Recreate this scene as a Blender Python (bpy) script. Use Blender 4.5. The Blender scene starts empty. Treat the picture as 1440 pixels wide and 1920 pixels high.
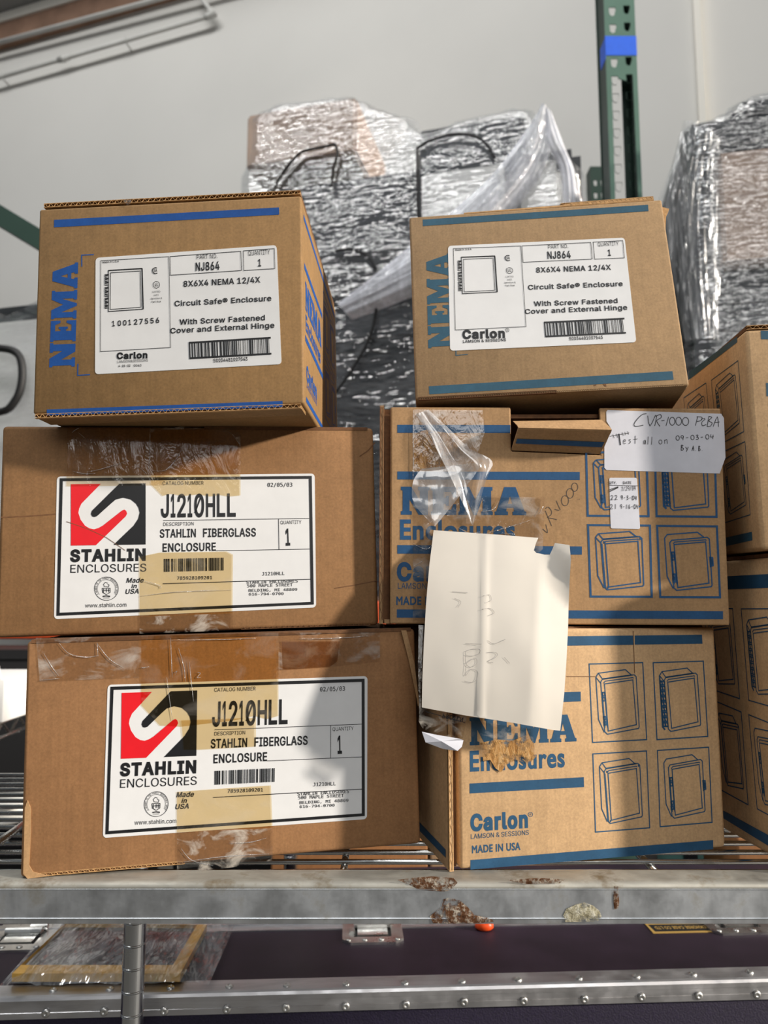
import bpy, bmesh, math, random
from mathutils import Vector, Matrix, Euler, noise
from mathutils.geometry import tessellate_polygon

scene = bpy.context.scene
COL = scene.collection
random.seed(7)
R = math.radians

# ------------------------------------------------------------------ camera, world, lights, exposure
FOCAL_PX = 1400.0                      # for the 1440 x 1920 frame
PITCH = R(6.5)
CAM = Vector((0.0, 0.0, 1.2))
FWD = Vector((0, math.cos(PITCH), math.sin(PITCH)))
RGT = Vector((1, 0, 0))
UPV = RGT.cross(FWD)

cam_data = bpy.data.cameras.new('camera')
cam = bpy.data.objects.new('camera', cam_data)
COL.objects.link(cam)
cam.location = CAM
cam.rotation_euler = (R(90) + PITCH, 0, 0)
cam_data.sensor_fit = 'VERTICAL'
cam_data.sensor_height = 24.0
cam_data.lens = FOCAL_PX / 1920.0 * 24.0
cam_data.clip_start = 0.01
cam_data.dof.use_dof = True
cam_data.dof.focus_distance = 0.73
cam_data.dof.aperture_fstop = cam_data.lens / 4.2      # a 4.2 mm pupil
scene.camera = cam

vs = scene.view_settings
vs.view_transform = 'Standard'
vs.look = 'None'
vs.gamma = 1.0
vs.use_curve_mapping = False
vs.exposure = -0.30

world = bpy.data.worlds.new('world')
scene.world = world
world.use_nodes = True
bg = world.node_tree.nodes['Background']
# daylight of the open hall: bright from above, dim near the ground
_wt = world.node_tree
_tc = _wt.nodes.new('ShaderNodeTexCoord'); _sx = _wt.nodes.new('ShaderNodeSeparateXYZ'); _cr = _wt.nodes.new('ShaderNodeValToRGB')
_mr = _wt.nodes.new('ShaderNodeMapRange'); _mr.inputs[1].default_value = -1; _mr.inputs[2].default_value = 1
_wt.links.new(_tc.outputs['Generated'], _sx.inputs[0]); _wt.links.new(_sx.outputs[2], _mr.inputs[0]); _wt.links.new(_mr.outputs[0], _cr.inputs[0])
_e = _cr.color_ramp.elements
_e[0].position = .40; _e[0].color = (.05, .05, .055, 1)
_e[1].position = .80; _e[1].color = (.62, .67, .72, 1)
_k = _e.new(.56); _k.color = (.24, .26, .28, 1)
_wt.links.new(_cr.outputs[0], bg.inputs[0])
bg.inputs[1].default_value = 0.38

def light(name, kind, loc, aim, energy, color, **kw):
    l = bpy.data.lights.new(name, kind)
    l.energy = energy
    l.color = color
    for k, v in kw.items():
        setattr(l, k, v)
    o = bpy.data.objects.new(name, l)
    COL.objects.link(o)
    o.location = loc
    o.rotation_euler = (Vector(aim) - Vector(loc)).to_track_quat('-Z', 'Y').to_euler()
    return o

SUN_AZ, SUN_EL = R(71), R(18)
sun_dir = Vector((math.sin(SUN_AZ) * math.cos(SUN_EL), -math.cos(SUN_AZ) * math.cos(SUN_EL), math.sin(SUN_EL)))
light('sun', 'SUN', tuple(sun_dir * 8), (0, 0, 0), 7.6, (1.0, 0.91, 0.80), angle=R(3.6))
light('skylight', 'AREA', (-1.4, 0.2, 6.6), (-0.9, 3.4, 2.6), 260, (1.0, 0.99, 0.97), shape='RECTANGLE', size=5.0, size_y=0.8)
light('open_door', 'AREA', (0.9, -3.6, 3.3), (0.0, 0.8, 1.2), 90, (1.0, 0.98, 0.95), shape='RECTANGLE', size=3.0, size_y=2.0)

# ------------------------------------------------------------------ helpers: points
def ray(px, py):
    return (FWD + RGT * ((px - 720.0) / FOCAL_PX) - UPV * ((py - 960.0) / FOCAL_PX))

def on_plane(px, py, p0, n):
    d = ray(px, py)
    return CAM + d * ((Vector(p0) - CAM).dot(n) / d.dot(n))

def at_y(px, py, Y):
    return on_plane(px, py, (0, Y, 0), Vector((0, 1, 0)))

def at_z(px, py, Z):
    return on_plane(px, py, (0, 0, Z), Vector((0, 0, 1)))

# ------------------------------------------------------------------ helpers: meshes
class MB:
    def __init__(s):
        s.v = []; s.f = []
    def add(s, verts, faces):
        b = len(s.v)
        s.v += [tuple(v) for v in verts]
        s.f += [tuple(i + b for i in f) for f in faces]
    def box(s, lo, hi):
        x0, y0, z0 = lo; x1, y1, z1 = hi
        s.add([(x0, y0, z0), (x1, y0, z0), (x1, y1, z0), (x0, y1, z0), (x0, y0, z1), (x1, y0, z1), (x1, y1, z1), (x0, y1, z1)],
              [(0, 3, 2, 1), (4, 5, 6, 7), (0, 1, 5, 4), (1, 2, 6, 5), (2, 3, 7, 6), (3, 0, 4, 7)])
    def tube(s, pts, r, n=10, close_ends=True):
        pts = [Vector(p) for p in pts]
        rs = r if isinstance(r, (list, tuple)) else [r] * len(pts)
        rings = []
        prev = None
        for i, p in enumerate(pts):
            t = (pts[min(i + 1, len(pts) - 1)] - pts[max(i - 1, 0)]).normalized()
            if prev is None:
                a = t.orthogonal().normalized()
            else:
                a = (prev - t * prev.dot(t)).normalized()
            prev = a
            b = t.cross(a)
            rings.append([p + (a * math.cos(2 * math.pi * k / n) + b * math.sin(2 * math.pi * k / n)) * rs[i] for k in range(n)])
        base = [v for rg in rings for v in rg]
        fs = []
        for i in range(len(rings) - 1):
            for k in range(n):
                k2 = (k + 1) % n
                fs.append((i * n + k, i * n + k2, (i + 1) * n + k2, (i + 1) * n + k))
        if close_ends:
            fs.append(tuple(range(n - 1, -1, -1)))
            fs.append(tuple((len(rings) - 1) * n + k for k in range(n)))
        s.add(base, fs)
    def prism(s, loops, f, t0, t1):
        """filled polygon (first loop outline, others holes) given by f(u, v, h), between heights t0 and t1"""
        loops = [list(l) for l in loops]
        flat = [p for l in loops for p in l]
        tri = tessellate_polygon([[Vector((p[0], p[1], 0)) for p in l] for l in loops])
        n = len(flat)
        s.add([f(p[0], p[1], t1) for p in flat] + [f(p[0], p[1], t0) for p in flat],
              [tuple(t) for t in tri] + [tuple(n + i for i in reversed(t)) for t in tri])
        b = len(s.v) - 2 * n
        k = 0
        for l in loops:
            m = len(l)
            for i in range(m):
                j = (i + 1) % m
                s.f.append((b + k + i, b + k + j, b + n + k + j, b + n + k + i))
            k += m
    def flat(s, loops, f, h):
        loops = [list(l) for l in loops]
        flat = [p for l in loops for p in l]
        tri = tessellate_polygon([[Vector((p[0], p[1], 0)) for p in l] for l in loops])
        s.add([f(p[0], p[1], h) for p in flat], [tuple(t) for t in tri])
    def build(s, name, mat, parent=None, smooth=False, M=None):
        me = bpy.data.meshes.new(name)
        me.from_pydata(s.v, [], s.f)
        me.update()
        bm = bmesh.new(); bm.from_mesh(me)
        bmesh.ops.recalc_face_normals(bm, faces=bm.faces)
        bm.to_mesh(me); bm.free()
        return link(name, me, mat, parent, smooth, M)

def link(name, me, mat, parent=None, smooth=False, M=None):
    if mat:
        me.materials.append(mat)
    if smooth:
        for p in me.polygons:
            p.use_smooth = True
    o = bpy.data.objects.new(name, me)
    COL.objects.link(o)
    if parent:
        o.parent = parent
    if M:
        o.matrix_basis = M
    return o

def rbox(name, lo, hi, r, mat, parent=None, seg=3):
    bm = bmesh.new()
    bmesh.ops.create_cube(bm, size=1)
    for v in bm.verts:
        v.co = Vector([lo[i] + (v.co[i] + .5) * (hi[i] - lo[i]) for i in range(3)])
    bmesh.ops.bevel(bm, geom=list(bm.edges), offset=r, segments=seg, affect='EDGES', profile=0.5)
    me = bpy.data.meshes.new(name)
    bm.to_mesh(me); bm.free()
    o = link(name, me, mat, parent)
    for p in me.polygons:
        p.use_smooth = True
    try:
        me.set_sharp_from_angle(angle=R(40))
    except Exception:
        pass
    return o

def tag(o, label=None, cat=None, group=None, kind=None):
    if label: o['label'] = label
    if cat: o['category'] = cat
    if group: o['group'] = group
    if kind: o['kind'] = kind
    return o

def empty(name, label, cat, M=None, group=None):
    o = bpy.data.objects.new(name, None)
    COL.objects.link(o)
    o.empty_display_size = 0.05
    if M: o.matrix_world = M
    return tag(o, label, cat, group)

# ------------------------------------------------------------------ helpers: materials
def new_mat(name):
    m = bpy.data.materials.new(name)
    m.use_nodes = True
    nt = m.node_tree
    for n in list(nt.nodes):
        nt.nodes.remove(n)
    out = nt.nodes.new('ShaderNodeOutputMaterial')
    return m, nt, out

def N(nt, kind, **kw):
    n = nt.nodes.new(kind)
    for k, v in kw.items():
        if k.startswith('_'):
            setattr(n, k[1:], v)
        else:
            n.inputs[k.replace('__', ' ')].default_value = v
    return n

def srgb(r, g, b):
    f = lambda c: (c / 255 / 12.92) if c / 255 <= 0.04045 else ((c / 255 + 0.055) / 1.055) ** 2.4
    return (f(r), f(g), f(b), 1)

def coords(nt, scale=(1, 1, 1), rot=(0, 0, 0)):
    tc = nt.nodes.new('ShaderNodeTexCoord')
    mp = N(nt, 'ShaderNodeMapping')
    mp.inputs['Scale'].default_value = scale
    mp.inputs['Rotation'].default_value = rot
    nt.links.new(tc.outputs['Object'], mp.inputs[0])
    return mp.outputs[0]

def noise_tex(nt, scale, detail=3, rough=.55, vec=None, dist=0):
    n = N(nt, 'ShaderNodeTexNoise', Scale=scale, Detail=detail, Roughness=rough, Distortion=dist)
    nt.links.new(vec if vec is not None else coords(nt), n.inputs['Vector'])
    return n.outputs['Fac']

def ramp(nt, fac, stops):
    r = nt.nodes.new('ShaderNodeValToRGB')
    e = r.color_ramp.elements
    e[0].position, e[0].color = stops[0][0], stops[0][1]
    e[1].position, e[1].color = stops[-1][0], stops[-1][1]
    for p, c in stops[1:-1]:
        k = e.new(p); k.color = c
    nt.links.new(fac, r.inputs[0])
    return r.outputs[0]

def grey(v): return (v, v, v, 1)

def mul(nt, a, b, fac=1.0):
    m = nt.nodes.new('ShaderNodeMix'); m.data_type = 'RGBA'; m.blend_type = 'MULTIPLY'
    m.inputs[0].default_value = fac
    nt.links.new(a, m.inputs[6]); nt.links.new(b, m.inputs[7])
    return m.outputs[2]

def mixc(nt, fac, a, b):
    m = nt.nodes.new('ShaderNodeMix'); m.data_type = 'RGBA'
    nt.links.new(fac, m.inputs[0])
    for s, i in ((a, 6), (b, 7)):
        if isinstance(s, tuple): m.inputs[i].default_value = s
        else: nt.links.new(s, m.inputs[i])
    return m.outputs[2]

def bump(nt, h, strength=.2, dist=.001, normal=None):
    b = N(nt, 'ShaderNodeBump', Strength=strength, Distance=dist)
    nt.links.new(h, b.inputs['Height'])
    if normal is not None: nt.links.new(normal, b.inputs['Normal'])
    return b.outputs[0]

def principled(nt, out, color=None, rough=.5, metal=0, spec=.5, normal=None):
    p = N(nt, 'ShaderNodeBsdfPrincipled', Roughness=rough, Metallic=metal)
    p.inputs['Specular IOR Level'].default_value = spec
    if isinstance(color, tuple): p.inputs['Base Color'].default_value = color
    elif color is not None: nt.links.new(color, p.inputs['Base Color'])
    if normal is not None: nt.links.new(normal, p.inputs['Normal'])
    nt.links.new(p.outputs[0], out.inputs[0])
    return p

def plain(name, col, rough=.5, metal=0, spec=.5, var=0.0, vscale=60, bmp=0.0):
    m, nt, out = new_mat(name)
    c = col; nrm = None
    if var or bmp:
        f = noise_tex(nt, vscale, 4)
        if var:
            rgb = N(nt, 'ShaderNodeRGB'); rgb.outputs[0].default_value = col
            c = mul(nt, rgb.outputs[0], ramp(nt, f, [(.3, grey(1 - var)), (.7, grey(1 + var))]))
        if bmp:
            nrm = bump(nt, f, bmp, .002)
    principled(nt, out, c, rough, metal, spec, nrm)
    return m

def cardboard(name, col, flute='x'):
    m, nt, out = new_mat(name)
    rgb = N(nt, 'ShaderNodeRGB'); rgb.outputs[0].default_value = col
    fine = noise_tex(nt, 420, 5, .7)
    mott = noise_tex(nt, 90, 3, .6)
    big = noise_tex(nt, 9, 3, .5)
    fl = noise_tex(nt, 1, 2, .5, coords(nt, (260, 260, 10)))
    c = mul(nt, rgb.outputs[0], ramp(nt, fine, [(.25, grey(.80)), (.75, grey(1.2))]))
    c = mul(nt, c, ramp(nt, mott, [(.3, grey(.92)), (.7, grey(1.08))]))
    c = mul(nt, c, ramp(nt, big, [(.3, grey(.92)), (.7, grey(1.07))]))
    c = mul(nt, c, ramp(nt, fl, [(.3, grey(.95)), (.7, grey(1.05))]))
    n1 = bump(nt, fine, .12, .0006)
    n2 = bump(nt, big, .35, .006, n1)
    n3 = bump(nt, fl, .08, .0008, n2)
    principled(nt, out, c, .72, 0, .25, n3)
    return m

def ink(name, col, worn=.12):
    m, nt, out = new_mat(name)
    rgb = N(nt, 'ShaderNodeRGB'); rgb.outputs[0].default_value = col
    fine = noise_tex(nt, 420, 5, .7)
    mott = noise_tex(nt, 60, 4, .6)
    c = mul(nt, rgb.outputs[0], ramp(nt, fine, [(.25, grey(1 - worn)), (.75, grey(1 + worn))]))
    c = mul(nt, c, ramp(nt, mott, [(.3, grey(1 - worn)), (.7, grey(1 + worn))]))
    principled(nt, out, c, .6, 0, .3)
    return m

def tape_mat(name, tint, cloud=.35, gloss=.10, cloudcol=(.78, .74, .68, 1), cscale=18, rough=.12):
    """clear packing tape: stuck parts only tint what lies below, lifted parts are cloudy, all of it is shiny"""
    m, nt, out = new_mat(name)
    tr = N(nt, 'ShaderNodeBsdfTransparent'); tr.inputs[0].default_value = tuple(c ** .5 for c in tint)   # lit and seen through, so crossed twice
    df = N(nt, 'ShaderNodeBsdfDiffuse'); df.inputs[0].default_value = cloudcol
    f = noise_tex(nt, cscale, 5, .6, coords(nt, (1, 1, 1.6)), .6)
    fac = ramp(nt, f, [(.50, grey(0)), (.74, grey(cloud))])
    mx = nt.nodes.new('ShaderNodeMixShader')
    nt.links.new(fac, mx.inputs[0]); nt.links.new(tr.outputs[0], mx.inputs[1]); nt.links.new(df.outputs[0], mx.inputs[2])
    wr = noise_tex(nt, 1, 4, .6, coords(nt, (60, 60, 22), (0, .5, 0)), .8)
    nb = bump(nt, wr, .45, .003)
    gl = N(nt, 'ShaderNodeBsdfGlossy', Roughness=rough); gl.inputs[0].default_value = (1, 1, 1, 1)
    nt.links.new(nb, gl.inputs['Normal'])
    lw = N(nt, 'ShaderNodeLayerWeight', Blend=.12)
    ad = N(nt, 'ShaderNodeMath', _operation='ADD'); ad.inputs[1].default_value = gloss + .03
    nt.links.new(lw.outputs['Facing'], ad.inputs[0])
    m2 = nt.nodes.new('ShaderNodeMixShader')
    nt.links.new(ad.outputs[0], m2.inputs[0]); nt.links.new(mx.outputs[0], m2.inputs[1]); nt.links.new(gl.outputs[0], m2.inputs[2])
    nt.links.new(m2.outputs[0], out.inputs[0])
    return m

def film_mat(name, milk=.04, gloss=.13, scale=(6, 6, 30), rot=(0, .12, 0), milkcol=(.85, .87, .9, 1), streak=.3, rough=.13, bstr=1.0):
    """stretch film: see-through, milky where it bunches, with sharp wrinkles that catch the light"""
    m, nt, out = new_mat(name)
    tr = N(nt, 'ShaderNodeBsdfTransparent'); tr.inputs[0].default_value = (.93, .94, .95, 1)
    df = N(nt, 'ShaderNodeBsdfDiffuse'); df.inputs[0].default_value = milkcol
    st = noise_tex(nt, 1, 6, .65, coords(nt, scale, rot), 1.2)
    big = noise_tex(nt, 5, 4, .6)
    fac = ramp(nt, st, [(.42, grey(milk)), (.72, grey(min(1, milk + streak)))])
    fac2 = mul(nt, fac, ramp(nt, big, [(.3, grey(.45)), (.7, grey(1.3))]))
    mx = nt.nodes.new('ShaderNodeMixShader')
    nt.links.new(fac2, mx.inputs[0]); nt.links.new(tr.outputs[0], mx.inputs[1]); nt.links.new(df.outputs[0], mx.inputs[2])
    wr = noise_tex(nt, 1, 2, .5, coords(nt, tuple(s * 2.2 for s in scale), rot), .3)
    nb = bump(nt, wr, bstr, .02)
    gl = N(nt, 'ShaderNodeBsdfGlossy', Roughness=rough); gl.inputs[0].default_value = (1, 1, 1, 1)
    nt.links.new(nb, gl.inputs['Normal'])
    m2 = nt.nodes.new('ShaderNodeMixShader')
    m2.inputs[0].default_value = gloss
    nt.links.new(mx.outputs[0], m2.inputs[1]); nt.links.new(gl.outputs[0], m2.inputs[2])
    nt.links.new(m2.outputs[0], out.inputs[0])
    return m
GLYPHS = {}
GLYPHS['R'] = {
 ' ': [188],
 '&': [448,[197,-7,129,4,78,34,45,78,34,133,42,177,68,218,111,256,229,345,256,378,262,411,253,437,232,455,197,461,164,451,143,428,137,394,147,359,181,312,438,0,364,0,111,306,85,350,76,384,78,423,91,458,115,486,149,505,191,513,235,510,266,499,295,477,315,447,323,412,317,367,291,325,261,297,140,206,107,169,98,143,99,113,109,87,128,67,160,51,193,46,230,51,265,66,301,95,325,128,344,177,349,224,408,224,403,170,391,128,374,97,333,47,305,23,280,10,243,-2]],
 '-': [453,[337,244,337,188,114,188,114,244]],
 '.': [188,[95,-4,78,-1,63,9,53,24,50,41,53,59,63,73,78,83,95,87,113,83,128,73,138,59,141,41,138,24,128,9,113,-1]],
 '/': [249,[235,533,71,-76,14,-76,178,533]],
 '0': [453,[227,-7,187,-2,151,11,120,32,95,62,74,99,60,144,51,196,48,254,51,312,60,364,75,409,95,447,121,476,151,498,187,511,227,516,267,511,302,498,333,476,358,447,379,409,393,364,402,312,405,254,402,196,393,144,379,99,359,62,333,32,302,11,267,-2],[227,50,253,53,276,63,297,80,313,103,336,168,344,254,336,341,313,405,297,429,276,446,253,456,227,460,200,456,177,446,157,429,140,405,117,341,109,254,117,168,140,103,157,80,177,63,200,53]],
 '1': [453,[76,0,76,55,391,55,391,0],[276,509,276,0,212,0,212,448,209,448,86,358,86,427,198,509]],
 '2': [453,[64,0,64,47,282,282,311,327,320,366,315,403,297,432,262,454,224,460,184,453,153,433,134,402,127,362,66,362,71,405,86,442,111,473,143,496,172,508,214,515,258,513,297,501,330,480,356,453,373,420,381,382,378,345,365,304,315,232,153,57,389,57,389,0]],
 '3': [453,[218,-7,152,2,98,30,76,50,60,74,49,101,44,132,109,132,120,97,149,68,191,52,241,51,281,64,311,88,327,123,327,165,312,202,288,226,242,244,157,248,157,273,157,299,288,452,70,452,70,509,372,509,372,461,211,278,211,289,276,286,318,271,352,246,371,222,387,186,393,145,387,103,365,58,327,23,277,1]],
 '4': [453,[40,105,40,158,247,509,311,509,109,166,109,163,413,163,413,105],[282,0,282,318,343,318,343,0]],
 '5': [453,[221,-7,159,3,108,32,73,76,60,130,122,130,127,108,138,89,154,73,179,58,215,50,257,56,298,82,320,117,328,170,317,214,286,254,262,269,241,275,211,277,180,272,150,261,128,246,98,249,67,253,96,509,366,509,366,452,151,452,134,301,172,323,209,332,255,332,294,321,328,301,360,267,379,231,389,190,391,151,385,117,374,85,350,49,318,21,289,6,257,-4]],
 '6': [453,[226,-7,182,-1,152,10,125,26,96,56,75,94,66,126,64,162,68,199,84,249,110,298,252,509,322,509,151,261,145,261,168,291,200,309,235,314,278,309,307,299,340,278,365,248,381,212,389,169,386,123,377,92,356,55,327,26,301,9,260,-4],[226,48,267,56,299,79,320,114,327,157,320,201,299,235,267,258,226,265,186,258,153,235,132,201,125,158,132,114,153,79,186,56]],
 '7': [453,[97,0,323,452,62,452,62,509,391,509,391,449,165,0]],
 '8': [453,[226,-7,156,3,101,33,80,54,64,78,55,106,52,135,59,181,81,220,113,249,153,265,105,293,79,333,70,380,73,408,82,434,101,464,137,493,184,511,226,516,269,511,315,493,350,464,370,434,379,408,382,380,373,333,347,293,300,265,339,249,372,220,393,181,401,135,398,106,388,78,373,54,352,33,296,3],[226,49,272,55,307,74,329,102,337,139,329,177,305,208,270,228,226,235,182,228,147,208,123,177,115,139,123,102,145,74,180,55],[226,290,263,296,293,313,312,341,319,376,313,410,294,437,264,454,226,460,188,454,159,437,139,410,133,376,139,341,159,313,189,296]],
 '9': [453,[226,516,260,513,301,499,328,482,356,452,377,414,386,382,389,347,385,309,368,259,343,211,200,0,130,0,301,248,307,248,284,218,252,200,218,195,175,199,137,214,106,237,83,269,71,297,64,340,65,375,72,407,90,445,117,476,152,499,192,513],[226,460,186,452,154,429,133,395,125,352,133,308,154,274,186,251,226,243,267,251,299,273,320,308,327,350,320,394,299,429,267,452]],
 'A': [480,[16,0,201,509,276,509,463,0,395,0,264,372,232,478,245,478,220,393,85,0],[110,142,110,199,370,199,370,142]],
 'B': [456,[60,0,60,509,278,506,320,495,359,469,381,442,394,410,398,374,395,344,387,320,369,297,347,280,315,267,315,262,345,255,374,237,398,210,412,181,418,146,415,108,404,75,384,45,344,18,288,3],[125,57,272,58,323,74,341,92,354,120,354,155,342,184,317,211,279,228,125,231],[125,285,245,286,283,294,308,309,323,326,333,348,336,372,333,396,323,417,291,443,252,451,125,452]],
 'C': [510,[267,-7,220,-2,177,11,138,33,104,63,77,101,57,146,44,197,40,254,52,346,63,378,86,421,115,456,150,484,177,498,220,511,267,516,314,511,357,498,388,481,421,453,443,426,463,385,473,348,408,348,389,395,357,428,315,449,267,456,223,450,174,426,143,394,120,352,106,300,105,223,116,168,144,114,175,82,213,62,256,53,292,55,332,66,366,88,393,120,408,160,473,160,463,124,448,91,428,62,402,38,373,19,341,5,305,-4]],
 'D': [502,[219,0,96,0,96,57,244,58,284,66,328,87,361,119,379,149,394,198,399,255,396,299,388,337,374,371,354,399,329,422,299,438,262,448,221,452,93,452,93,509,225,509,278,504,325,492,377,461,418,418,440,377,458,311,462,255,458,199,446,149,426,105,398,68,364,39,322,17,274,4],[125,509,125,0,60,0,60,509]],
 'E': [419,[60,0,60,509,372,509,372,452,125,452,125,286,355,286,355,229,125,229,125,57,375,57,375,0]],
 'F': [410,[60,0,60,509,369,509,369,452,125,452,125,278,346,278,346,221,125,221,125,0]],
 'G': [520,[269,-7,205,1,149,25,104,64,69,116,47,179,41,274,52,346,77,407,114,456,149,484,175,498,233,514,304,513,366,493,416,458,454,409,474,349,408,349,390,388,369,416,342,437,310,450,279,455,243,454,212,447,183,432,150,404,125,364,109,314,103,254,109,194,125,145,151,105,184,76,214,62,246,54,309,57,360,81,396,123,410,160,415,202,434,199,283,199,283,256,478,256,478,185,471,141,457,103,436,69,409,41,365,13,312,-3]],
 'H': [517,[60,0,60,509,125,509,125,289,392,289,392,509,457,509,457,0,392,0,392,232,125,232,125,0]],
 'I': [300,[31,0,31,57,118,57,118,452,31,452,31,509,269,509,269,452,183,452,183,57,269,57,269,0]],
 'J': [396,[185,-7,124,3,75,33,57,55,44,81,33,145,33,173,98,173,101,114,116,81,142,59,185,50,212,53,242,69,258,88,268,114,272,145,272,509,336,509,336,145,330,95,313,55,283,23,232,-1]],
 'K': [467,[104,145,104,216,174,303,288,426,364,509,448,509],[60,0,60,509,125,509,124,280,125,0],[372,0,188,259,228,309,449,0]],
 'L': [393,[60,0,60,509,125,509,125,57,361,57,361,0]],
 'M': [628,[60,0,60,509,152,509,280,181,322,49,307,49,342,158,476,509,568,509,568,0,504,0,506,413,507,457,513,457,471,331,342,0,286,0,167,301,112,457,119,457,120,405,122,0]],
 'N': [523,[60,0,60,509,136,509,360,156,414,55,405,54,399,163,399,509,463,509,463,0,387,0,171,342,108,452,119,454,125,298,125,0]],
 'O': [533,[267,-7,220,-2,177,11,138,33,105,63,78,101,57,146,44,197,40,254,44,311,57,362,78,407,105,445,138,475,177,498,220,511,267,516,314,511,357,498,396,475,429,445,456,407,477,362,489,311,493,254,489,197,477,146,456,101,429,63,396,33,357,11,314,-2],[267,53,300,56,330,66,358,82,383,105,403,133,418,168,427,208,430,254,427,300,418,341,403,376,383,404,358,427,330,443,300,453,267,456,234,453,203,443,175,426,151,404,131,375,116,340,107,300,103,254,107,208,116,168,131,133,151,105,175,82,203,66,234,56]],
 'P': [445,[60,0,60,509,263,507,301,500,332,487,373,455,398,411,408,359,404,304,390,265,366,233,332,207,289,191,250,186,109,186,109,242,242,243,284,250,303,260,323,277,342,319,344,355,338,389,323,418,303,435,276,447,251,451,125,452,125,0]],
 'Q': [533,[245,159,313,159,468,-48,401,-48],[267,-7,220,-2,177,11,138,33,105,63,78,101,57,146,44,197,40,254,44,311,57,362,78,407,105,445,138,475,177,498,220,511,267,516,314,511,357,498,396,475,429,445,456,407,477,362,489,311,493,254,489,197,477,146,456,101,429,63,396,33,357,11,314,-2],[267,53,300,56,330,66,358,82,383,105,403,133,418,168,427,208,430,254,427,300,418,341,403,376,383,404,358,427,330,443,300,453,267,456,234,453,203,443,175,426,151,404,131,375,116,340,107,300,103,254,107,208,116,168,131,133,151,105,175,82,203,66,234,56]],
 'R': [449,[60,0,60,509,264,507,301,501,333,489,367,465,395,424,408,374,407,319,390,271,367,240,333,217,289,203,250,198,96,198,96,255,243,255,284,262,323,285,336,306,344,331,344,367,339,393,323,420,304,436,277,447,252,451,125,452,125,0],[353,0,230,229,303,229,428,0]],
 'S': [447,[224,-9,149,1,118,14,91,31,70,52,54,77,43,105,38,137,104,137,116,98,142,71,187,53,241,50,293,63,325,87,339,108,345,126,340,166,325,186,296,205,154,249,95,281,71,307,60,326,54,348,52,383,58,413,70,440,87,463,119,488,158,506,191,513,239,515,275,511,326,493,365,463,391,424,401,378,337,378,326,412,302,437,257,456,209,458,167,448,132,423,116,387,119,352,135,330,164,311,305,266,364,233,387,209,401,185,407,155,408,128,403,99,392,72,374,48,352,27,323,11,290,-1]],
 'T': [449,[32,452,32,509,417,509,417,452,257,452,257,0,193,0,193,452]],
 'U': [517,[259,-8,216,-5,177,5,143,22,114,43,91,70,74,101,64,136,60,173,60,509,124,509,124,178,131,136,150,99,180,72,220,56,259,52,298,56,331,68,357,87,380,120,392,169,393,509,457,509,457,160,443,101,411,52,374,22,315,-2]],
 'X': [474,[18,0,217,284,217,236,29,509,104,509,201,365,243,292,232,292,259,341,374,509,446,509,259,239,259,287,456,0,382,0,271,161,230,231,244,231,221,189,91,0]],
 'Y': [472,[203,0,203,208,16,509,91,509,229,279,250,230,224,230,265,318,381,509,455,509,268,208,268,0]],
 'a': [389,[160,-9,126,-5,94,5,74,17,52,38,37,66,31,90,31,123,38,150,63,183,100,203,265,235,275,248,274,273,267,297,256,311,220,329,189,331,159,326,136,315,118,301,100,274,41,291,57,322,79,346,104,364,133,375,171,383,210,384,257,374,296,353,322,320,335,281,337,0,277,0,277,52,272,52,252,25,226,6,197,-5],[170,45,202,49,234,62,257,83,272,115,276,190,253,180,200,171,125,155,103,139,93,120,93,91,107,66,134,51]],
 'c': [396,[207,-8,170,-5,137,6,107,23,82,46,62,74,46,108,37,146,34,187,43,256,68,312,107,353,159,378,195,384,228,383,260,377,289,365,315,349,336,327,362,277,303,262,290,289,267,313,238,326,207,330,173,325,145,310,124,287,106,250,97,206,98,160,108,117,124,89,145,66,165,54,217,47,246,53,274,68,292,89,304,117,363,102,341,56,306,21,261,-1]],
 'd': [424,[195,-8,161,-5,121,10,86,37,60,74,42,120,35,160,35,218,46,270,60,303,87,340,121,366,162,381,204,384,247,375,280,353,308,319,311,509,372,509,372,0,313,0,313,59,307,59,284,27,258,7,227,-5],[205,47,250,57,284,86,305,132,312,189,305,247,284,291,251,320,205,330,157,319,124,290,103,245,96,189,103,133,124,88,158,57]],
 'e': [404,[212,-8,173,-5,127,11,90,38,61,74,43,120,35,159,35,215,46,267,74,320,106,353,157,378,205,384,243,380,273,371,307,351,331,329,350,299,363,263,370,219,371,169,75,169,75,221,338,221,310,202,307,237,298,269,278,300,257,318,229,328,189,329,159,321,135,304,116,282,101,249,96,178,102,130,118,92,151,61,187,48,229,47,258,55,278,66,294,84,306,105,365,91,345,51,311,19,266,-1]],
 'h': [410,[114,227,114,0,53,0,53,509,114,509,114,287,102,287,118,322,137,349,160,367,187,379,227,384,264,380,295,369,321,349,345,313,356,264,357,0,296,0,296,246,287,283,267,310,246,323,220,329,190,327,161,317,141,303,126,283,117,257]],
 'i': [167,[53,0,53,379,114,379,114,0],[84,443,67,446,54,455,44,468,41,483,44,499,54,512,67,521,84,524,100,521,114,512,123,499,126,483,123,468,114,455,100,446]],
 'l': [189,[139,-2,101,3,80,15,61,40,53,74,53,509,114,509,114,99,120,62,137,53,170,54,181,3]],
 'm': [610,[53,0,53,379,112,379,112,295,108,295,118,323,146,360,178,378,219,386,257,380,287,361,313,323,321,295,312,295,322,321,342,348,368,369,401,382,437,386,468,383,504,368,527,348,548,313,556,276,557,0,496,0,492,281,483,302,467,317,441,328,419,330,389,326,365,314,348,295,338,270,335,0,274,0,273,275,266,295,248,316,222,328,199,330,173,326,148,314,129,294,117,266,114,0]],
 'n': [410,[114,227,114,0,53,0,53,379,112,379,112,287,102,287,118,322,137,349,160,367,187,379,227,384,264,380,295,369,321,349,344,313,356,264,357,0,296,0,296,246,287,283,267,310,246,323,220,329,190,327,161,317,141,303,126,283,117,257]],
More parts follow.
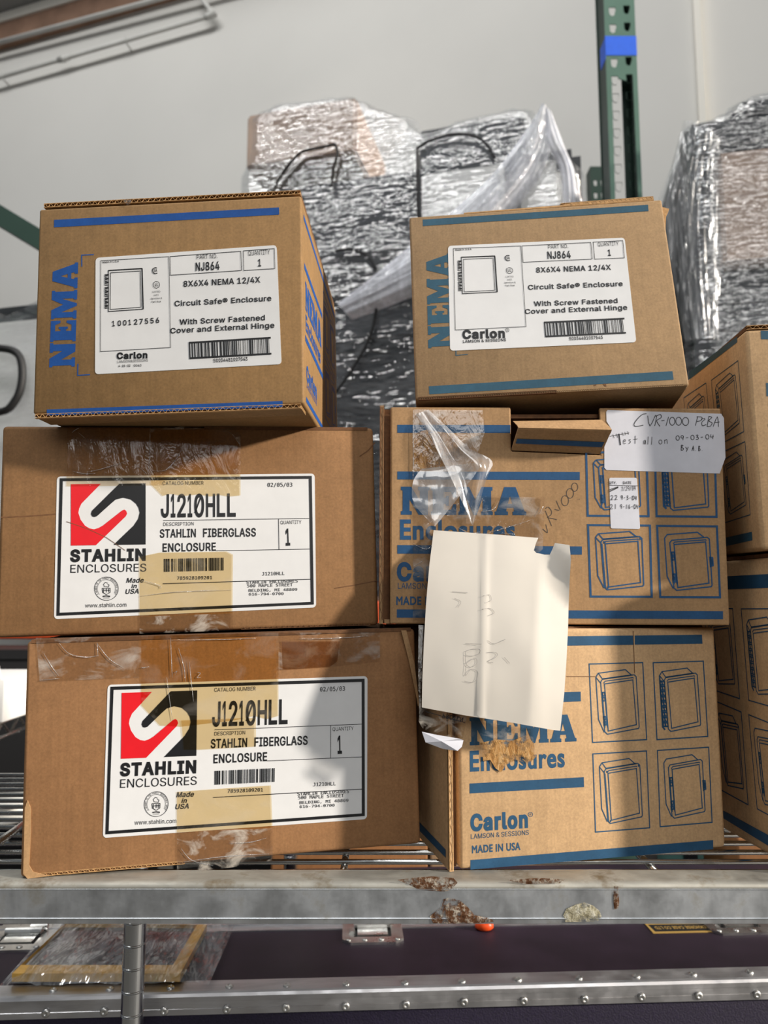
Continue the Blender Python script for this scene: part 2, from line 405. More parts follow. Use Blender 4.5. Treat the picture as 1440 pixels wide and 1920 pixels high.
 'o': [415,[207,-8,170,-5,137,6,107,23,82,46,62,74,46,108,37,146,34,187,37,230,46,268,62,302,82,330,107,353,137,371,170,381,207,384,245,381,278,371,308,353,333,330,354,302,369,268,378,230,381,187,378,146,369,108,354,74,333,46,308,23,278,6,245,-5],[207,46,250,54,287,82,310,126,319,187,310,250,287,294,250,322,207,330,165,322,128,294,106,250,96,187,106,126,128,82,165,54]],
 's': [365,[182,-8,128,-2,84,18,53,50,36,94,94,107,105,79,119,64,143,51,173,46,225,52,244,62,262,81,267,112,250,139,225,151,137,173,104,186,72,208,50,246,47,274,49,297,57,319,75,343,93,358,123,374,187,384,231,380,273,362,303,334,324,290,268,277,255,302,232,323,205,331,171,332,143,324,117,304,109,283,112,258,124,243,144,232,254,202,292,183,321,150,331,107,321,61,290,24,242,0]],
 't': [227,[204,379,204,327,6,327,6,379],[65,471,126,471,126,98,130,72,139,59,154,51,202,54,213,2,171,-4,135,-1,107,10,86,28,72,52,65,93]],
 'w': [567,[138,0,23,379,87,379,162,103,175,41,165,41,193,166,252,379,316,379,392,91,402,41,391,41,413,135,480,379,545,379,429,0,368,0,277,338,291,338,199,0]],
 '®': [463,[231,118,192,122,154,134,121,152,91,177,67,206,48,240,37,277,33,317,37,357,48,394,67,428,91,457,121,482,154,500,192,512,231,516,271,512,309,500,343,482,372,457,396,428,415,394,426,357,430,317,426,277,415,240,396,206,372,177,343,152,309,134,271,122],[231,166,262,169,290,178,338,210,371,259,379,287,382,317,379,347,371,375,338,423,290,456,262,465,231,467,173,456,125,423,92,375,84,347,81,317,84,287,92,259,125,210,173,178],[273,226,228,312,273,312,319,226],[161,226,161,409,256,409,282,400,297,389,308,372,311,350,308,327,291,304,267,290,185,287,185,319,243,319,257,327,264,337,266,358,257,372,241,378,203,378,203,226]],
}
GLYPHS['B'] = {
 ' ': [217],
 '&': [476,[196,-25,123,-14,66,20,28,71,16,133,25,184,54,230,99,270,216,358,239,386,243,409,237,426,224,438,198,442,174,435,160,419,156,395,164,367,195,323,470,-15,355,-18,96,295,68,343,58,382,60,426,75,467,103,500,143,522,190,531,239,528,274,515,309,489,332,454,342,413,334,360,305,313,273,283,152,193,123,160,116,140,117,117,125,97,139,81,166,68,193,65,225,69,255,82,288,108,309,137,326,181,333,242,427,242,421,167,408,122,389,87,346,34,315,8,287,-6,247,-19]],
 '-': [482,[355,262,355,170,96,170,96,262]],
 '.': [217,[95,-23,71,-18,50,-4,36,16,31,41,36,66,50,86,71,100,95,105,120,100,141,86,155,66,159,41,155,17,141,-4,120,-18]],
 '/': [278,[258,551,85,-94,-9,-94,164,551]],
 '0': [482,[227,-25,182,-20,143,-6,108,19,80,52,58,92,42,140,33,194,30,254,33,314,42,368,58,416,80,457,109,490,143,514,183,529,227,534,271,529,310,514,345,490,373,457,395,416,411,368,420,314,423,254,420,194,411,140,395,92,373,52,345,19,311,-6,271,-20],[227,68,248,70,267,79,283,92,297,112,318,172,326,254,318,337,297,397,283,416,267,430,248,439,227,441,205,439,186,430,170,416,156,397,135,337,127,254,135,172,156,112,170,92,186,79,205,70]],
 '1': [482,[58,-18,58,73,409,73,409,-18],[294,527,294,-18,194,-18,194,430,215,430,70,326,68,436,192,527]],
 '2': [482,[46,-18,46,55,268,293,294,334,302,367,298,396,284,419,256,436,224,441,190,436,166,420,151,396,142,344,45,344,53,409,71,452,98,486,134,512,167,525,213,533,261,531,304,518,342,495,371,464,390,426,399,384,396,341,381,296,329,221,186,71,407,75,407,-18]],
 '3': [482,[218,-25,147,-15,87,15,63,38,44,65,31,96,23,150,123,150,136,106,159,83,194,70,239,69,272,80,296,99,309,127,309,162,297,192,278,211,238,226,139,230,139,273,139,306,255,437,52,434,52,527,390,527,390,454,199,245,193,308,279,304,327,287,364,259,386,232,405,191,411,145,405,97,379,47,337,8,282,-17]],
 '4': [482,[22,87,22,163,237,527,342,527,127,161,127,181,431,181,431,87],[264,-18,264,336,361,336,361,-18]],
 '5': [482,[221,-25,152,-14,96,18,57,68,37,148,137,148,144,115,153,100,165,87,185,75,216,68,251,73,285,95,303,124,309,169,300,206,274,240,255,252,238,257,212,259,184,255,159,245,133,227,96,231,47,237,80,527,384,527,384,434,167,434,154,331,165,339,207,350,257,350,301,338,339,315,375,277,396,238,407,193,409,150,403,112,390,77,364,37,328,6,296,-11,260,-22]],
 '6': [482,[226,-25,177,-19,144,-7,113,12,81,46,59,87,49,123,45,162,50,203,68,257,94,307,243,527,354,525,160,243,113,245,156,304,194,326,234,332,282,327,315,315,352,291,380,258,399,217,407,170,404,120,394,85,371,44,339,12,308,-7,264,-22],[226,67,260,73,285,92,303,121,309,157,303,194,285,222,260,241,226,247,193,241,167,223,149,195,143,158,149,121,167,92,193,73]],
 '7': [482,[68,-18,294,434,44,434,44,527,409,527,409,444,176,-18]],
 '8': [482,[226,-25,150,-14,90,19,66,43,48,71,37,102,34,136,42,187,66,232,103,265,117,268,92,280,62,326,52,380,55,412,65,442,88,476,128,509,179,529,226,534,273,529,324,509,364,476,387,442,397,412,400,380,390,326,360,280,336,268,349,265,386,232,410,187,419,136,415,102,405,70,387,43,363,19,302,-14],[226,67,266,73,295,88,312,110,318,139,312,170,293,194,264,211,226,217,188,211,159,194,140,170,134,139,140,110,157,88,186,73],[226,308,257,313,280,327,295,348,301,376,296,403,281,423,258,437,226,442,194,437,171,423,156,403,151,376,156,348,171,327,195,313]],
 'A': [508,[-9,-18,189,527,289,527,489,-18,382,-18,247,367,208,496,269,496,237,388,98,-18],[92,124,92,217,388,217,388,124]],
 'B': [485,[42,-18,42,527,281,524,327,511,371,483,397,451,411,414,416,374,413,340,403,312,382,284,355,264,333,255,333,276,352,272,386,251,414,220,429,186,436,147,433,105,421,66,397,32,352,1,291,-15],[143,75,270,76,313,90,326,102,336,124,336,152,327,174,306,196,275,210,143,212],[143,303,243,304,276,311,296,323,308,336,315,353,318,372,315,391,308,405,283,426,250,433,143,434]],
 'C': [539,[267,-25,216,-20,170,-6,127,19,91,51,62,92,40,140,27,194,22,254,34,350,46,385,71,431,102,469,140,499,170,514,216,529,267,534,317,529,364,515,398,496,434,466,458,436,480,392,496,330,396,330,374,385,346,414,310,432,267,438,228,432,185,411,158,384,137,346,124,297,123,225,133,174,158,125,186,97,219,79,257,71,289,73,325,83,354,101,377,129,396,178,496,178,480,117,464,82,441,50,414,24,382,3,346,-13,308,-22]],
 'D': [531,[220,-18,78,-18,78,75,243,76,278,84,317,102,347,130,362,156,376,201,381,256,378,296,371,332,358,363,341,387,319,407,292,422,259,431,220,434,75,434,75,527,226,527,281,522,332,508,389,476,433,428,457,383,475,314,480,255,475,196,463,143,441,96,412,56,374,24,329,0,277,-13],[143,527,143,-18,42,-18,42,527]],
 'E': [447,[42,-18,42,527,390,527,390,434,143,434,143,304,373,304,373,211,143,211,143,75,393,75,393,-18]],
 'F': [439,[42,-18,42,527,387,527,387,434,143,434,143,296,364,296,364,203,143,203,143,-18]],
 'G': [549,[268,-25,200,-16,140,10,90,52,53,108,30,176,23,275,34,351,61,416,101,469,139,499,169,514,231,532,307,531,374,509,429,471,470,417,499,331,396,331,375,379,356,403,333,421,305,433,277,437,246,436,218,430,193,417,164,392,141,356,127,310,122,254,127,198,142,153,164,117,194,92,220,79,247,72,305,75,349,96,381,133,393,164,399,224,437,217,265,181,265,274,496,274,496,183,489,137,473,95,450,58,421,27,372,-4,316,-21]],
 'H': [546,[42,-18,42,527,143,527,143,307,374,307,374,527,475,527,475,-18,374,-18,374,214,143,214,143,-18]],
 'I': [329,[13,-18,13,75,100,75,100,434,13,434,13,527,287,527,287,434,201,434,201,75,287,75,287,-18]],
 'J': [425,[185,-25,118,-14,64,19,42,45,26,75,15,144,15,191,115,191,119,118,131,92,150,76,186,68,207,71,230,83,243,97,251,118,254,146,254,527,354,527,354,144,348,91,328,45,294,9,237,-19]],
 'K': [496,[91,112,86,222,161,315,274,439,356,527,481,523],[42,-18,42,527,143,527,142,280,143,-18],[363,-18,165,260,229,339,481,-16]],
 'L': [422,[42,-18,42,527,143,527,143,75,379,75,379,-18]],
 'M': [657,[42,-18,42,527,164,527,296,187,346,31,283,31,325,164,464,527,586,527,586,-18,486,-18,488,413,489,475,538,475,488,325,354,-18,274,-18,150,294,87,475,136,475,138,405,140,-18]],
 'N': [552,[42,-18,42,527,146,527,376,165,442,41,388,33,381,162,381,527,481,527,481,-18,377,-18,155,333,79,466,136,474,143,299,143,-18]],
 'O': [562,[267,-25,216,-20,170,-6,127,19,91,51,62,92,40,140,27,194,22,254,27,314,40,368,62,416,91,457,127,490,170,514,216,529,267,534,318,529,364,514,407,490,443,457,472,416,494,368,507,314,511,254,507,194,494,140,472,92,443,51,407,19,364,-6,318,-20],[267,71,296,74,323,82,348,97,369,116,387,142,401,174,409,211,412,254,409,298,401,335,387,367,369,392,348,412,323,426,296,435,267,438,238,435,211,426,186,412,165,392,147,366,133,335,124,297,121,254,124,211,133,174,147,142,165,117,186,97,211,83,238,74]],
 'P': [473,[42,-18,42,527,265,525,306,518,342,503,387,467,415,417,427,360,422,300,406,257,379,220,341,191,293,174,251,168,91,168,91,260,241,261,278,267,293,275,308,288,324,324,326,354,321,383,308,406,293,420,271,429,250,433,143,434,143,-18]],
 'Q': [562,[213,175,322,177,501,-64,392,-66],[267,-25,216,-20,170,-6,127,19,91,51,62,92,40,140,27,194,22,254,27,314,40,368,62,416,91,457,127,490,170,514,216,529,267,534,318,529,364,514,407,490,443,457,472,416,494,368,507,314,511,254,507,194,494,140,472,92,443,51,407,19,364,-6,318,-20],[267,71,296,74,323,82,348,97,369,116,387,142,401,174,409,211,412,254,409,298,401,335,387,367,369,392,348,412,323,426,296,435,267,438,238,435,211,426,186,412,165,392,147,366,133,335,124,297,121,254,124,211,133,174,147,142,165,117,186,97,211,83,238,74]],
 'R': [478,[42,-18,42,527,266,525,306,518,342,505,380,477,411,432,426,376,425,316,406,263,379,227,341,201,293,185,251,180,78,180,78,273,242,273,278,279,310,299,320,314,326,334,326,365,322,387,309,408,294,421,272,430,250,433,143,434,143,-18],[342,-18,200,247,314,247,458,-18]],
 'S': [475,[223,-27,144,-16,109,-2,80,17,56,41,37,69,26,101,17,155,118,155,132,107,153,86,191,71,239,68,285,80,312,100,323,116,326,128,323,159,312,173,288,188,147,232,84,267,57,296,44,319,36,345,34,384,40,418,54,449,75,476,109,503,152,523,189,531,240,533,279,529,334,509,378,476,408,431,423,360,324,360,311,402,292,422,254,438,211,440,175,431,147,411,134,384,137,359,148,343,172,327,312,283,375,248,402,220,418,191,425,158,426,127,420,94,407,63,388,36,362,13,331,-6,294,-19]],
 'T': [477,[14,434,14,527,435,527,435,434,275,434,275,-18,175,-18,175,434]],
 'U': [546,[259,-26,213,-23,171,-12,134,6,102,30,76,60,57,94,46,132,42,172,42,527,142,527,142,180,148,141,164,111,190,88,225,73,259,70,294,73,322,84,344,100,364,128,374,171,375,527,475,527,475,158,460,94,425,39,383,6,319,-20]],
 'W': [715,[141,-18,-7,527,96,527,187,175,219,22,167,22,191,137,292,527,394,527,487,169,519,22,466,22,488,130,589,527,693,527,544,-18,442,-18,346,335,314,493,371,493,349,373,244,-18]],
 'X': [503,[-14,-17,228,319,228,202,-3,525,114,527,217,375,274,274,202,274,244,350,364,527,478,525,248,205,248,321,488,-17,372,-18,256,152,199,249,275,249,236,179,101,-18]],
 'Y': [501,[185,-18,185,203,-15,526,101,527,245,287,277,212,195,212,249,327,371,527,487,526,286,203,286,-18]],
 'a': [418,[160,-27,122,-23,87,-12,63,2,38,27,20,59,13,88,13,126,21,158,51,197,94,221,255,251,257,254,256,270,250,288,244,297,215,311,190,313,165,309,145,300,131,289,108,253,15,280,42,333,67,360,96,379,128,393,169,401,212,402,263,391,308,367,338,329,353,284,355,-18,259,-18,259,34,281,34,265,12,235,-10,201,-22],[171,64,197,66,224,78,242,94,255,120,256,162,258,163,204,154,133,138,117,127,111,115,111,96,121,79,140,68]],
 'c': [424,[208,-26,167,-22,130,-11,97,8,69,34,46,65,29,102,19,143,16,188,25,261,53,322,97,368,153,396,193,402,230,401,265,394,298,381,326,363,351,338,388,265,293,241,275,279,256,298,233,308,207,312,179,308,156,296,139,277,123,244,115,205,116,162,125,124,138,99,156,80,171,71,216,65,240,70,262,83,276,98,294,138,388,115,356,46,317,6,266,-18]],
 'd': [453,[195,-26,157,-22,112,-6,73,24,44,65,25,115,17,158,17,219,28,275,44,312,74,352,112,382,158,399,205,402,254,392,293,367,296,353,293,527,390,527,390,-18,295,-18,295,41,316,41,297,15,267,-9,231,-23],[205,65,242,74,269,97,287,137,294,189,287,242,270,280,242,303,205,311,166,303,138,279,121,240,114,189,121,138,139,99,166,74]],
 'e': [433,[212,-26,169,-22,119,-6,77,24,46,65,25,115,17,157,17,217,29,273,59,331,95,368,152,396,205,403,247,398,280,388,318,366,345,340,366,307,381,267,388,220,389,151,57,151,57,239,372,231,294,170,289,234,281,261,265,288,247,302,226,310,191,311,167,304,147,291,131,273,119,244,114,178,119,135,133,103,161,77,191,66,227,65,251,71,267,81,280,94,296,126,391,103,360,40,321,4,271,-19]],
 'f': [282,[246,397,246,309,-12,309,-12,397],[63,-18,63,433,67,466,80,496,101,519,128,535,157,545,203,548,265,535,252,490,240,448,200,456,177,453,168,447,163,438,160,-18]],
 'g': [454,[207,-169,155,-164,104,-147,65,-118,24,-64,106,-18,140,-58,171,-75,217,-79,258,-68,281,-51,289,-33,293,50,315,50,283,13,231,-11,159,-10,104,11,75,33,45,71,29,106,19,147,16,206,22,250,33,289,58,334,92,368,124,387,158,399,196,403,232,399,268,386,298,362,317,337,295,337,295,397,390,397,390,-10,384,-59,359,-109,317,-143,265,-162],[205,77,243,85,270,106,288,142,294,193,288,243,270,280,243,303,205,311,166,303,138,279,121,241,114,193,121,143,139,107,166,85]],
 'h': [439,[132,226,132,-18,35,-18,35,527,132,527,132,269,75,269,102,331,124,362,151,383,182,396,227,403,268,398,304,384,335,361,361,320,374,266,375,-18,278,-18,278,244,270,275,255,297,239,306,218,311,194,310,169,301,154,290,142,274,135,253]],
 'i': [195,[35,-18,35,397,132,397,132,-18],[84,425,61,429,41,441,28,460,23,483,28,506,41,525,61,538,84,542,107,538,126,525,140,506,145,483,140,460,126,441,107,429]],
 'l': [218,[139,-21,95,-14,68,1,44,32,35,72,35,527,132,527,132,100,136,74,142,71,184,73,202,-13]],
 'n': [438,[132,226,132,-18,35,-18,35,397,130,397,130,269,75,269,102,331,124,362,151,383,182,396,227,403,268,398,304,384,334,361,361,320,374,266,375,-18,278,-18,278,244,270,275,255,297,239,306,218,311,194,310,169,301,154,290,142,274,135,253]],
 'o': [444,[207,-26,167,-22,130,-11,97,8,69,34,46,65,29,102,19,143,16,187,19,233,29,274,46,311,69,342,97,368,130,387,167,399,207,403,248,399,285,387,319,368,347,342,369,311,386,274,396,233,399,187,396,143,386,102,369,65,347,34,319,8,285,-11,248,-22],[207,65,242,71,273,94,293,131,301,187,293,244,273,282,242,305,207,312,173,305,143,282,123,244,114,187,123,131,142,94,173,71]],
 'r': [288,[35,-18,35,397,130,397,130,339,105,339,121,365,158,391,194,402,261,402,261,303,201,307,177,302,152,288,139,270,132,241,132,-18]],
 's': [394,[182,-26,123,-19,74,3,37,40,11,107,105,127,121,89,130,79,149,68,173,64,219,69,233,77,245,89,248,108,238,125,219,134,131,156,96,170,59,196,33,240,29,274,32,301,41,327,62,356,83,374,117,391,187,403,236,397,283,378,318,344,350,277,258,257,240,291,223,307,202,313,174,314,151,307,132,293,127,281,130,265,136,257,151,249,260,219,303,198,338,159,350,106,337,52,301,10,248,-17]],
 't': [256,[222,397,222,309,-12,309,-12,397],[47,489,144,489,144,99,147,78,151,73,158,70,216,72,235,-13,172,-22,130,-18,98,-5,72,16,54,46,47,91]],
 'u': [439,[183,-23,133,-16,97,0,64,33,45,70,35,126,35,397,132,397,132,135,137,111,146,93,172,73,200,68,231,74,256,90,270,110,277,139,278,397,375,397,375,-18,280,-18,280,110,334,110,313,59,277,9,238,-14]],
 'v': [418,[150,-18,-9,397,97,397,188,144,230,3,160,3,201,144,292,397,398,397,239,-18]],
 'w': [596,[124,-18,-2,397,101,397,179,107,197,23,142,23,176,170,238,397,330,397,409,95,424,23,369,23,395,140,466,397,569,397,443,-18,355,-18,253,356,314,356,212,-18]],
 'x': [407,[-11,-17,182,252,182,137,-3,396,110,397,239,188,145,188,205,295,272,397,383,396,198,134,198,248,390,-17,277,-18,141,199,235,200,176,96,101,-18]],
 '®': [492,[231,100,188,104,147,117,111,137,78,164,52,196,32,233,19,274,15,317,19,360,32,401,52,438,78,470,111,496,147,517,188,529,231,534,275,529,316,517,353,496,385,470,411,438,431,401,444,360,448,317,444,274,431,233,411,196,385,164,353,137,316,117,275,104],[232,184,258,187,282,194,325,223,354,266,361,290,364,317,361,344,354,367,325,410,282,440,258,447,232,449,180,439,138,410,109,367,102,344,99,317,102,290,109,266,138,223,180,195],[262,208,199,330,284,330,348,208],[143,208,143,427,259,427,291,417,311,401,325,379,330,350,325,320,303,290,272,272,167,269,167,336,239,337,245,340,247,343,248,353,245,357,238,360,221,360,221,208]],
}
GLYPHS['H'] = {
 'A': [547,[-44,-42,172,551,306,551,523,-42,365,-42,224,359,176,520,301,520,260,381,115,-42],[68,100,68,241,412,241,412,100]],
 'C': [577,[267,-49,212,-44,160,-28,113,-1,73,35,41,80,17,132,3,190,-2,255,11,356,24,395,51,444,85,486,127,519,161,537,212,552,267,558,322,553,373,537,411,516,452,483,479,449,503,400,527,306,380,306,354,371,332,394,303,408,267,413,235,409,199,391,177,369,159,337,148,294,147,227,156,182,178,139,200,117,227,102,259,95,285,96,315,105,338,120,356,141,379,202,527,202,503,109,485,69,459,34,429,5,393,-18,354,-35,312,-46]],
 'H': [584,[18,-42,18,551,167,551,167,331,350,331,350,551,499,551,499,-42,350,-42,350,190,167,190,167,-42]],
 'I': [368,[-11,-42,-11,99,76,99,76,410,-11,410,-11,551,311,551,311,410,225,410,225,99,311,99,311,-42]],
 'L': [460,[18,-42,18,551,167,551,167,99,403,99,403,-42]],
 'N': [591,[18,-42,18,551,159,551,396,177,479,22,365,5,357,162,357,551,505,551,505,-42,364,-42,135,320,40,485,159,502,167,299,167,-42]],
 'S': [514,[223,-51,138,-40,98,-23,65,-2,37,25,16,58,2,95,-11,179,136,179,153,120,166,106,196,94,236,92,274,102,294,116,301,126,302,130,300,150,296,155,278,166,137,210,69,248,37,282,21,310,12,341,10,386,17,425,33,461,57,493,97,524,145,546,185,555,241,557,284,552,346,530,396,493,430,441,453,336,307,336,289,390,278,402,248,414,213,416,185,409,166,395,159,380,160,367,165,360,182,349,322,305,390,267,421,234,440,200,449,161,450,125,443,87,429,52,406,20,376,-7,341,-28,299,-42]],
 'T': [516,[-10,410,-10,551,459,551,459,410,299,410,299,-42,151,-42,151,410]],
 'a': [456,[160,-51,117,-47,77,-34,48,-17,18,13,-2,51,-10,85,-11,128,-1,168,35,216,86,243,241,273,233,261,232,266,229,277,228,278,209,287,191,288,172,285,158,279,149,272,118,225,-20,265,22,346,51,378,84,401,121,416,166,425,214,426,272,414,324,385,360,340,377,288,379,-42,235,-42,235,10,293,10,282,-6,246,-31,206,-46],[171,88,191,90,211,98,223,109,231,126,231,125,265,140,208,130,143,116,136,111,135,110,135,102,138,97,148,91]],
 'l': [256,[139,-45,87,-37,52,-18,22,22,11,69,11,551,156,551,156,102,158,89,147,95,203,98,231,-33]],
 'n': [477,[156,225,156,-42,11,-42,11,421,153,421,154,245,38,245,81,343,106,378,139,404,176,420,227,427,273,422,316,406,352,378,384,329,398,269,399,-42,254,-42,254,241,248,265,238,278,230,283,216,287,198,286,181,280,171,273,164,262,158,248]],
 'o': [482,[207,-50,162,-46,120,-33,82,-11,51,18,25,53,7,94,-4,139,-8,187,-4,236,7,282,25,323,50,358,82,387,120,409,162,422,207,427,253,422,295,409,333,388,365,358,390,323,409,282,420,236,423,187,420,139,409,94,390,53,365,18,333,-11,295,-33,253,-46],[207,89,232,94,254,110,269,139,277,187,269,237,254,266,232,283,207,287,183,283,161,266,146,237,139,187,146,139,161,110,183,94]],
 'r': [326,[11,-42,11,421,154,421,154,363,92,363,104,382,148,413,190,426,285,426,285,277,203,283,186,280,169,270,162,260,156,238,156,-42]],
}
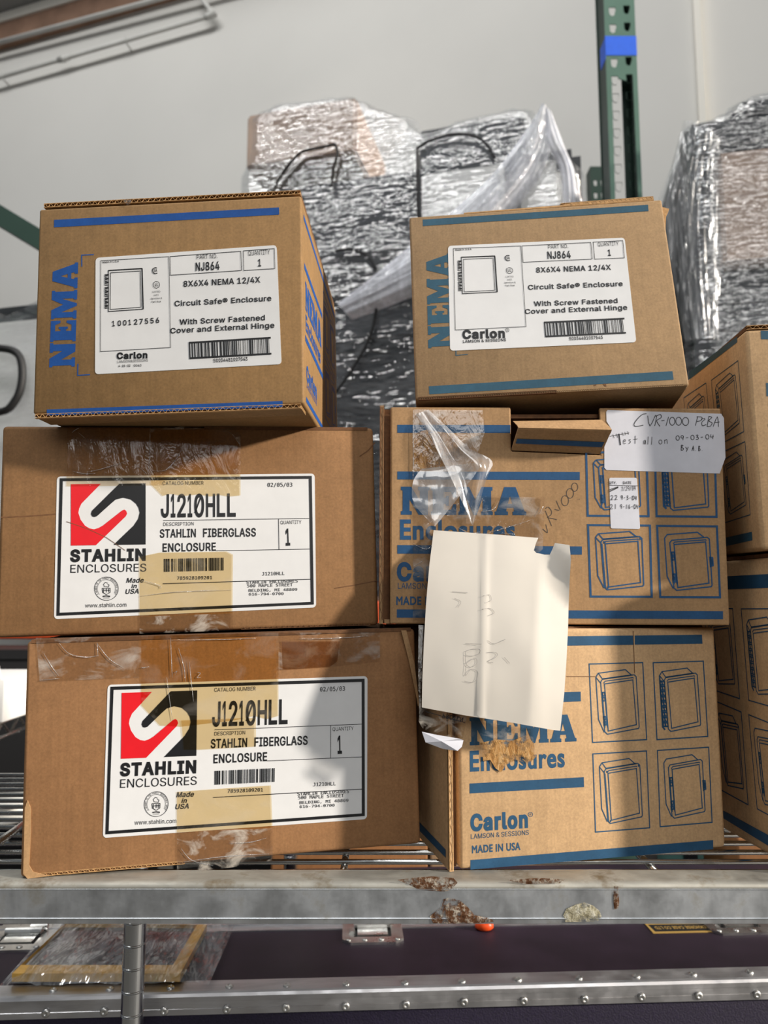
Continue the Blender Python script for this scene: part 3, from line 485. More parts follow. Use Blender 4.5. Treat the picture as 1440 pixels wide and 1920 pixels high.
GLYPHS['M'] = {
 ' ': [439],
 ',': [439,[169,112,269,112,269,32,198,-106,133,-106,169,34]],
 '-': [439,[118,230,311,230,311,161,118,161]],
 '/': [439,[306,526,385,526,106,-72,26,-72]],
 '0': [439,[162,261,166,281,177,298,194,310,214,314,234,310,252,299,263,281,267,261,263,241,252,224,234,212,214,208,194,212,177,223,166,240],[214,467,193,464,175,455,160,440,147,418,129,353,123,259,129,166,147,101,160,79,175,64,193,55,214,52,236,55,254,64,270,79,283,101,300,166,306,259,300,353,283,418,270,440,254,455,236,464],[214,535,255,531,290,518,321,495,345,464,365,425,378,378,386,323,389,259,386,196,378,141,365,94,345,55,321,24,290,2,255,-12,214,-16,174,-12,139,2,108,24,84,55,65,94,51,141,43,196,40,259,43,323,51,378,65,425,84,464,108,495,139,518,174,531]],
 '1': [439,[88,65,197,65,197,449,80,423,80,499,202,526,238,526,279,526,279,65,387,65,387,-6,88,-6]],
 '2': [439,[141,64,375,65,375,-6,47,-6,47,62,229,258,268,312,284,351,287,377,284,405,263,441,226,461,197,464,166,461,115,446,51,414,51,499,82,512,135,528,187,535,233,533,282,519,323,493,352,458,368,415,371,373,359,322,328,267]],
 '3': [439,[282,278,328,258,366,214,381,157,375,92,354,50,331,26,304,8,254,-10,194,-16,120,-9,42,11,42,95,94,72,144,59,200,56,236,61,263,74,289,101,298,128,298,171,289,197,263,224,237,237,216,241,132,243,132,278,132,313,202,313,241,321,274,344,286,371,286,405,279,427,265,444,236,459,208,464,158,461,57,434,57,512,137,530,197,535,251,530,296,513,322,496,343,474,363,436,369,379,355,331,322,295]],
 '4': [439,[253,444,102,187,174,187,250,187],[241,526,332,526,332,187,401,187,401,118,332,118,332,62,332,-6,250,-6,250,118,30,118,30,192]],
 '5': [439,[66,526,341,526,341,455,142,455,142,341,173,348,217,349,271,337,303,322,341,287,359,258,371,225,377,187,375,127,365,91,349,60,313,21,283,3,229,-13,177,-16,110,-10,44,8,44,93,100,68,140,58,194,56,230,62,258,77,284,109,294,141,295,180,288,214,278,233,257,256,228,271,192,278,151,277,112,269,66,250]],
 '6': [439,[351,513,351,435,291,459,231,463,191,452,159,427,136,389,126,356,115,283,127,306,162,335,197,347,244,349,294,338,323,323,356,289,378,244,386,207,388,146,383,108,372,74,355,45,321,11,292,-4,258,-13,221,-16,178,-12,140,1,108,22,83,52,64,90,51,137,43,194,41,292,53,377,69,424,106,481,156,517,220,534,283,532],[220,283,182,275,154,252,136,216,129,167,136,118,154,81,182,59,220,51,258,58,285,80,302,116,308,167,302,218,285,254,258,275]],
 '7': [439,[42,526,382,526,382,489,194,-6,153,-6,107,-6,289,455,42,455]],
 '8': [439,[214,241,175,235,146,216,128,187,122,146,129,106,147,76,175,57,214,51,254,57,283,76,301,105,307,146,301,187,283,216,254,235],[141,276,110,287,72,324,53,372,54,425,69,465,86,487,108,506,148,526,214,535,281,526,322,506,344,487,360,465,375,425,376,372,357,324,319,287,288,276,325,264,353,242,368,224,379,203,388,167,387,105,372,61,354,36,330,15,287,-6,214,-16,142,-6,99,15,75,36,58,61,42,105,41,166,47,191,62,224,76,242,104,264],[134,388,139,353,154,329,179,313,214,308,250,313,275,329,290,353,295,388,290,423,275,448,250,464,214,469,179,464,154,448,139,423]],
 '9': [439,[207,237,245,244,273,267,291,303,298,352,291,402,273,438,245,461,207,468,169,461,142,440,125,404,120,352,125,301,142,265,169,244],[76,6,76,84,136,60,196,56,236,67,268,92,291,130,301,163,312,236,301,213,265,184,231,172,183,170,149,176,105,197,71,230,49,276,41,312,39,374,44,412,55,446,72,475,106,508,135,523,169,532,206,535,250,531,287,518,319,497,344,467,363,429,376,382,384,325,386,227,374,142,358,95,321,39,271,2,207,-15,144,-13]],
 'A': [439,[214,446,148,198,214,198,281,198],[168,526,262,526,425,-6,339,-6,301,129,128,129,90,-6,5,-6]],
 'B': [439,[134,242,134,64,226,64,263,69,295,84,313,110,319,138,315,183,305,207,287,225,261,237,238,241],[134,456,134,311,222,312,252,316,280,330,295,353,300,378,298,413,289,431,275,443,233,455],[52,526,250,524,299,512,326,499,349,481,366,458,381,419,383,376,378,343,365,316,346,295,320,281,299,278,335,269,355,255,379,229,394,196,400,170,401,125,395,93,383,65,365,41,326,15,275,-1,212,-6,52,-6]],
 'C': [439,[380,14,305,-12,234,-15,168,2,130,25,86,76,64,120,46,198,42,259,50,348,74,422,114,479,168,517,211,531,259,535,305,531,355,516,380,504,379,418,330,449,280,465,228,463,190,446,161,416,141,370,133,331,128,259,130,210,141,149,153,117,179,81,214,60,243,54,273,54,324,67,379,101]],
 'D': [439,[151,64,209,70,251,87,279,117,296,164,305,259,296,356,286,390,271,415,252,432,225,445,173,455,124,456,124,64],[153,526,210,522,259,510,318,476,359,423,383,351,390,292,390,227,383,168,369,118,333,59,300,31,259,10,183,-5,42,-6,42,526]],
 'E': [439,[63,526,383,526,383,455,145,455,145,313,373,313,373,242,145,242,145,65,390,65,390,-6,63,-6]],
 'G': [439,[390,40,349,10,295,-11,244,-16,175,-6,135,12,101,40,61,97,43,144,30,228,30,291,37,348,61,421,86,462,118,494,155,517,198,531,255,535,303,528,373,496,372,409,335,438,306,454,277,463,246,466,216,463,177,446,148,416,134,387,123,351,116,285,117,209,128,148,147,102,165,81,187,65,214,56,244,53,275,56,295,63,311,73,311,203,236,203,236,273,390,273]],
 'H': [439,[42,526,124,526,124,313,305,313,305,526,388,526,388,-6,305,-6,305,242,124,242,124,-6,42,-6]],
 'I': [439,[64,526,365,526,365,455,256,455,256,65,365,65,365,-6,64,-6,64,65,173,65,173,455,64,455]],
 'J': [439,[32,17,33,114,73,84,106,67,139,56,173,53,205,57,228,67,242,83,252,111,257,170,257,455,124,455,124,526,339,526,339,169,334,103,324,67,310,38,290,16,249,-6,195,-15,139,-14,89,-4]],
 'L': [439,[69,526,152,526,152,65,403,65,403,-6,69,-6]],
 'M': [439,[24,526,128,526,214,267,300,526,405,526,405,-6,328,-6,328,230,332,447,245,179,183,179,97,447,101,-6,24,-6]],
 'N': [439,[42,526,142,526,311,104,307,526,387,526,387,-6,288,-6,119,416,122,-6,42,-6]],
 'O': [439,[309,259,303,357,286,421,273,441,257,455,238,463,214,466,191,463,172,455,156,441,143,421,126,357,120,259,126,162,143,99,156,79,172,64,191,56,214,53,238,56,257,64,273,78,286,98,303,162],[395,259,392,195,384,140,370,92,351,53,325,23,294,1,257,-12,214,-16,172,-12,135,1,104,23,79,53,59,92,46,139,37,195,35,259,37,324,46,379,59,427,79,466,104,496,135,518,172,531,214,535,257,531,294,518,325,496,351,466,370,427,384,379,392,324]],
 'P': [439,[145,456,145,273,232,273,262,279,292,297,311,326,317,354,314,395,303,419,286,437,242,454],[63,526,221,526,281,520,330,503,356,485,377,462,392,434,400,401,403,346,397,311,385,280,367,255,331,226,299,213,242,204,145,203,145,-6,63,-6]],
 'R': [439,[277,244,305,233,332,203,439,-6,350,-6,274,154,240,199,203,213,126,214,126,-6,44,-6,44,526,195,526,255,520,303,504,330,486,351,463,366,436,375,405,377,356,370,321,355,290,332,266,302,249],[126,456,126,284,209,284,239,289,268,305,286,331,291,358,288,399,278,422,261,439,217,455]],
 'S': [439,[358,507,358,421,310,447,271,460,231,466,190,463,163,454,137,432,125,412,122,387,129,353,150,330,184,316,294,285,333,264,362,236,380,200,388,158,385,106,370,60,351,35,314,7,282,-6,245,-14,193,-16,146,-12,49,17,49,106,106,75,141,62,185,54,227,54,258,62,288,82,302,102,309,138,302,176,279,202,245,217,135,246,97,266,69,292,51,324,43,362,45,410,61,455,80,481,117,511,148,524,182,533,259,533]],
 'T': [439,[10,526,419,526,419,455,256,455,256,-6,174,-6,174,455,10,455]],
 'U': [439,[45,199,45,526,128,526,128,142,130,111,137,91,153,72,182,57,222,53,258,61,280,75,295,96,300,118,301,167,301,526,384,526,381,131,371,76,344,32,298,0,242,-15,170,-12,117,7,80,38,58,76,49,118]],
}
GLYPHS['F'] = {
 ' ': [326],
 'A': [715,[381,716,273,716,-45,-30,120,-30,206,171,457,171,548,-30,713,-30],[327,476,390,319,330,319,269,319]],
 'D': [798,[46,-30,343,-30,428,-22,505,1,572,37,629,84,674,140,707,203,727,270,734,341,728,407,711,473,681,535,639,592,584,641,516,679,435,704,342,712,46,712],[204,564,324,564,387,559,438,545,481,525,514,498,540,465,558,428,569,386,573,342,562,274,548,238,526,202,495,169,453,143,399,125,329,118,204,118]],
 'E': [548,[492,712,45,712,45,-30,501,-30,501,118,203,118,203,270,482,270,482,418,203,418,203,564,492,564]],
 'I': [298,[204,712,46,712,46,-30,204,-30]],
 'M': [829,[739,712,604,712,391,450,179,712,43,712,43,-30,201,-30,192,474,369,237,413,237,591,474,581,-30,739,-30]],
 'N': [829,[736,712,584,712,593,210,166,712,44,712,44,-30,196,-30,187,469,608,-30,736,-30]],
 'S': [506,[429,660,375,691,312,714,248,721,198,717,152,707,112,689,77,664,48,633,27,596,14,555,10,507,24,435,63,376,115,331,269,229,295,198,304,164,300,148,287,130,263,116,224,109,182,115,142,131,104,158,22,234,14,38,73,-1,124,-22,177,-35,235,-39,280,-35,322,-23,360,-4,393,22,419,53,439,90,452,132,456,177,442,259,403,322,351,370,196,467,170,494,162,523,166,541,180,556,204,568,240,573,270,570,303,560,340,541,425,478]],
 'U': [756,[678,712,520,712,518,242,513,207,502,181,475,148,433,125,372,112,310,114,262,130,222,160,201,190,194,214,189,280,189,712,31,712,31,257,38,187,58,125,89,73,130,31,178,0,231,-22,287,-35,345,-39,421,-34,488,-18,546,9,594,45,631,91,657,144,673,203,678,267]],
 'c': [486,[423,448,338,479,263,488,209,483,159,469,116,445,79,413,49,373,28,326,15,274,11,216,16,163,30,114,53,70,84,33,122,2,166,-20,216,-35,288,-39,349,-31,433,-5,433,149,347,115,309,107,255,108,233,113,193,138,181,153,171,172,164,196,162,224,164,250,180,296,209,328,225,337,245,343,293,344,330,333,423,281]],
 'e': [527,[468,181,367,125,333,113,299,107,256,108,213,122,200,132,175,166,170,181,478,181,472,273,461,328,443,376,416,416,383,448,344,470,299,484,251,488,201,483,154,469,113,446,77,416,49,377,28,333,15,284,11,230,15,179,27,131,47,85,74,45,110,10,153,-16,204,-34,288,-38,365,-25,411,-6,468,27],[172,300,174,305,181,317,205,339,217,345,232,349,271,349,283,346,306,330,321,305,322,300]],
 'l': [267,[184,712,35,712,35,-30,184,-30]],
 'n': [548,[180,479,31,479,31,-30,180,-30,180,309,212,339,232,351,251,356,274,355,295,346,309,327,318,297,320,139,320,-30,469,-30,469,278,466,325,456,367,439,404,417,434,389,458,356,476,287,488,242,483,199,467,162,442,174,445]],
 'o': [600,[273,488,219,483,168,468,123,445,83,414,51,375,26,331,11,282,6,229,11,174,26,122,49,77,81,37,121,5,166,-19,218,-34,273,-39,330,-34,382,-20,429,3,470,35,502,75,526,121,541,173,546,229,541,283,526,333,501,377,468,415,428,446,381,469,329,483],[272,347,322,338,360,314,385,277,395,228,385,172,376,152,362,134,345,120,326,111,272,101,223,111,206,121,191,134,166,175,157,229,166,277,190,314,226,339]],
 'r': [444,[39,479,39,-30,188,-30,190,259,195,278,213,314,238,335,266,342,293,334,359,286,399,352,437,413,372,463,340,479,307,487,268,486,227,469,188,437,177,403,188,479]],
 's': [433,[354,441,283,472,246,482,209,488,156,486,121,478,65,449,26,400,13,336,25,282,54,240,93,207,203,139,220,124,223,118,221,113,216,108,204,102,189,100,133,112,11,178,11,12,113,-29,198,-39,266,-28,323,4,361,55,372,89,374,144,359,184,345,205,288,255,179,327,167,339,166,341,166,341,169,344,178,348,193,350,243,340,354,284]],
 'u': [548,[467,-30,467,479,318,479,318,139,304,123,283,107,262,98,240,95,226,96,201,106,196,110,184,132,179,166,179,479,30,479,30,169,33,125,43,84,59,48,81,18,108,-7,141,-25,177,-36,235,-38,278,-27,335,5,324,2,318,-30]],
}

from mathutils.geometry import delaunay_2d_cdt
_tri = {}
def winding(p, loops):
    w = 0
    for l in loops:
        for i in range(len(l)):
            x0, y0 = l[i - 1]; x1, y1 = l[i]
            if (y0 <= p[1]) != (y1 <= p[1]):
                c = (x1 - x0) * (p[1] - y0) - (p[0] - x0) * (y1 - y0)
                if y1 > y0 and c > 0: w += 1
                elif y1 < y0 and c < 0: w -= 1
    return w

def fill_outline(loops):
    """triangles of a glyph outline (contours may overlap)"""
    pts = [Vector(p) for l in loops for p in l]
    edges = []; k = 0
    for l in loops:
        n = len(l)
        edges += [(k + i, k + (i + 1) % n) for i in range(n)]
        k += n
    r = delaunay_2d_cdt(pts, edges, [], 0, 1e-4)
    V, tri = r[0], []
    for f in r[2]:
        c = sum((V[i] for i in f), Vector((0, 0))) / len(f)
        if winding(c, loops): tri.append(tuple(f))
    return [(v.x, v.y) for v in V], tri

def glyph(style, ch):
    k = (style, ch)
    if k not in _tri:
        g = GLYPHS[style].get(ch)
        if g is None:
            g = GLYPHS['B'].get(ch) or GLYPHS['R'].get(ch) or [300]
        loops = [[(l[i], l[i + 1]) for i in range(0, len(l), 2)] for l in g[1:]]
        ps, tri = fill_outline(loops) if loops else ([], [])
        _tri[k] = (g[0], ps, tri)
    return _tri[k]

CAPH = {k: 509.0 for k in 'RBHM'}
CAPH['F'] = 682.0

# slab serif capitals of the boxes' big lettering, height 1
SLAB = {
 'N': (1.0, [[(0,1),(.36,1),(.66,.50),(.66,.86),(.60,.88),(.60,1),(1.0,1),(1.0,.88),(.94,.86),(.94,0),(.62,0),(.30,.54),(.30,.14),(.38,.12),(.38,0),(0,0),(0,.12),(.06,.14),(.06,.86),(0,.88)]]),
 'E': (.90, [[(0,0),(0,.12),(.06,.14),(.06,.86),(0,.88),(0,1),(.88,1),(.88,.62),(.78,.62),(.70,.82),(.44,.82),(.44,.62),(.50,.6),(.54,.68),(.62,.68),(.62,.32),(.54,.32),(.50,.40),(.44,.38),(.44,.18),(.70,.18),(.78,.38),(.88,.38),(.88,0)]]),
 'M': (1.22, [[(0,0),(0,.12),(.05,.14),(.05,.86),(0,.88),(0,1),(.38,1),(.60,.54),(.82,1),(1.2,1),(1.2,.88),(1.15,.86),(1.15,.14),(1.2,.12),(1.2,0),(.80,0),(.80,.12),(.85,.14),(.85,.60),(.64,0),(.53,0),(.28,.60),(.28,.14),(.34,.12),(.34,0)]]),
 'A': (1.10, [[(0,0),(0,.12),(.06,.14),(.34,1),(.74,1),(1.04,.14),(1.1,.12),(1.1,0),(.62,0),(.62,.12),(.68,.14),(.66,.26),(.42,.26),(.40,.14),(.46,.12),(.46,0)],[(.46,.40),(.62,.40),(.54,.68)]]),
}

class Face:
    """a flat side of a box: local origin, two unit directions, outward normal; turns photo pixels into places on that side"""
    def __init__(s, M, o, u, v, bulge=0):
        s.M = M; s.Mi = M.inverted()
        s.o = Vector(o); s.u = Vector(u); s.v = Vector(v); s.n = s.u.cross(s.v)
    def uv(s, px, py):
        c = s.Mi @ CAM
        d = s.Mi.to_3x3() @ ray(px, py)
        p = c + d * ((s.o - c).dot(s.n) / d.dot(s.n)) - s.o
        return (p.dot(s.u), p.dot(s.v))
    def pt(s, u, v, h=0.0):
        return s.o + s.u * u + s.v * v + s.n * h
    def poly(s, mb, pts, h, t=0.0):
        l = [s.uv(*p) for p in pts]
        if t: mb.prism([l], s.pt, h, h + t)
        else: mb.flat([l], s.pt, h)
    def quad(s, mb, x0, y0, x1, y1, x2, y2, x3, y3, h):
        s.poly(mb, [(x0, y0), (x1, y1), (x2, y2), (x3, y3)], h)
    def stroke(s, mb, pts, w, h, closed=False, smooth=0):
        """a pen line through pixels pts, w pixels wide"""
        if smooth: pts = curve(pts, smooth)
        q = [Vector(s.uv(*p)) for p in pts]
        a = Vector(s.uv(*pts[0])); b = Vector(s.uv(pts[0][0] + 10, pts[0][1]))
        c = Vector(s.uv(pts[0][0], pts[0][1] + 10))
        hw = w * ((b - a).length * (c - a).length) ** .5 / 10 / 2
        ribbon(mb, q, hw, lambda x, y: s.pt(x, y, h), closed)
    def text(s, mb, style, string, p0, p1, cap, h, shear=0.0, flip=False, track=0.0):
        """string set between the pixels p0 and p1 of its baseline, capitals cap pixels tall"""
        a = Vector(s.uv(*p0)); b = Vector(s.uv(*p1))
        e1 = (b - a); L = e1.length; e1.normalize()
        e2 = Vector((-e1.y, e1.x))
        d = Vector((p1[0] - p0[0], p1[1] - p0[1])).normalized()
        up = (p0[0] + d.y * cap, p0[1] - d.x * cap)
        H = abs((Vector(s.uv(*up)) - a).dot(e2))
        if flip: e2 = -e2
        if style == 'slab':
            tot = sum(SLAB[c][0] + .05 for c in string) - .05
            x = 0
            for c in string:
                w, loops = SLAB[c]
                mb.flat([[tuple(a + e1 * ((x + p[0]) / tot * L) + e2 * (p[1] * H)) for p in l] for l in loops], s.pt, h)
                x += w + .05
            return
        adv = [glyph(style, c)[0] + track * 1000 for c in string]
        g0 = glyph(style, string[0]); gl = glyph(style, string[-1])
        left = min(p[0] for p in g0[1]); right = max(p[0] for p in gl[1])
        tot = sum(adv[:-1]) + right - left
        sx = L / tot; sy = H / CAPH[style]
        x = -left
        for c, ad in zip(string, adv):
            _, ps, tri = glyph(style, c)
            if ps:
                vs_ = []
                for p in ps:
                    q = a + e1 * ((x + p[0]) * sx + shear * p[1] * sy) + e2 * (p[1] * sy)
                    vs_.append(s.pt(q.x, q.y, h))
                mb.add(vs_, tri)
            x += ad

def curve(pts, k=4):
    """smooth a pen line (Catmull-Rom)"""
    out = []
    n = len(pts)
    for i in range(n - 1):
        p0 = pts[max(i - 1, 0)]; p1 = pts[i]; p2 = pts[i + 1]; p3 = pts[min(i + 2, n - 1)]
        for j in range(k):
            t = j / k
            out.append(tuple(.5 * ((2 * p1[c]) + (-p0[c] + p2[c]) * t + (2 * p0[c] - 5 * p1[c] + 4 * p2[c] - p3[c]) * t * t + (-p0[c] + 3 * p1[c] - 3 * p2[c] + p3[c]) * t ** 3) for c in range(len(p1))))
    out.append(tuple(pts[-1]))
    return out

def ribbon(mb, q, hw, f, closed=False):
    n = len(q)
    L = []; Rr = []
    for i in range(n):
        if closed:
            a = q[(i - 1) % n]; b = q[(i + 1) % n]; c = q[i]
        else:
            a = q[max(i - 1, 0)]; b = q[min(i + 1, n - 1)]; c = q[i]
        d1 = (c - a); d2 = (b - c)
        if d1.length < 1e-9: d1 = d2
        if d2.length < 1e-9: d2 = d1
        d1 = d1.normalized(); d2 = d2.normalized()
        t = (d1 + d2)
        t = t.normalized() if t.length > .2 else d1
        nn = Vector((-t.y, t.x))
        k = min(1.8, 1 / max(.45, nn.dot(Vector((-d1.y, d1.x)))))
        L.append(c + nn * hw * k); Rr.append(c - nn * hw * k)
    m = n if closed else n - 1
    mb.add([f(p.x, p.y) for p in L] + [f(p.x, p.y) for p in Rr],
           [(i, (i + 1) % n, n + (i + 1) % n, n + i) for i in range(m)])

def bilin(quad, u, v):
    """quad = TL, TR, BR, BL pixels; u right, v down"""
    (ax, ay), (bx, by), (cx, cy), (dx, dy) = quad
    return (ax * (1 - u) * (1 - v) + bx * u * (1 - v) + cx * u * v + dx * (1 - u) * v,
            ay * (1 - u) * (1 - v) + by * u * (1 - v) + cy * u * v + dy * (1 - u) * v)

def round_quad(quad, r, k=4):
    """rounded corners on a quad, r as fraction pair (ru, rv)"""
    ru, rv = r
    pts = []
    for cx, cy, a0 in ((ru, rv, 180), (1 - ru, rv, 270), (1 - ru, 1 - rv, 0), (ru, 1 - rv, 90)):
        for i in range(k + 1):
            a = R(a0 + 90 * i / k)
            pts.append(bilin(quad, cx + ru * math.cos(a), cy + rv * math.sin(a)))
    return pts

def barcode(mb, face, quad, h, seed, n=60, rails=0.0):
    rnd = random.Random(seed)
    ws = []
    for i in range(n):
        ws.append(rnd.choice((1, 1, 1, 2, 2, 3)))
    tot = sum(ws); x = 0
    for i, w in enumerate(ws):
        if i % 2 == 0:
            a, b = x / tot, (x + w) / tot
            face.poly(mb, [bilin(quad, a, rails), bilin(quad, b, rails), bilin(quad, b, 1 - rails), bilin(quad, a, 1 - rails)], h)
        x += w
    if rails:
        for v0, v1 in ((0, rails), (1 - rails, 1)):
            face.poly(mb, [bilin(quad, 0, v0), bilin(quad, 1, v0), bilin(quad, 1, v1), bilin(quad, 0, v1)], h)

def enclosure(mb, face, quad, kind, lw, h, frame_w=None):
    """the line drawing of a hinged wall box inside its frame"""
    P = lambda pts: [bilin(quad, *p) for p in pts]
    S = lambda pts, w=1.0, closed=False: face.stroke(mb, P(pts), lw * w, h, closed)
    S([(0, 0), (1, 0), (1, 1), (0, 1)], frame_w or 1.1, True)
    # lid: outer rounded outline and window
    S([(.20, .235), (.235, .20), (.83, .155), (.865, .18), (.875, .83), (.86, .85), (.28, .905), (.235, .87)], 1.0, True)
    S([(.255, .25), (.285, .225), (.80, .19), (.815, .20)], .9)
    S([(.27, .26), (.80, .22), (.825, .80), (.30, .865)], 1.0, True)
    # body behind
    S([(.115, .17), (.165, .12), (.67, .085), (.775, .155)], 1.0)
    if kind in ('hinge', 'screw', 'piano'):
        S([(.165, .12), (.235, .195)], .9)
        S([(.115, .17), (.195, .245)], .9)
        S([(.235, .195), (.80, .155)], 1.2)
    if kind in ('hinge', 'screw', 'latch'):
        S([(.115, .17), (.13, .71), (.225, .88)], 1.0)
    if kind == 'piano':
        for i in range(9):
            v = .24 + i * .068
            u = .115 + i * .003
            S([(u, v), (u + .09, v + .008), (u + .09, v + .055), (u, v + .048)], 1.3, True)
            S([(u + .03, v), (u + .05, v + .05)], 1.6)
        S([(.115, .17), (.125, .84), (.17, .88)], 1.6)
    if kind in ('hinge', 'latch'):
        for v0 in (.37, .68):
            for k in (0, 1):
                v = v0 + .065 * k
                S([(.225, v), (.265, v - .003), (.268, v + .04), (.228, v + .043)], 1.3, True)
        S([(.222, .36), (.245, .82)], .8)
        S([(.265, .36), (.29, .82)], .8)
    if kind == 'screw':
        for u, v in ((.25, .24), (.84, .185), (.285, .875)):
            S([(u - .012, v), (u + .012, v)], 2.0)
        S([(.215, .26), (.25, .88)], .8)
    if kind == 'latch':
        S([(.862, .44), (.90, .445), (.905, .55), (.868, .56)], 1.6, True)
        S([(.885, .46), (.888, .54)], 1.6)

def corr_edge(mb, p0, p1, up, back, t, n, amp=.36, liner=.0005, depth=.004):
    """the open edge of a corrugated board: two liners and the wave between them"""
    p0 = Vector(p0); p1 = Vector(p1); up = Vector(up).normalized(); back = Vector(back).normalized()
    for s0, s1 in ((0, liner), (t - liner, t)):
        a, b = p0 + up * s0, p1 + up * s0
        c, d = p1 + up * s1, p0 + up * s1
        mb.add([a, b, c, d, a + back * depth, b + back * depth, c + back * depth, d + back * depth],
               [(0, 1, 2, 3), (4, 7, 6, 5), (0, 4, 5, 1), (1, 5, 6, 2), (2, 6, 7, 3), (3, 7, 4, 0)])
    m = n * 6
    vs_ = []
    for i in range(m + 1):
        f = i / m
        z = t * .5 + math.sin(f * n * 2 * math.pi) * (t * .5 - liner)
        for k in (0, 1):
            for e in (-.00022, .00022):
                vs_.append(p0.lerp(p1, f) + up * (z + e) + back * (depth * k))
    fs = []
    for i in range(m):
        a = i * 4; b = a + 4
        fs += [(a, b, b + 1, a + 1), (a + 1, b + 1, b + 3, a + 3), (a, a + 2, b + 2, b)]
    mb.add(vs_, fs)

# ------------------------------------------------------------------ materials
CARD_A = cardboard('card_tan', srgb(138, 108, 71))
CARD_B = cardboard('card_light', srgb(150, 123, 90))
CARD_C = cardboard('card_mid', srgb(168, 134, 96))
CARD_D = cardboard('card_brown', srgb(136, 101, 67))
CARD_E = cardboard('card_brown_dark', srgb(146, 107, 72))
CARD_F = cardboard('card_buff', srgb(194, 160, 120))
CARD_EDGE = plain('card_cut_edge', srgb(176, 138, 92), .85, var=.25, vscale=300)
CARD_DARK = plain('card_fold_dark', srgb(104, 70, 42), .85, var=.25, vscale=200)  # darker card; also paints the shade of creases, dents and gaps
INK_BLUE = ink('ink_blue', srgb(26, 74, 142))
INK_TEAL = ink('ink_teal', srgb(42, 80, 100))
INK_MID = ink('ink_mid_blue', srgb(36, 80, 122))
INK_SLATE = ink('ink_slate_blue', srgb(34, 76, 108))
INK_BLACK = plain('ink_black', srgb(18, 19, 22), .45, var=.15, vscale=200)
INK_RED = plain('ink_red', srgb(214, 22, 34), .4, var=.04)
PENCIL = plain('pen_grey', srgb(70, 62, 58), .6)
PENCIL_FAINT = plain('pencil_faint', srgb(160, 156, 152), .7)
PEN_BLACK = plain('pen_black', srgb(30, 30, 34), .5)
LABEL_WHITE = plain('label_white', srgb(216, 217, 218), .38, spec=.4, var=.03, vscale=40, bmp=.05)
LABEL_GREY = plain('label_paper', srgb(212, 214, 224), .55, var=.04, vscale=60, bmp=.06)
PAPER = plain('paper_white', srgb(205, 199, 189), .65, var=.02, vscale=30)
TAPE_AGED = tape_mat('tape_aged', (.86, .66, .36, 1), .12, .0, cscale=26)
TAPE_CLEAR = tape_mat('tape_clear', (.90, .86, .80, 1), .42, .03, cscale=30)
TAPE_CLOUDY = tape_mat('tape_cloudy', (.80, .76, .70, 1), .75, .02, (.70, .64, .56, 1), 45)
FILM_TWIST = film_mat('film_twisted', .10, .12, (22, 22, 6), (0, .6, 0), streak=.3, bstr=.12)
GLUE = None

def fibre_mat():
    m, nt, out = new_mat('torn_fibre')
    f = noise_tex(nt, 1, 6, .7, coords(nt, (160, 60, 60), (0, .5, 0)), 1.5)
    c = ramp(nt, f, [(.3, srgb(120, 82, 46)), (.5, srgb(176, 134, 84)), (.7, srgb(206, 176, 132))])
    n = bump(nt, f, .8, .003)
    d = N(nt, 'ShaderNodeBsdfDiffuse'); nt.links.new(c, d.inputs[0]); nt.links.new(n, d.inputs['Normal'])
    t = N(nt, 'ShaderNodeBsdfTransparent')
    f2 = noise_tex(nt, 70, 5, .7)
    fac = ramp(nt, f2, [(.40, grey(0)), (.52, grey(1))])
    mx = nt.nodes.new('ShaderNodeMixShader')
    nt.links.new(fac, mx.inputs[0]); nt.links.new(t.outputs[0], mx.inputs[1]); nt.links.new(d.outputs[0], mx.inputs[2])
    nt.links.new(mx.outputs[0], out.inputs[0])
    return m
FIBRE = fibre_mat()

def metal_mat(name, col, rough=.35, wear=None, scale=(8, 8, 60), amt=.25, metal=1.0):
    m, nt, out = new_mat(name)
    f = noise_tex(nt, 1, 5, .6, coords(nt, scale), .5)
    g = noise_tex(nt, 22, 5, .65)
    rgb = N(nt, 'ShaderNodeRGB'); rgb.outputs[0].default_value = col
    c = mul(nt, rgb.outputs[0], ramp(nt, f, [(.3, grey(1 - amt)), (.7, grey(1 + amt * .6))]))
    if wear:
        c = mixc(nt, ramp(nt, g, [(wear[0], grey(0)), (wear[1], grey(1))]), c, wear[2])
    p = principled(nt, out, c, rough, metal, .5, bump(nt, f, .06, .001))
    r = ramp(nt, g, [(.3, grey(max(.05, rough - .12))), (.7, grey(min(1, rough + .15)))])
    nt.links.new(r, p.inputs['Roughness'])
    return m
ALU_BAR = metal_mat('aluminium_bar', (.60, .63, .66, 1), .46, (.58, .76, srgb(150, 146, 134)), (30, 30, 7), .22)
ALU_LIP = metal_mat('aluminium_lip', (.42, .41, .37, 1), .66, (.55, .72, srgb(120, 104, 78)), (14, 30, 30), .3)
def rust_mat(name, stops, cover=(.40, .50)):
    m, nt, out = new_mat(name)
    f = noise_tex(nt, 170, 6, .7)
    d = N(nt, 'ShaderNodeBsdfDiffuse'); nt.links.new(ramp(nt, f, stops), d.inputs[0]); nt.links.new(bump(nt, f, .9, .002), d.inputs['Normal'])
    t = N(nt, 'ShaderNodeBsdfTransparent')
    mx = nt.nodes.new('ShaderNodeMixShader')
    nt.links.new(ramp(nt, noise_tex(nt, 75, 6, .75), [(cover[0], grey(0)), (cover[1], grey(1))]), mx.inputs[0])
    nt.links.new(t.outputs[0], mx.inputs[1]); nt.links.new(d.outputs[0], mx.inputs[2]); nt.links.new(mx.outputs[0], out.inputs[0])
    return m
RUST = rust_mat('rust_patch', [(.3, srgb(52, 34, 26)), (.5, srgb(100, 70, 50)), (.66, srgb(196, 190, 176))])
RUST2 = rust_mat('corrosion_patch', [(.3, srgb(96, 88, 62)), (.5, srgb(170, 164, 140)), (.68, srgb(226, 224, 212))])
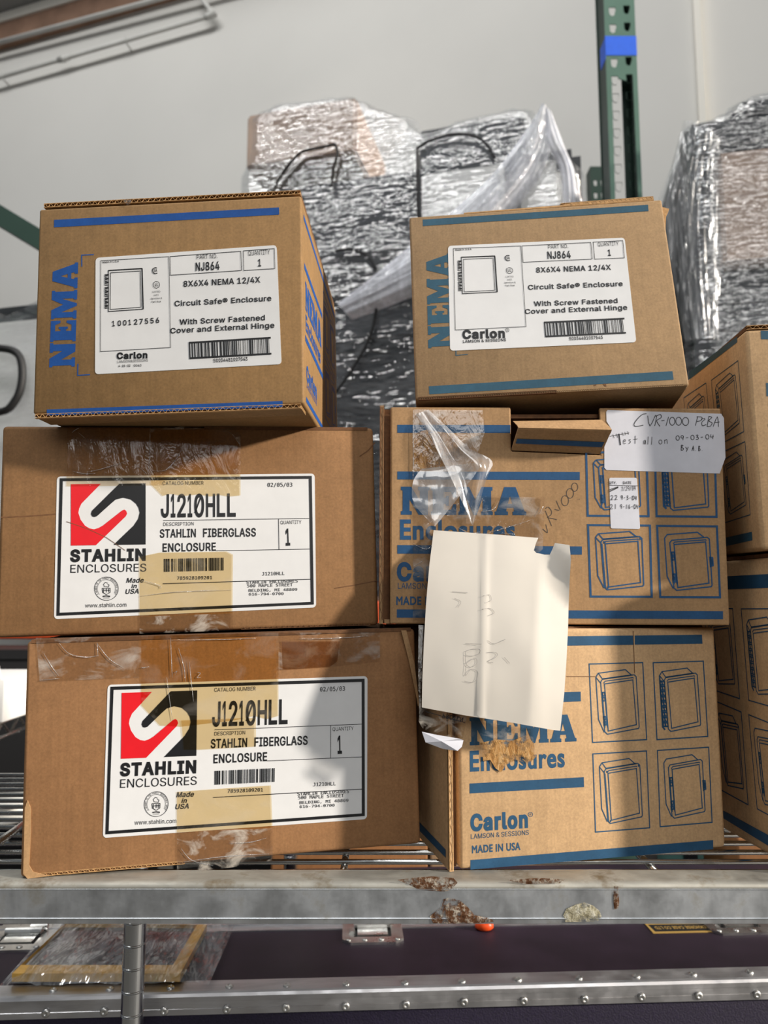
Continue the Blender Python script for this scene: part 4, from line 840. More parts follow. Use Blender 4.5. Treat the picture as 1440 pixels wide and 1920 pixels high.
CHROME = metal_mat('chrome', (.68, .68, .66, 1), .22, (.56, .74, srgb(120, 110, 90)), (10, 40, 40), .2)
CHROME_DARK = metal_mat('post_chrome', (.58, .60, .62, 1), .20, None, (60, 60, 3), .15)
ALU_CASE = metal_mat('case_aluminium', (.64, .64, .66, 1), .42, None, (5, 40, 40), .3)
STEEL = metal_mat('zinc_steel', (.72, .72, .70, 1), .34, None, (30, 30, 30), .2)
CASE_MAT = plain('aubergine_laminate', srgb(40, 29, 42), .55, spec=.35, var=.25, vscale=14, bmp=.08)
CASE_FRONT = plain('aubergine_textured', srgb(24, 16, 42), .6, spec=.4, var=.3, vscale=500, bmp=.4)
WALL_MAT = plain('wall_paint', srgb(208, 207, 203), .8, spec=.15, var=.03, vscale=1.3, bmp=.04)
TRIM_MAT = plain('trim_paint', srgb(226, 223, 214), .6)
FLOOR_MAT = plain('concrete', srgb(84, 82, 78), .7, var=.15, vscale=3)
WOOD = plain('stained_timber', srgb(150, 118, 98), .8, var=.22, vscale=9, bmp=.2)
PIPE = plain('conduit_paint', srgb(196, 196, 192), .5, var=.06, vscale=8)
CEIL_MAT = plain('ceiling_sheet', srgb(158, 158, 156), .8, var=.04, vscale=4)
RACK_GREEN = plain('rack_green', srgb(80, 110, 98), .5, spec=.4, var=.06, vscale=12)
RACK_DARK = plain('rack_dark_green', srgb(28, 52, 44), .5, spec=.4, var=.06, vscale=12)
RACK_ORANGE = plain('rack_orange', srgb(190, 74, 34), .5, var=.06)
TAPE_BLUE = plain('painter_tape', srgb(28, 92, 214), .6, var=.05, vscale=40)
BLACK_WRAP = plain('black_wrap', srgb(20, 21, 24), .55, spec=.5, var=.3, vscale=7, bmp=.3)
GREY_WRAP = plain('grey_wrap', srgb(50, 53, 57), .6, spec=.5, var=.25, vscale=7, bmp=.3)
KRAFT_BG = plain('kraft_wrapped', srgb(160, 138, 122), .6, var=.12, vscale=9)
WHITE_BG = plain('white_carton', srgb(226, 226, 224), .6, var=.05, vscale=6)
BLACK_CORD = plain('black_cord', srgb(16, 16, 18), .6)
DARK_PLASTIC = plain('dark_plastic', srgb(18, 18, 20), .6)
TEAL_PLASTIC = plain('teal_plastic', srgb(84, 128, 122), .5)
GREY_PLASTIC = plain('grey_plastic', srgb(150, 156, 166), .5)
ORANGE_PLASTIC = plain('orange_plastic', srgb(240, 84, 30), .35, spec=.5)
GOLD = plain('gold_moulding', srgb(224, 176, 84), .4, metal=.3, var=.15, vscale=60)
PLATE_GOLD = plain('plate_gold', srgb(214, 176, 100), .4, metal=.4)
GLASS_DARK = plain('picture_glass', srgb(40, 42, 48), .12, spec=.6)
WHITE_PLASTIC = plain('white_plastic', srgb(206, 206, 202), .5)
FILM_A = film_mat('stretch_film', .0, .14, (9, 9, 46), (0, .12, 0), streak=.18, rough=.08, bstr=.36)
FILM_B = film_mat('stretch_film_diagonal', .02, .08, (20, 20, 3.5), (0, .7, 0), streak=.3, rough=.22)
FILM_C = film_mat('stretch_film_rough', .0, .14, (10, 10, 42), (0, .2, 0), streak=.18, rough=.08, bstr=.36)
FILM_ROPE = film_mat('film_rope', .55, .14, (40, 40, 5), (0, .62, 0), milkcol=(.86, .88, .96, 1), streak=.4)
BAG_FILM = film_mat('bag_film', .04, .14, (30, 9, 9), (0, 0, .6), streak=.35, bstr=.6)

# ------------------------------------------------------------------ the hall: back wall, floor, ceiling edge
WALL_YAW = R(18)
W0 = Vector((0, 3.3, 0)); WS = Vector((math.cos(WALL_YAW), -math.sin(WALL_YAW), 0)); WN = Vector((-math.sin(WALL_YAW), -math.cos(WALL_YAW), 0))
def wpt(s_, z, n): return W0 + WS * s_ + WN * n + Vector((0, 0, z))
def wpx(px, py, n):
    p = on_plane(px, py, W0 + WN * n, WN)
    return ((p - W0).dot(WS), p.z)

def wall_box(mb, s0, s1, z0, z1, n0, n1):
    c = [wpt(s_, z, n) for n in (n0, n1) for z in (z0, z1) for s_ in (s0, s1)]
    mb.add(c, [(0, 1, 3, 2), (4, 6, 7, 5), (0, 4, 5, 1), (2, 3, 7, 6), (0, 2, 6, 4), (1, 5, 7, 3)])

mb = MB(); wall_box(mb, -6, 6, 0, 6.0, -.2, 0)
tag(mb.build('wall_back', WALL_MAT), kind='structure')
mb = MB(); mb.box((-7, -4, -.1), (7, 6.5, 0))
tag(mb.build('floor', FLOOR_MAT), kind='structure')
s_, z_ = wpx(1311, 105, .03)
mb = MB(); wall_box(mb, s_ - .012, s_ + .014, 0, 6.0, 0, .03)
tag(mb.build('trim_1', TRIM_MAT), kind='structure')
# timber ledger along the top of the wall, white strip and ceiling sheet above it
sa, za = wpx(0, 95, 0); sb, zb = wpx(0, 44, .04)
mb = MB(); wall_box(mb, -6, 2.5, za, zb, 0, .04)
tag(mb.build('beam', WOOD), kind='structure')
mb = MB(); wall_box(mb, -6, 2.5, zb, zb + .055, 0, .05)
tag(mb.build('trim_2', TRIM_MAT), kind='structure')
mb = MB(); mb.add([wpt(-6, zb + .055, .0), wpt(2.5, zb + .055, .0), wpt(2.5, zb + .45, .9), wpt(-6, zb + .45, .9), wpt(-6, zb + .11, .0), wpt(2.5, zb + .11, .0), wpt(2.5, zb + .51, .9), wpt(-6, zb + .51, .9)],
                  [(0, 1, 2, 3), (7, 6, 5, 4), (0, 4, 5, 1), (1, 5, 6, 2), (2, 6, 7, 3), (3, 7, 4, 0)])
tag(mb.build('ceiling', CEIL_MAT), kind='structure')

# conduits on the wall
def conduit(name, label, pts, r, n):
    e = empty(name, label, 'pipe')
    mb = MB(); mb.tube(pts, r, 12); mb.build('tube', PIPE, e, True)
    return e
p0 = wpt(*wpx(0, 79, .07), .07); p1 = wpt(*wpx(290, 0, .07), .07); d = p1 - p0
conduit('conduit', 'grey metal conduit strapped along the brown timber beam', [p0 - d * .6, p1 + d * 1.2], .012, .16)
p0 = wpt(*wpx(0, 145, .05), .05); p1 = wpt(*wpx(400, 28, .05), .05)
up1 = wpt(*wpx(372, -12, .05), .05)
d = (p1 - p0)
e = conduit('conduit', 'thin metal conduit with elbow and coupling on white wall below the beam', [p0 - d * .5, p1, ], .0125, .05)
mb = MB(); mb.tube([p1, p1.lerp(up1, .5), up1], .0125, 12); mb.build('upturned_tube', PIPE, e, True)
mb = MB(); c = p0.lerp(p1, 128 / 400); dn = d.normalized()
mb.tube([c - dn * .035, c - dn * .006, c - dn * .005, c + dn * .005, c + dn * .006, c + dn * .035], [.016, .016, .019, .019, .016, .016], 12); mb.build('coupling', PIPE, e, True)
mb = MB(); mb.tube([p1 - dn * .05, p1 - dn * .02, p1, p1 + (up1 - p1).normalized() * .04], [.0155, .017, .02, .0165], 12); mb.build('elbow', PIPE, e, True)
for f in (.62, .02):
    mb = MB(); c = p0.lerp(p1, f)
    q = [c + WN * .012 + Vector((0, 0, .02)), c + WN * .014, c + WN * .012 - Vector((0, 0, .02)), c - WN * .045 - Vector((0, 0, .03))]
    mb.tube(q, .004, 6); mb.build('strap', PIPE, e, True)

# ------------------------------------------------------------------ wire shelf with its wide aluminium front bar
SHZ = 0.9525
shelf = empty('wire_shelving_unit', 'chrome wire shelf with dented aluminium front bar carrying the stacked boxes', 'shelf', Matrix.Translation((0, .7, 0)))
SH = Vector((0, .7, 0))
def shl(mb):
    mb.v = [tuple(Vector(v) - SH) for v in mb.v]; return mb
x0, x1 = -.66, .80
yb = .677
ZT, ZL, ZM, ZB = .9546, .9496, .9256, .9200
prof = [(yb + .030, ZT), (yb + .006, ZT), (yb + .002, ZT - .0012), (yb, ZT - .003), (yb + .0002, ZL + .0005), (yb - .0006, ZL + .0001), (yb - .0006, ZL - .0002), (yb + .0002, ZL - .0005),
        (yb + .0002, ZM + .0005), (yb - .0006, ZM + .0001), (yb - .0006, ZM - .0002), (yb + .0004, ZM - .0005), (yb + .0008, ZB + .0010), (yb + .003, ZB), (yb + .012, ZB), (yb + .012, ZB + .002), (yb + .004, ZB + .002), (yb + .004, ZT - .002), (yb + .030, ZT - .002)]
mb = MB()
n = len(prof)
mb.add([(x, y, z) for x in (x0, x1) for y, z in prof], [(i, (i + 1) % n, n + (i + 1) % n, n + i) for i in range(n)])
bar = shl(mb).build('front_bar', ALU_BAR, shelf, False)
# the lip is duller, with dirt; corrosion blisters sit on the bar
mb = MB(); mb.add([(x, y, z) for x in (x0, x1) for y, z in [(yb + .030, ZT + .0003), (yb + .0058, ZT + .0003), (yb + .0017, ZT - .0009), (yb - .0003, ZT - .003), (yb - .0001, ZL + .0005)]], [(i, i + 1, 6 + i, 5 + i) for i in range(4)])
shl(mb).build('lip', ALU_LIP, shelf, True)
def blister(pts_px, mat, name, bulge, zone='face'):
    mb = MB()
    P = [at_y(px, py, yb - .0003) for px, py in pts_px]
    c = sum(P, Vector()) / len(P)
    m = len(P)
    rings = [(1.0, 0.0), (.8, .6), (.5, .9), (0.0, 1.0)]
    vs_ = []
    for f, h in rings[:-1]:
        for i, p in enumerate(P):
            q = c + (p - c) * f
            vs_.append(q + Vector((0, -bulge * h * (1 + .4 * math.sin(i * 2.3)), 0)))
    vs_.append(c + Vector((0, -bulge, 0)))
    fs = []
    for k in range(len(rings) - 2):
        for i in range(m):
            j = (i + 1) % m
            fs.append((k * m + i, k * m + j, (k + 1) * m + j, (k + 1) * m + i))
    b = (len(rings) - 2) * m
    for i in range(m): fs.append((b + i, b + (i + 1) % m, len(vs_) - 1))
    mb.add(vs_, fs)
    o = shl(mb).build(name, mat, bar, True)
    return o
blister([(745, 1650), (770, 1646), (810, 1643), (850, 1646), (858, 1655), (846, 1668), (835, 1672), (810, 1670), (785, 1668), (770, 1660)], RUST, 'rust_patch', .0004)
blister([(806, 1718), (818, 1708), (828, 1700), (832, 1686), (842, 1683), (862, 1688), (878, 1702), (890, 1716), (920, 1722), (926, 1728), (895, 1731), (850, 1732), (812, 1731)], RUST, 'rust_patch', .0006)
blister([(1056, 1716), (1062, 1704), (1080, 1696), (1096, 1692), (1112, 1698), (1124, 1708), (1128, 1718), (1120, 1728), (1060, 1729)], RUST2, 'corrosion_patch', .0006)
blister([(1151, 1662), (1159, 1662), (1161, 1690), (1159, 1704), (1152, 1705), (1150, 1690)], RUST, 'rust_patch', .0004)
blister([(950, 1650), (1010, 1646), (1060, 1649), (1050, 1656), (985, 1658)], RUST, 'rust_patch', .0005)
# wires along the shelf and cross rods
for k in range(15):
    y = .716 + .0268 * k
    mb = MB(); mb.tube([(x0, y, SHZ - .0025), (x1, y, SHZ - .0025)], .0025, 10)
    shl(mb).build('wire', CHROME, shelf, True)
for x in (-.62, -.33, -.038, .255, .56, .78):
    mb = MB(); mb.tube([(x, .690, SHZ - .0085), (x, 1.12, SHZ - .0085)], .0035, 10)
    shl(mb).build('cross_rod', CHROME, shelf, True)
for x in (-.035,):
    mb = MB(); mb.tube([(x, .700, SHZ - .016), (x, .703, SHZ - .002)], .003, 10); shl(mb).build('rod_stub', CHROME, shelf, True)
a = at_z(-40, 1606, .957); b = at_z(70, 1527, .957)
mb = MB(); mb.tube([a, b], .004, 8); shl(mb).build('side_rail', CHROME, shelf, True)
# grooved posts
def post(x, y, top, seam):
    mb = MB()
    zs = []
    z = .01
    while z < top:
        zs += [(z, .0127), (z + .0006, .0127), (z + .0226, .0127), (z + .0230, .0124), (z + .0234, .0120), (z + .0240, .0120), (z + .0244, .0132), (z + .0250, .0132)]
        z += .0254
    zs.append((top, .0127))
    mb.tube([(x, y, z) for z, r in zs], [r for z, r in zs], 44)
    shl(mb).build('post', CHROME_DARK, shelf, False)
px_ = at_y(251, 1800, .93)
post(px_.x, .93, SHZ - .012, 0)
q = at_y(545, 1622, 1.46)
post(q.x, 1.46, SHZ - .012, 0)
a = at_y(1296, 1606, 1.02); b = at_y(1345, 1642, 1.02)
mb = MB(); mb.tube([(a.x, .98, SHZ - .012), (b.x, .98, SHZ - .05)], .004, 8); shl(mb).build('brace', CHROME, shelf, True)

# ------------------------------------------------------------------ road case under the shelf
CASE_YAW = R(2.84)
CZ = .71
case_M = Matrix.Translation((-.471, .978, 0)) @ Euler((0, 0, CASE_YAW)).to_matrix().to_4x4()
case = empty('road_case', 'dark aubergine road case with riveted aluminium edges on the floor below shelf', 'case', case_M)
Ci = case_M.inverted()
def ctop(px, py, dz=0.0):
    return Ci @ at_z(px, py, CZ + dz)
LX0, LX1, LD = -.55, 1.55, .43
rbox('body', (LX0, .003, .02), (LX1, LD, CZ - .001), .004, CASE_FRONT, case)
mb = MB(); mb.box((LX0 + .004, .028, CZ - .001), (LX1 - .004, LD - .01, CZ - .0002)); mb.build('lid_panel', CASE_MAT, case)
def angle_strip(y_edge):
    prof = [(.030, CZ - .0005), (.030, CZ + .0012), (.004, CZ + .0012), (.0005, CZ + .0002), (-.0012, CZ - .003), (-.0012, CZ - .0085), (-.0005, CZ - .0090), (-.0005, CZ - .0165), (-.0012, CZ - .017), (-.0012, CZ - .0238), (.001, CZ - .0238), (.001, CZ - .0005)]
    mb = MB(); n = len(prof)
    mb.add([(x, y, z) for x in (LX0, LX1) for y, z in prof], [(i, (i + 1) % n, n + (i + 1) % n, n + i) for i in range(n)])
    return mb.build('edge_extrusion', ALU_CASE, case)
angle_strip(0)
def rivet(p, nrm):
    mb = MB()
    nrm = Vector(nrm)
    a = nrm.orthogonal().normalized(); b = nrm.cross(a)
    prof = [(.0052, 0), (.0052, .0008), (.0044, .0018), (.0024, .0026), (.0016, .0018), (0.0003, .0014)]
    m = 12
    vs_ = [Vector(p) + (a * math.cos(2 * math.pi * k / m) + b * math.sin(2 * math.pi * k / m)) * r + nrm * h for r, h in prof for k in range(m)]
    mb.add(vs_, [(i * m + k, i * m + (k + 1) % m, (i + 1) * m + (k + 1) % m, (i + 1) * m + k) for i in range(len(prof) - 1) for k in range(m)])
    mb.build('rivet', STEEL, case, True)
for x, y in [(86, 1900), (195, 1897), (308, 1896), (425, 1893), (536, 1890), (648, 1887), (761, 1884), (870, 1879), (982, 1877), (1096, 1874), (1203, 1870), (1310, 1867), (1419, 1865)]:
    p = on_plane(x, y, case_M @ Vector((0, -.0012, 0)), case_M.to_3x3() @ Vector((0, -1, 0)))
    rivet(Ci @ p, (0, -1, 0))
for x, y in [(100, 1857), (206, 1855), (320, 1852), (430, 1850), (538, 1848), (649, 1845), (759, 1843), (866, 1840), (971, 1837), (1085, 1834), (1193, 1831), (1299, 1827), (1405, 1823)]:
    p = ctop(x, y, .0012); rivet((p.x, p.y, CZ + .0012), (0, 0, 1))
s0 = ctop(500, 1746)
mb = MB(); mb.box((LX0, s0.y, CZ - .0005), (LX1, s0.y + .035, CZ + .0015)); mb.box((LX0, s0.y + .016, CZ), (LX1, s0.y + .019, CZ + .004))
mb.build('lid_seam_extrusion', ALU_CASE, case)
def latch(cx_px, bot_px, w):
    p = ctop(cx_px, bot_px)
    x, y = p.x, p.y
    d = .085
    t = Matrix.Translation((x, y, CZ))
    hw = w / 2
    out_ = [(-hw + .012, 0), (hw - .012, 0), (hw, .012), (hw, d), (-hw, d), (-hw, .012)]
    inn = [(-hw * .62, .018), (-hw * .62, d - .012), (hw * .62, d - .012), (hw * .62, .018)]
    f = lambda u, v, h: (x + u, y + v, CZ + h)
    mb = MB(); mb.prism([out_, inn], f, -.0002, .003); pl = mb.build('latch_plate', STEEL, case)
    mb = MB(); mb.flat([inn], f, .0003); mb.build('dish', DARK_PLASTIC, pl)
    mb = MB(); mb.box((x - .022, y + .022, CZ + .0004), (x + .022, y + .050, CZ + .004)); mb.tube([(x - .026, y + .052, CZ + .006), (x + .026, y + .052, CZ + .006)], .006, 12)
    mb.tube([(x + .006, y + .060, CZ + .009), (x + .030, y + .062, CZ + .009)], .005, 10); mb.tube([(x - .030, y + .028, CZ + .002), (x - .030, y + .040, CZ + .002)], .005, 10)
    mb.build('toggle', STEEL, pl)
    for u in (-hw * .8, -hw * .27, hw * .27, hw * .8):
        mb = MB()
        mb.tube([(x + u, y + .008, CZ + .003), (x + u, y + .008, CZ + .0048)], [.0045, .003], 10); mb.build('plate_rivet', STEEL, pl, True)
latch(700, 1771, .088); latch(15, 1786, .088); latch(1402, 1753, .098)
# brass maker's plate, upside down
mb = MB()
q = [ctop(x, y) for x, y in [(1203, 1726), (1332, 1724), (1346, 1748), (1225, 1750.5)]]
def cquad(mbx, ps, h): mbx.prism([[(p.x, p.y) for p in ps]], lambda u, v, hh: (u, v, CZ + hh), 0, h)
cquad(mb, q, .0008); plate = mb.build('maker_plate', PLATE_GOLD, case)
class TopFace(Face):
    def uv(s, px, py):
        p = ctop(px, py); return (p.x, p.y)
    def pt(s, u, v, h=0): return Vector((u, v, CZ + h))
tf = TopFace(Matrix(), (0, 0, 0), (1, 0, 0), (0, 1, 0))
mb = MB(); tf.poly(mb, [(1215, 1735), (1334, 1733), (1343, 1745.5), (1229, 1748)], .0010); mb.build('plate_band', DARK_PLASTIC, plate)
mb = MB(); tf.text(mb, 'B', 'PACKHORSE CASE CO LTD', (1331, 1737), (1226, 1739), 5, .0013)
mb.build('plate_lettering', PLATE_GOLD, plate)

# ------------------------------------------------------------------ things on the case
def framed_picture():
    pts = [(22, 1833), (338, 1833), (388, 1740), (122, 1738)]
    q = [at_z(x, y, CZ + .0098) for x, y in pts]
    c = sum(q, Vector()) / 4
    e = empty('framed_picture', 'gold framed picture in a clear plastic bag lying on the road case', 'picture', Matrix.Translation((c.x, c.y, CZ + .0048)))
    o = Vector((c.x, c.y, CZ + .0048))
    fl, fr = q[0] - o, q[1] - o
    br = q[2] - o; bl = q[3] - o
    # stretch to a full picture reaching back under the shelf
    inner = lambda f: [v * f for v in (fl, fr, br, bl)]
    out_ = [(v.x, v.y) for v in inner(1.0)]
    w_, g_ = .012, .022
    inn = [(fl.x * .995, fl.y + g_), (fr.x - w_ * 1.3, fr.y + g_), (br.x - w_ * 1.2, br.y - .001), (bl.x * .995, bl.y - .001)]
    mb = MB(); mb.prism([out_, inn], lambda u, v, h: (u, v, h), 0, .010); mb.build('gold_frame', GOLD, e)
    mb = MB(); mb.prism([inn], lambda u, v, h: (u, v, h), .001, .005); mb.build('glazing', GLASS_DARK, e)
    # the bag
    bag = [(-2, 1851), (60, 1849), (150, 1851), (250, 1851), (345, 1850), (392, 1848), (405, 1815), (425, 1775), (440, 1737), (400, 1730), (270, 1730), (105, 1730), (62, 1775), (30, 1812)]
    B = [at_z(x, y, CZ + .008) - o for x, y in bag]
    mb = MB()
    nU, nV = 34, 16
    q2 = [B[0], B[5], B[8], B[11]]
    vs_ = []
    for j in range(nV + 1):
        for i in range(nU + 1):
            u, v = i / nU, j / nV
            a_ = q2[0].lerp(q2[1], u); b_ = q2[3].lerp(q2[2], u)
            p = a_.lerp(b_, v)
            edge = min(u, 1 - u, v * .8 + .05) * 9
            h = .0145 * min(1, edge) + .003 * noise.noise(Vector((u * 9, v * 6, 1.3))) + .002 * noise.noise(Vector((u * 30, v * 14, 4)))
            vs_.append((p.x, p.y, max(.0046, h)))
    mb.add(vs_, [(j * (nU + 1) + i, j * (nU + 1) + i + 1, (j + 1) * (nU + 1) + i + 1, (j + 1) * (nU + 1) + i) for j in range(nV) for i in range(nU)])
    mb.build('plastic_bag', BAG_FILM, e, True)
framed_picture()

def orange_cap():
    p = at_z(910, 1749, CZ)
    mb = MB()
    prof = [(0, 0), (.011, 0), (.014, .003), (.0135, .008), (.010, .012), (.004, .0135), (0, .0138)]
    m = 20
    mb.add([(r * math.cos(2 * math.pi * k / m), r * .8 * math.sin(2 * math.pi * k / m), h) for r, h in prof for k in range(m)],
           [(i * m + k, i * m + (k + 1) % m, (i + 1) * m + (k + 1) % m, (i + 1) * m + k) for i in range(len(prof) - 1) for k in range(m)])
    o = mb.build('orange_cap', ORANGE_PLASTIC, None, True)
    o.location = (p.x, p.y + .012, CZ + .0005)
    tag(o, 'small bright orange plastic cap on top of the dark road case', 'cap')
orange_cap()

# ------------------------------------------------------------------ the cartons
def pose(yaw, pitch, roll, loc):
    return Matrix.Translation(loc) @ Euler((R(pitch), R(roll), R(yaw)), 'YXZ').to_matrix().to_4x4()

def homography(src, dst):
    import numpy as np
    A = []
    for (x, y), (u, v) in zip(src, dst):
        A.append([x, y, 1, 0, 0, 0, -u * x, -u * y, -u]); A.append([0, 0, 0, x, y, 1, -v * x, -v * y, -v])
    h = np.linalg.svd(np.array(A))[2][-1].reshape(3, 3)
    def f(p):
        q = h @ np.array([p[0], p[1], 1.0]); return (q[0] / q[2], q[1] / q[2])
    return f

class MapFace(Face):
    """a face whose pixels are first carried from the label they were measured on"""
    def __init__(s, face, f):
        s.__dict__.update(face.__dict__); s.base = face; s.f = f
    def uv(s, px, py):
        return s.base.uv(*s.f((px, py)))

class MmFace(Face):
    """a face measured in millimetres: x to the right, y downwards"""
    def uv(s, px, py): return (px * .001, -py * .001)

H_PRINT, H_LABEL, H_TEXT, H_TAPE = .0002, .0004, .0007, .0011

def front(M): return Face(M, (0, 0, 0), (1, 0, 0), (0, 0, 1))
def leftside(M, x, d): return Face(M, (x, d, 0), (0, -1, 0), (0, 0, 1))

def printed(face, root, mat, name, fn):
    mb = MB(); fn(mb); return mb.build(name, mat, root)

def stripe(face, root, mat, quads, name='printed_stripe'):
    for q in quads:
        mb = MB(); face.poly(mb, q, H_PRINT); mb.build(name, mat, root)

# ---- small NEMA cartons (top row) ------------------------------------------------
A_LAB = [(179.6, 483.8), (518.8, 459.8), (528, 683), (178.5, 702)]
B_LAB = [(840, 461.5), (1171, 446), (1193, 642), (844, 658)]

def small_label(face, root, lab, which):
    f = homography(A_LAB, lab)
    mb = MB(); face.poly(mb, round_quad(lab, (.018, .03)), .0001, .0003); label = mb.build('shipping_label', LABEL_WHITE, root)
    F_ = MapFace(face, f)
    T = MB()
    def box4(q, w=1.0): F_.stroke(T, q, w, H_TEXT, True)
    box4([(189.6, 489.4), (317, 481.7), (320.6, 651.9), (189, 659.6)], .9)
    box4([(319.2, 481.5), (452, 471.7), (453, 507.7), (320.2, 516.5)], 1.0)
    box4([(456.7, 470.8), (514.6, 466.7), (515.6, 504.2), (457.7, 507.7)], 1.0)
    t = lambda st, s, a, b, c, **k: F_.text(T, st, s, a, b, c, H_TEXT, **k)
    t('B', 'Made in U.S.A', (193, 494), (223.5, 492), 3.4)
    t('R', 'PART NO.', (369.4, 486.9), (408, 484.3), 8)
    t('B', 'NJ864', (367.2, 508.4), (412, 505.9), 15)
    t('R', 'QUANTITY', (465.6, 480), (506.5, 477), 8.5)
    t('B', '1', (484.3, 500), (490, 499.7), 13)
    t('B', '8X6X4 NEMA 12/4X', (344.4, 538.2), (488.6, 530), 10.5)
    t('B', 'Circuit Safe® Enclosure', (327.6, 574.7), (509.3, 564.4), 9.6)
    t('B', 'With Screw Fastened', (337, 609.2), (497.2, 600.6), 9.6)
    t('B', 'Cover and External Hinge', (319.9, 625.5), (515, 614.8), 9.6)
    t('B', '50034481007543', (400.8, 679.8), (464.5, 676.4), 6.5)
    # certification marks
    for cx, cy, r, s in ((292, 508, 5.6, 'SA'), (293.8, 534.5, 6.2, 'UL')):
        ring = [(cx + r * math.cos(R(a)), cy + r * math.sin(R(a))) for a in range(50 if s == 'SA' else 0, 320 if s == 'SA' else 360, 18)]
        F_.stroke(T, ring, 1.6 if s == 'SA' else .9, H_TEXT, s == 'UL')
        t('B', s, (cx - 3.3, cy + 2.6), (cx + 3.4, cy + 2.3), 5.4)
    for i, s in enumerate(('LISTED', '64D1', 'Junction &', 'Pull Box')):
        w = (7.5, 4.5, 11, 9)[i]
        t('R', s, (293.5 - w, 549.5 + 6.2 * i), (293.5 + w, 548.7 + 6.2 * i), 3.2)
    # drawing of the box
    S = lambda p, w=1.2, c=True: F_.stroke(T, p, w, H_TEXT, c)
    S([(204, 507.7), (267, 504), (269, 580), (204, 584.5)], 1.4)
    S([(208, 512), (263.5, 508.5), (265, 576.5), (207.5, 580.5)], 1.0)
    S([(267, 504), (269, 580)], 2.2, False); S([(204, 507.7), (267, 504)], 2.0, False)
    for y0, y1 in ((515, 535), (539, 556), (559, 578)):
        S([(197.5, y0 + .5), (204, y0), (204, y1), (197.5, y1 + .5)], 1.2)
        k = 0
        y = y0 + 3
        while y < y1 - 2:
            S([(198, y), (203.5, y + (1.5 if k % 2 else -1.5))], 1.6, False); y += 3.4; k += 1
        S([(200.5, y0), (200.8, y1)], 1.0, False)
    if which == 'A':
        x = 210.8
        for i, ch in enumerate('100127556'):
            x = 211 + i * 10.2
            t('B', ch, (x, 612.3 - i * .78), (x + (6.6 if ch != '1' else 5), 611.8 - i * .78), 9.6)
        t('H', 'Carlon', (219.2, 673.3), (277, 671.5), 11)
        t('R', 'LAMSON&SESSIONS', (220.8, 681), (278, 678), 4.6)
        t('B', '4-28-02', (222.7, 688.8), (245, 688), 4); t('B', '0040', (251, 688), (265.6, 687.5), 4)
        T.build('label_text', INK_BLACK, label)
    else:
        G = face.text
        G(T, 'H', 'Carlon', (867, 635.4), (947, 633), 15, H_TEXT)
        G(T, 'B', 'LAMSON & SESSIONS', (868, 643.5), (949, 640), 5, H_TEXT)
        face.stroke(T, [(951 + 3.4 * math.cos(R(a)), 619.5 + 3.4 * math.sin(R(a))) for a in range(0, 360, 30)], .7, H_TEXT, True)
        G(T, 'R', 'R', (949.8, 621.3), (952.4, 621.2), 3.4, H_TEXT)
        T.build('label_text', INK_BLACK, label)
    mb = MB(); barcode(mb, F_, [(354.3, 641.5), (508, 632), (509.3, 665.2), (355.6, 673.8)], H_TEXT, 11, 76, .10)
    mb.build('barcode', INK_BLACK, label)

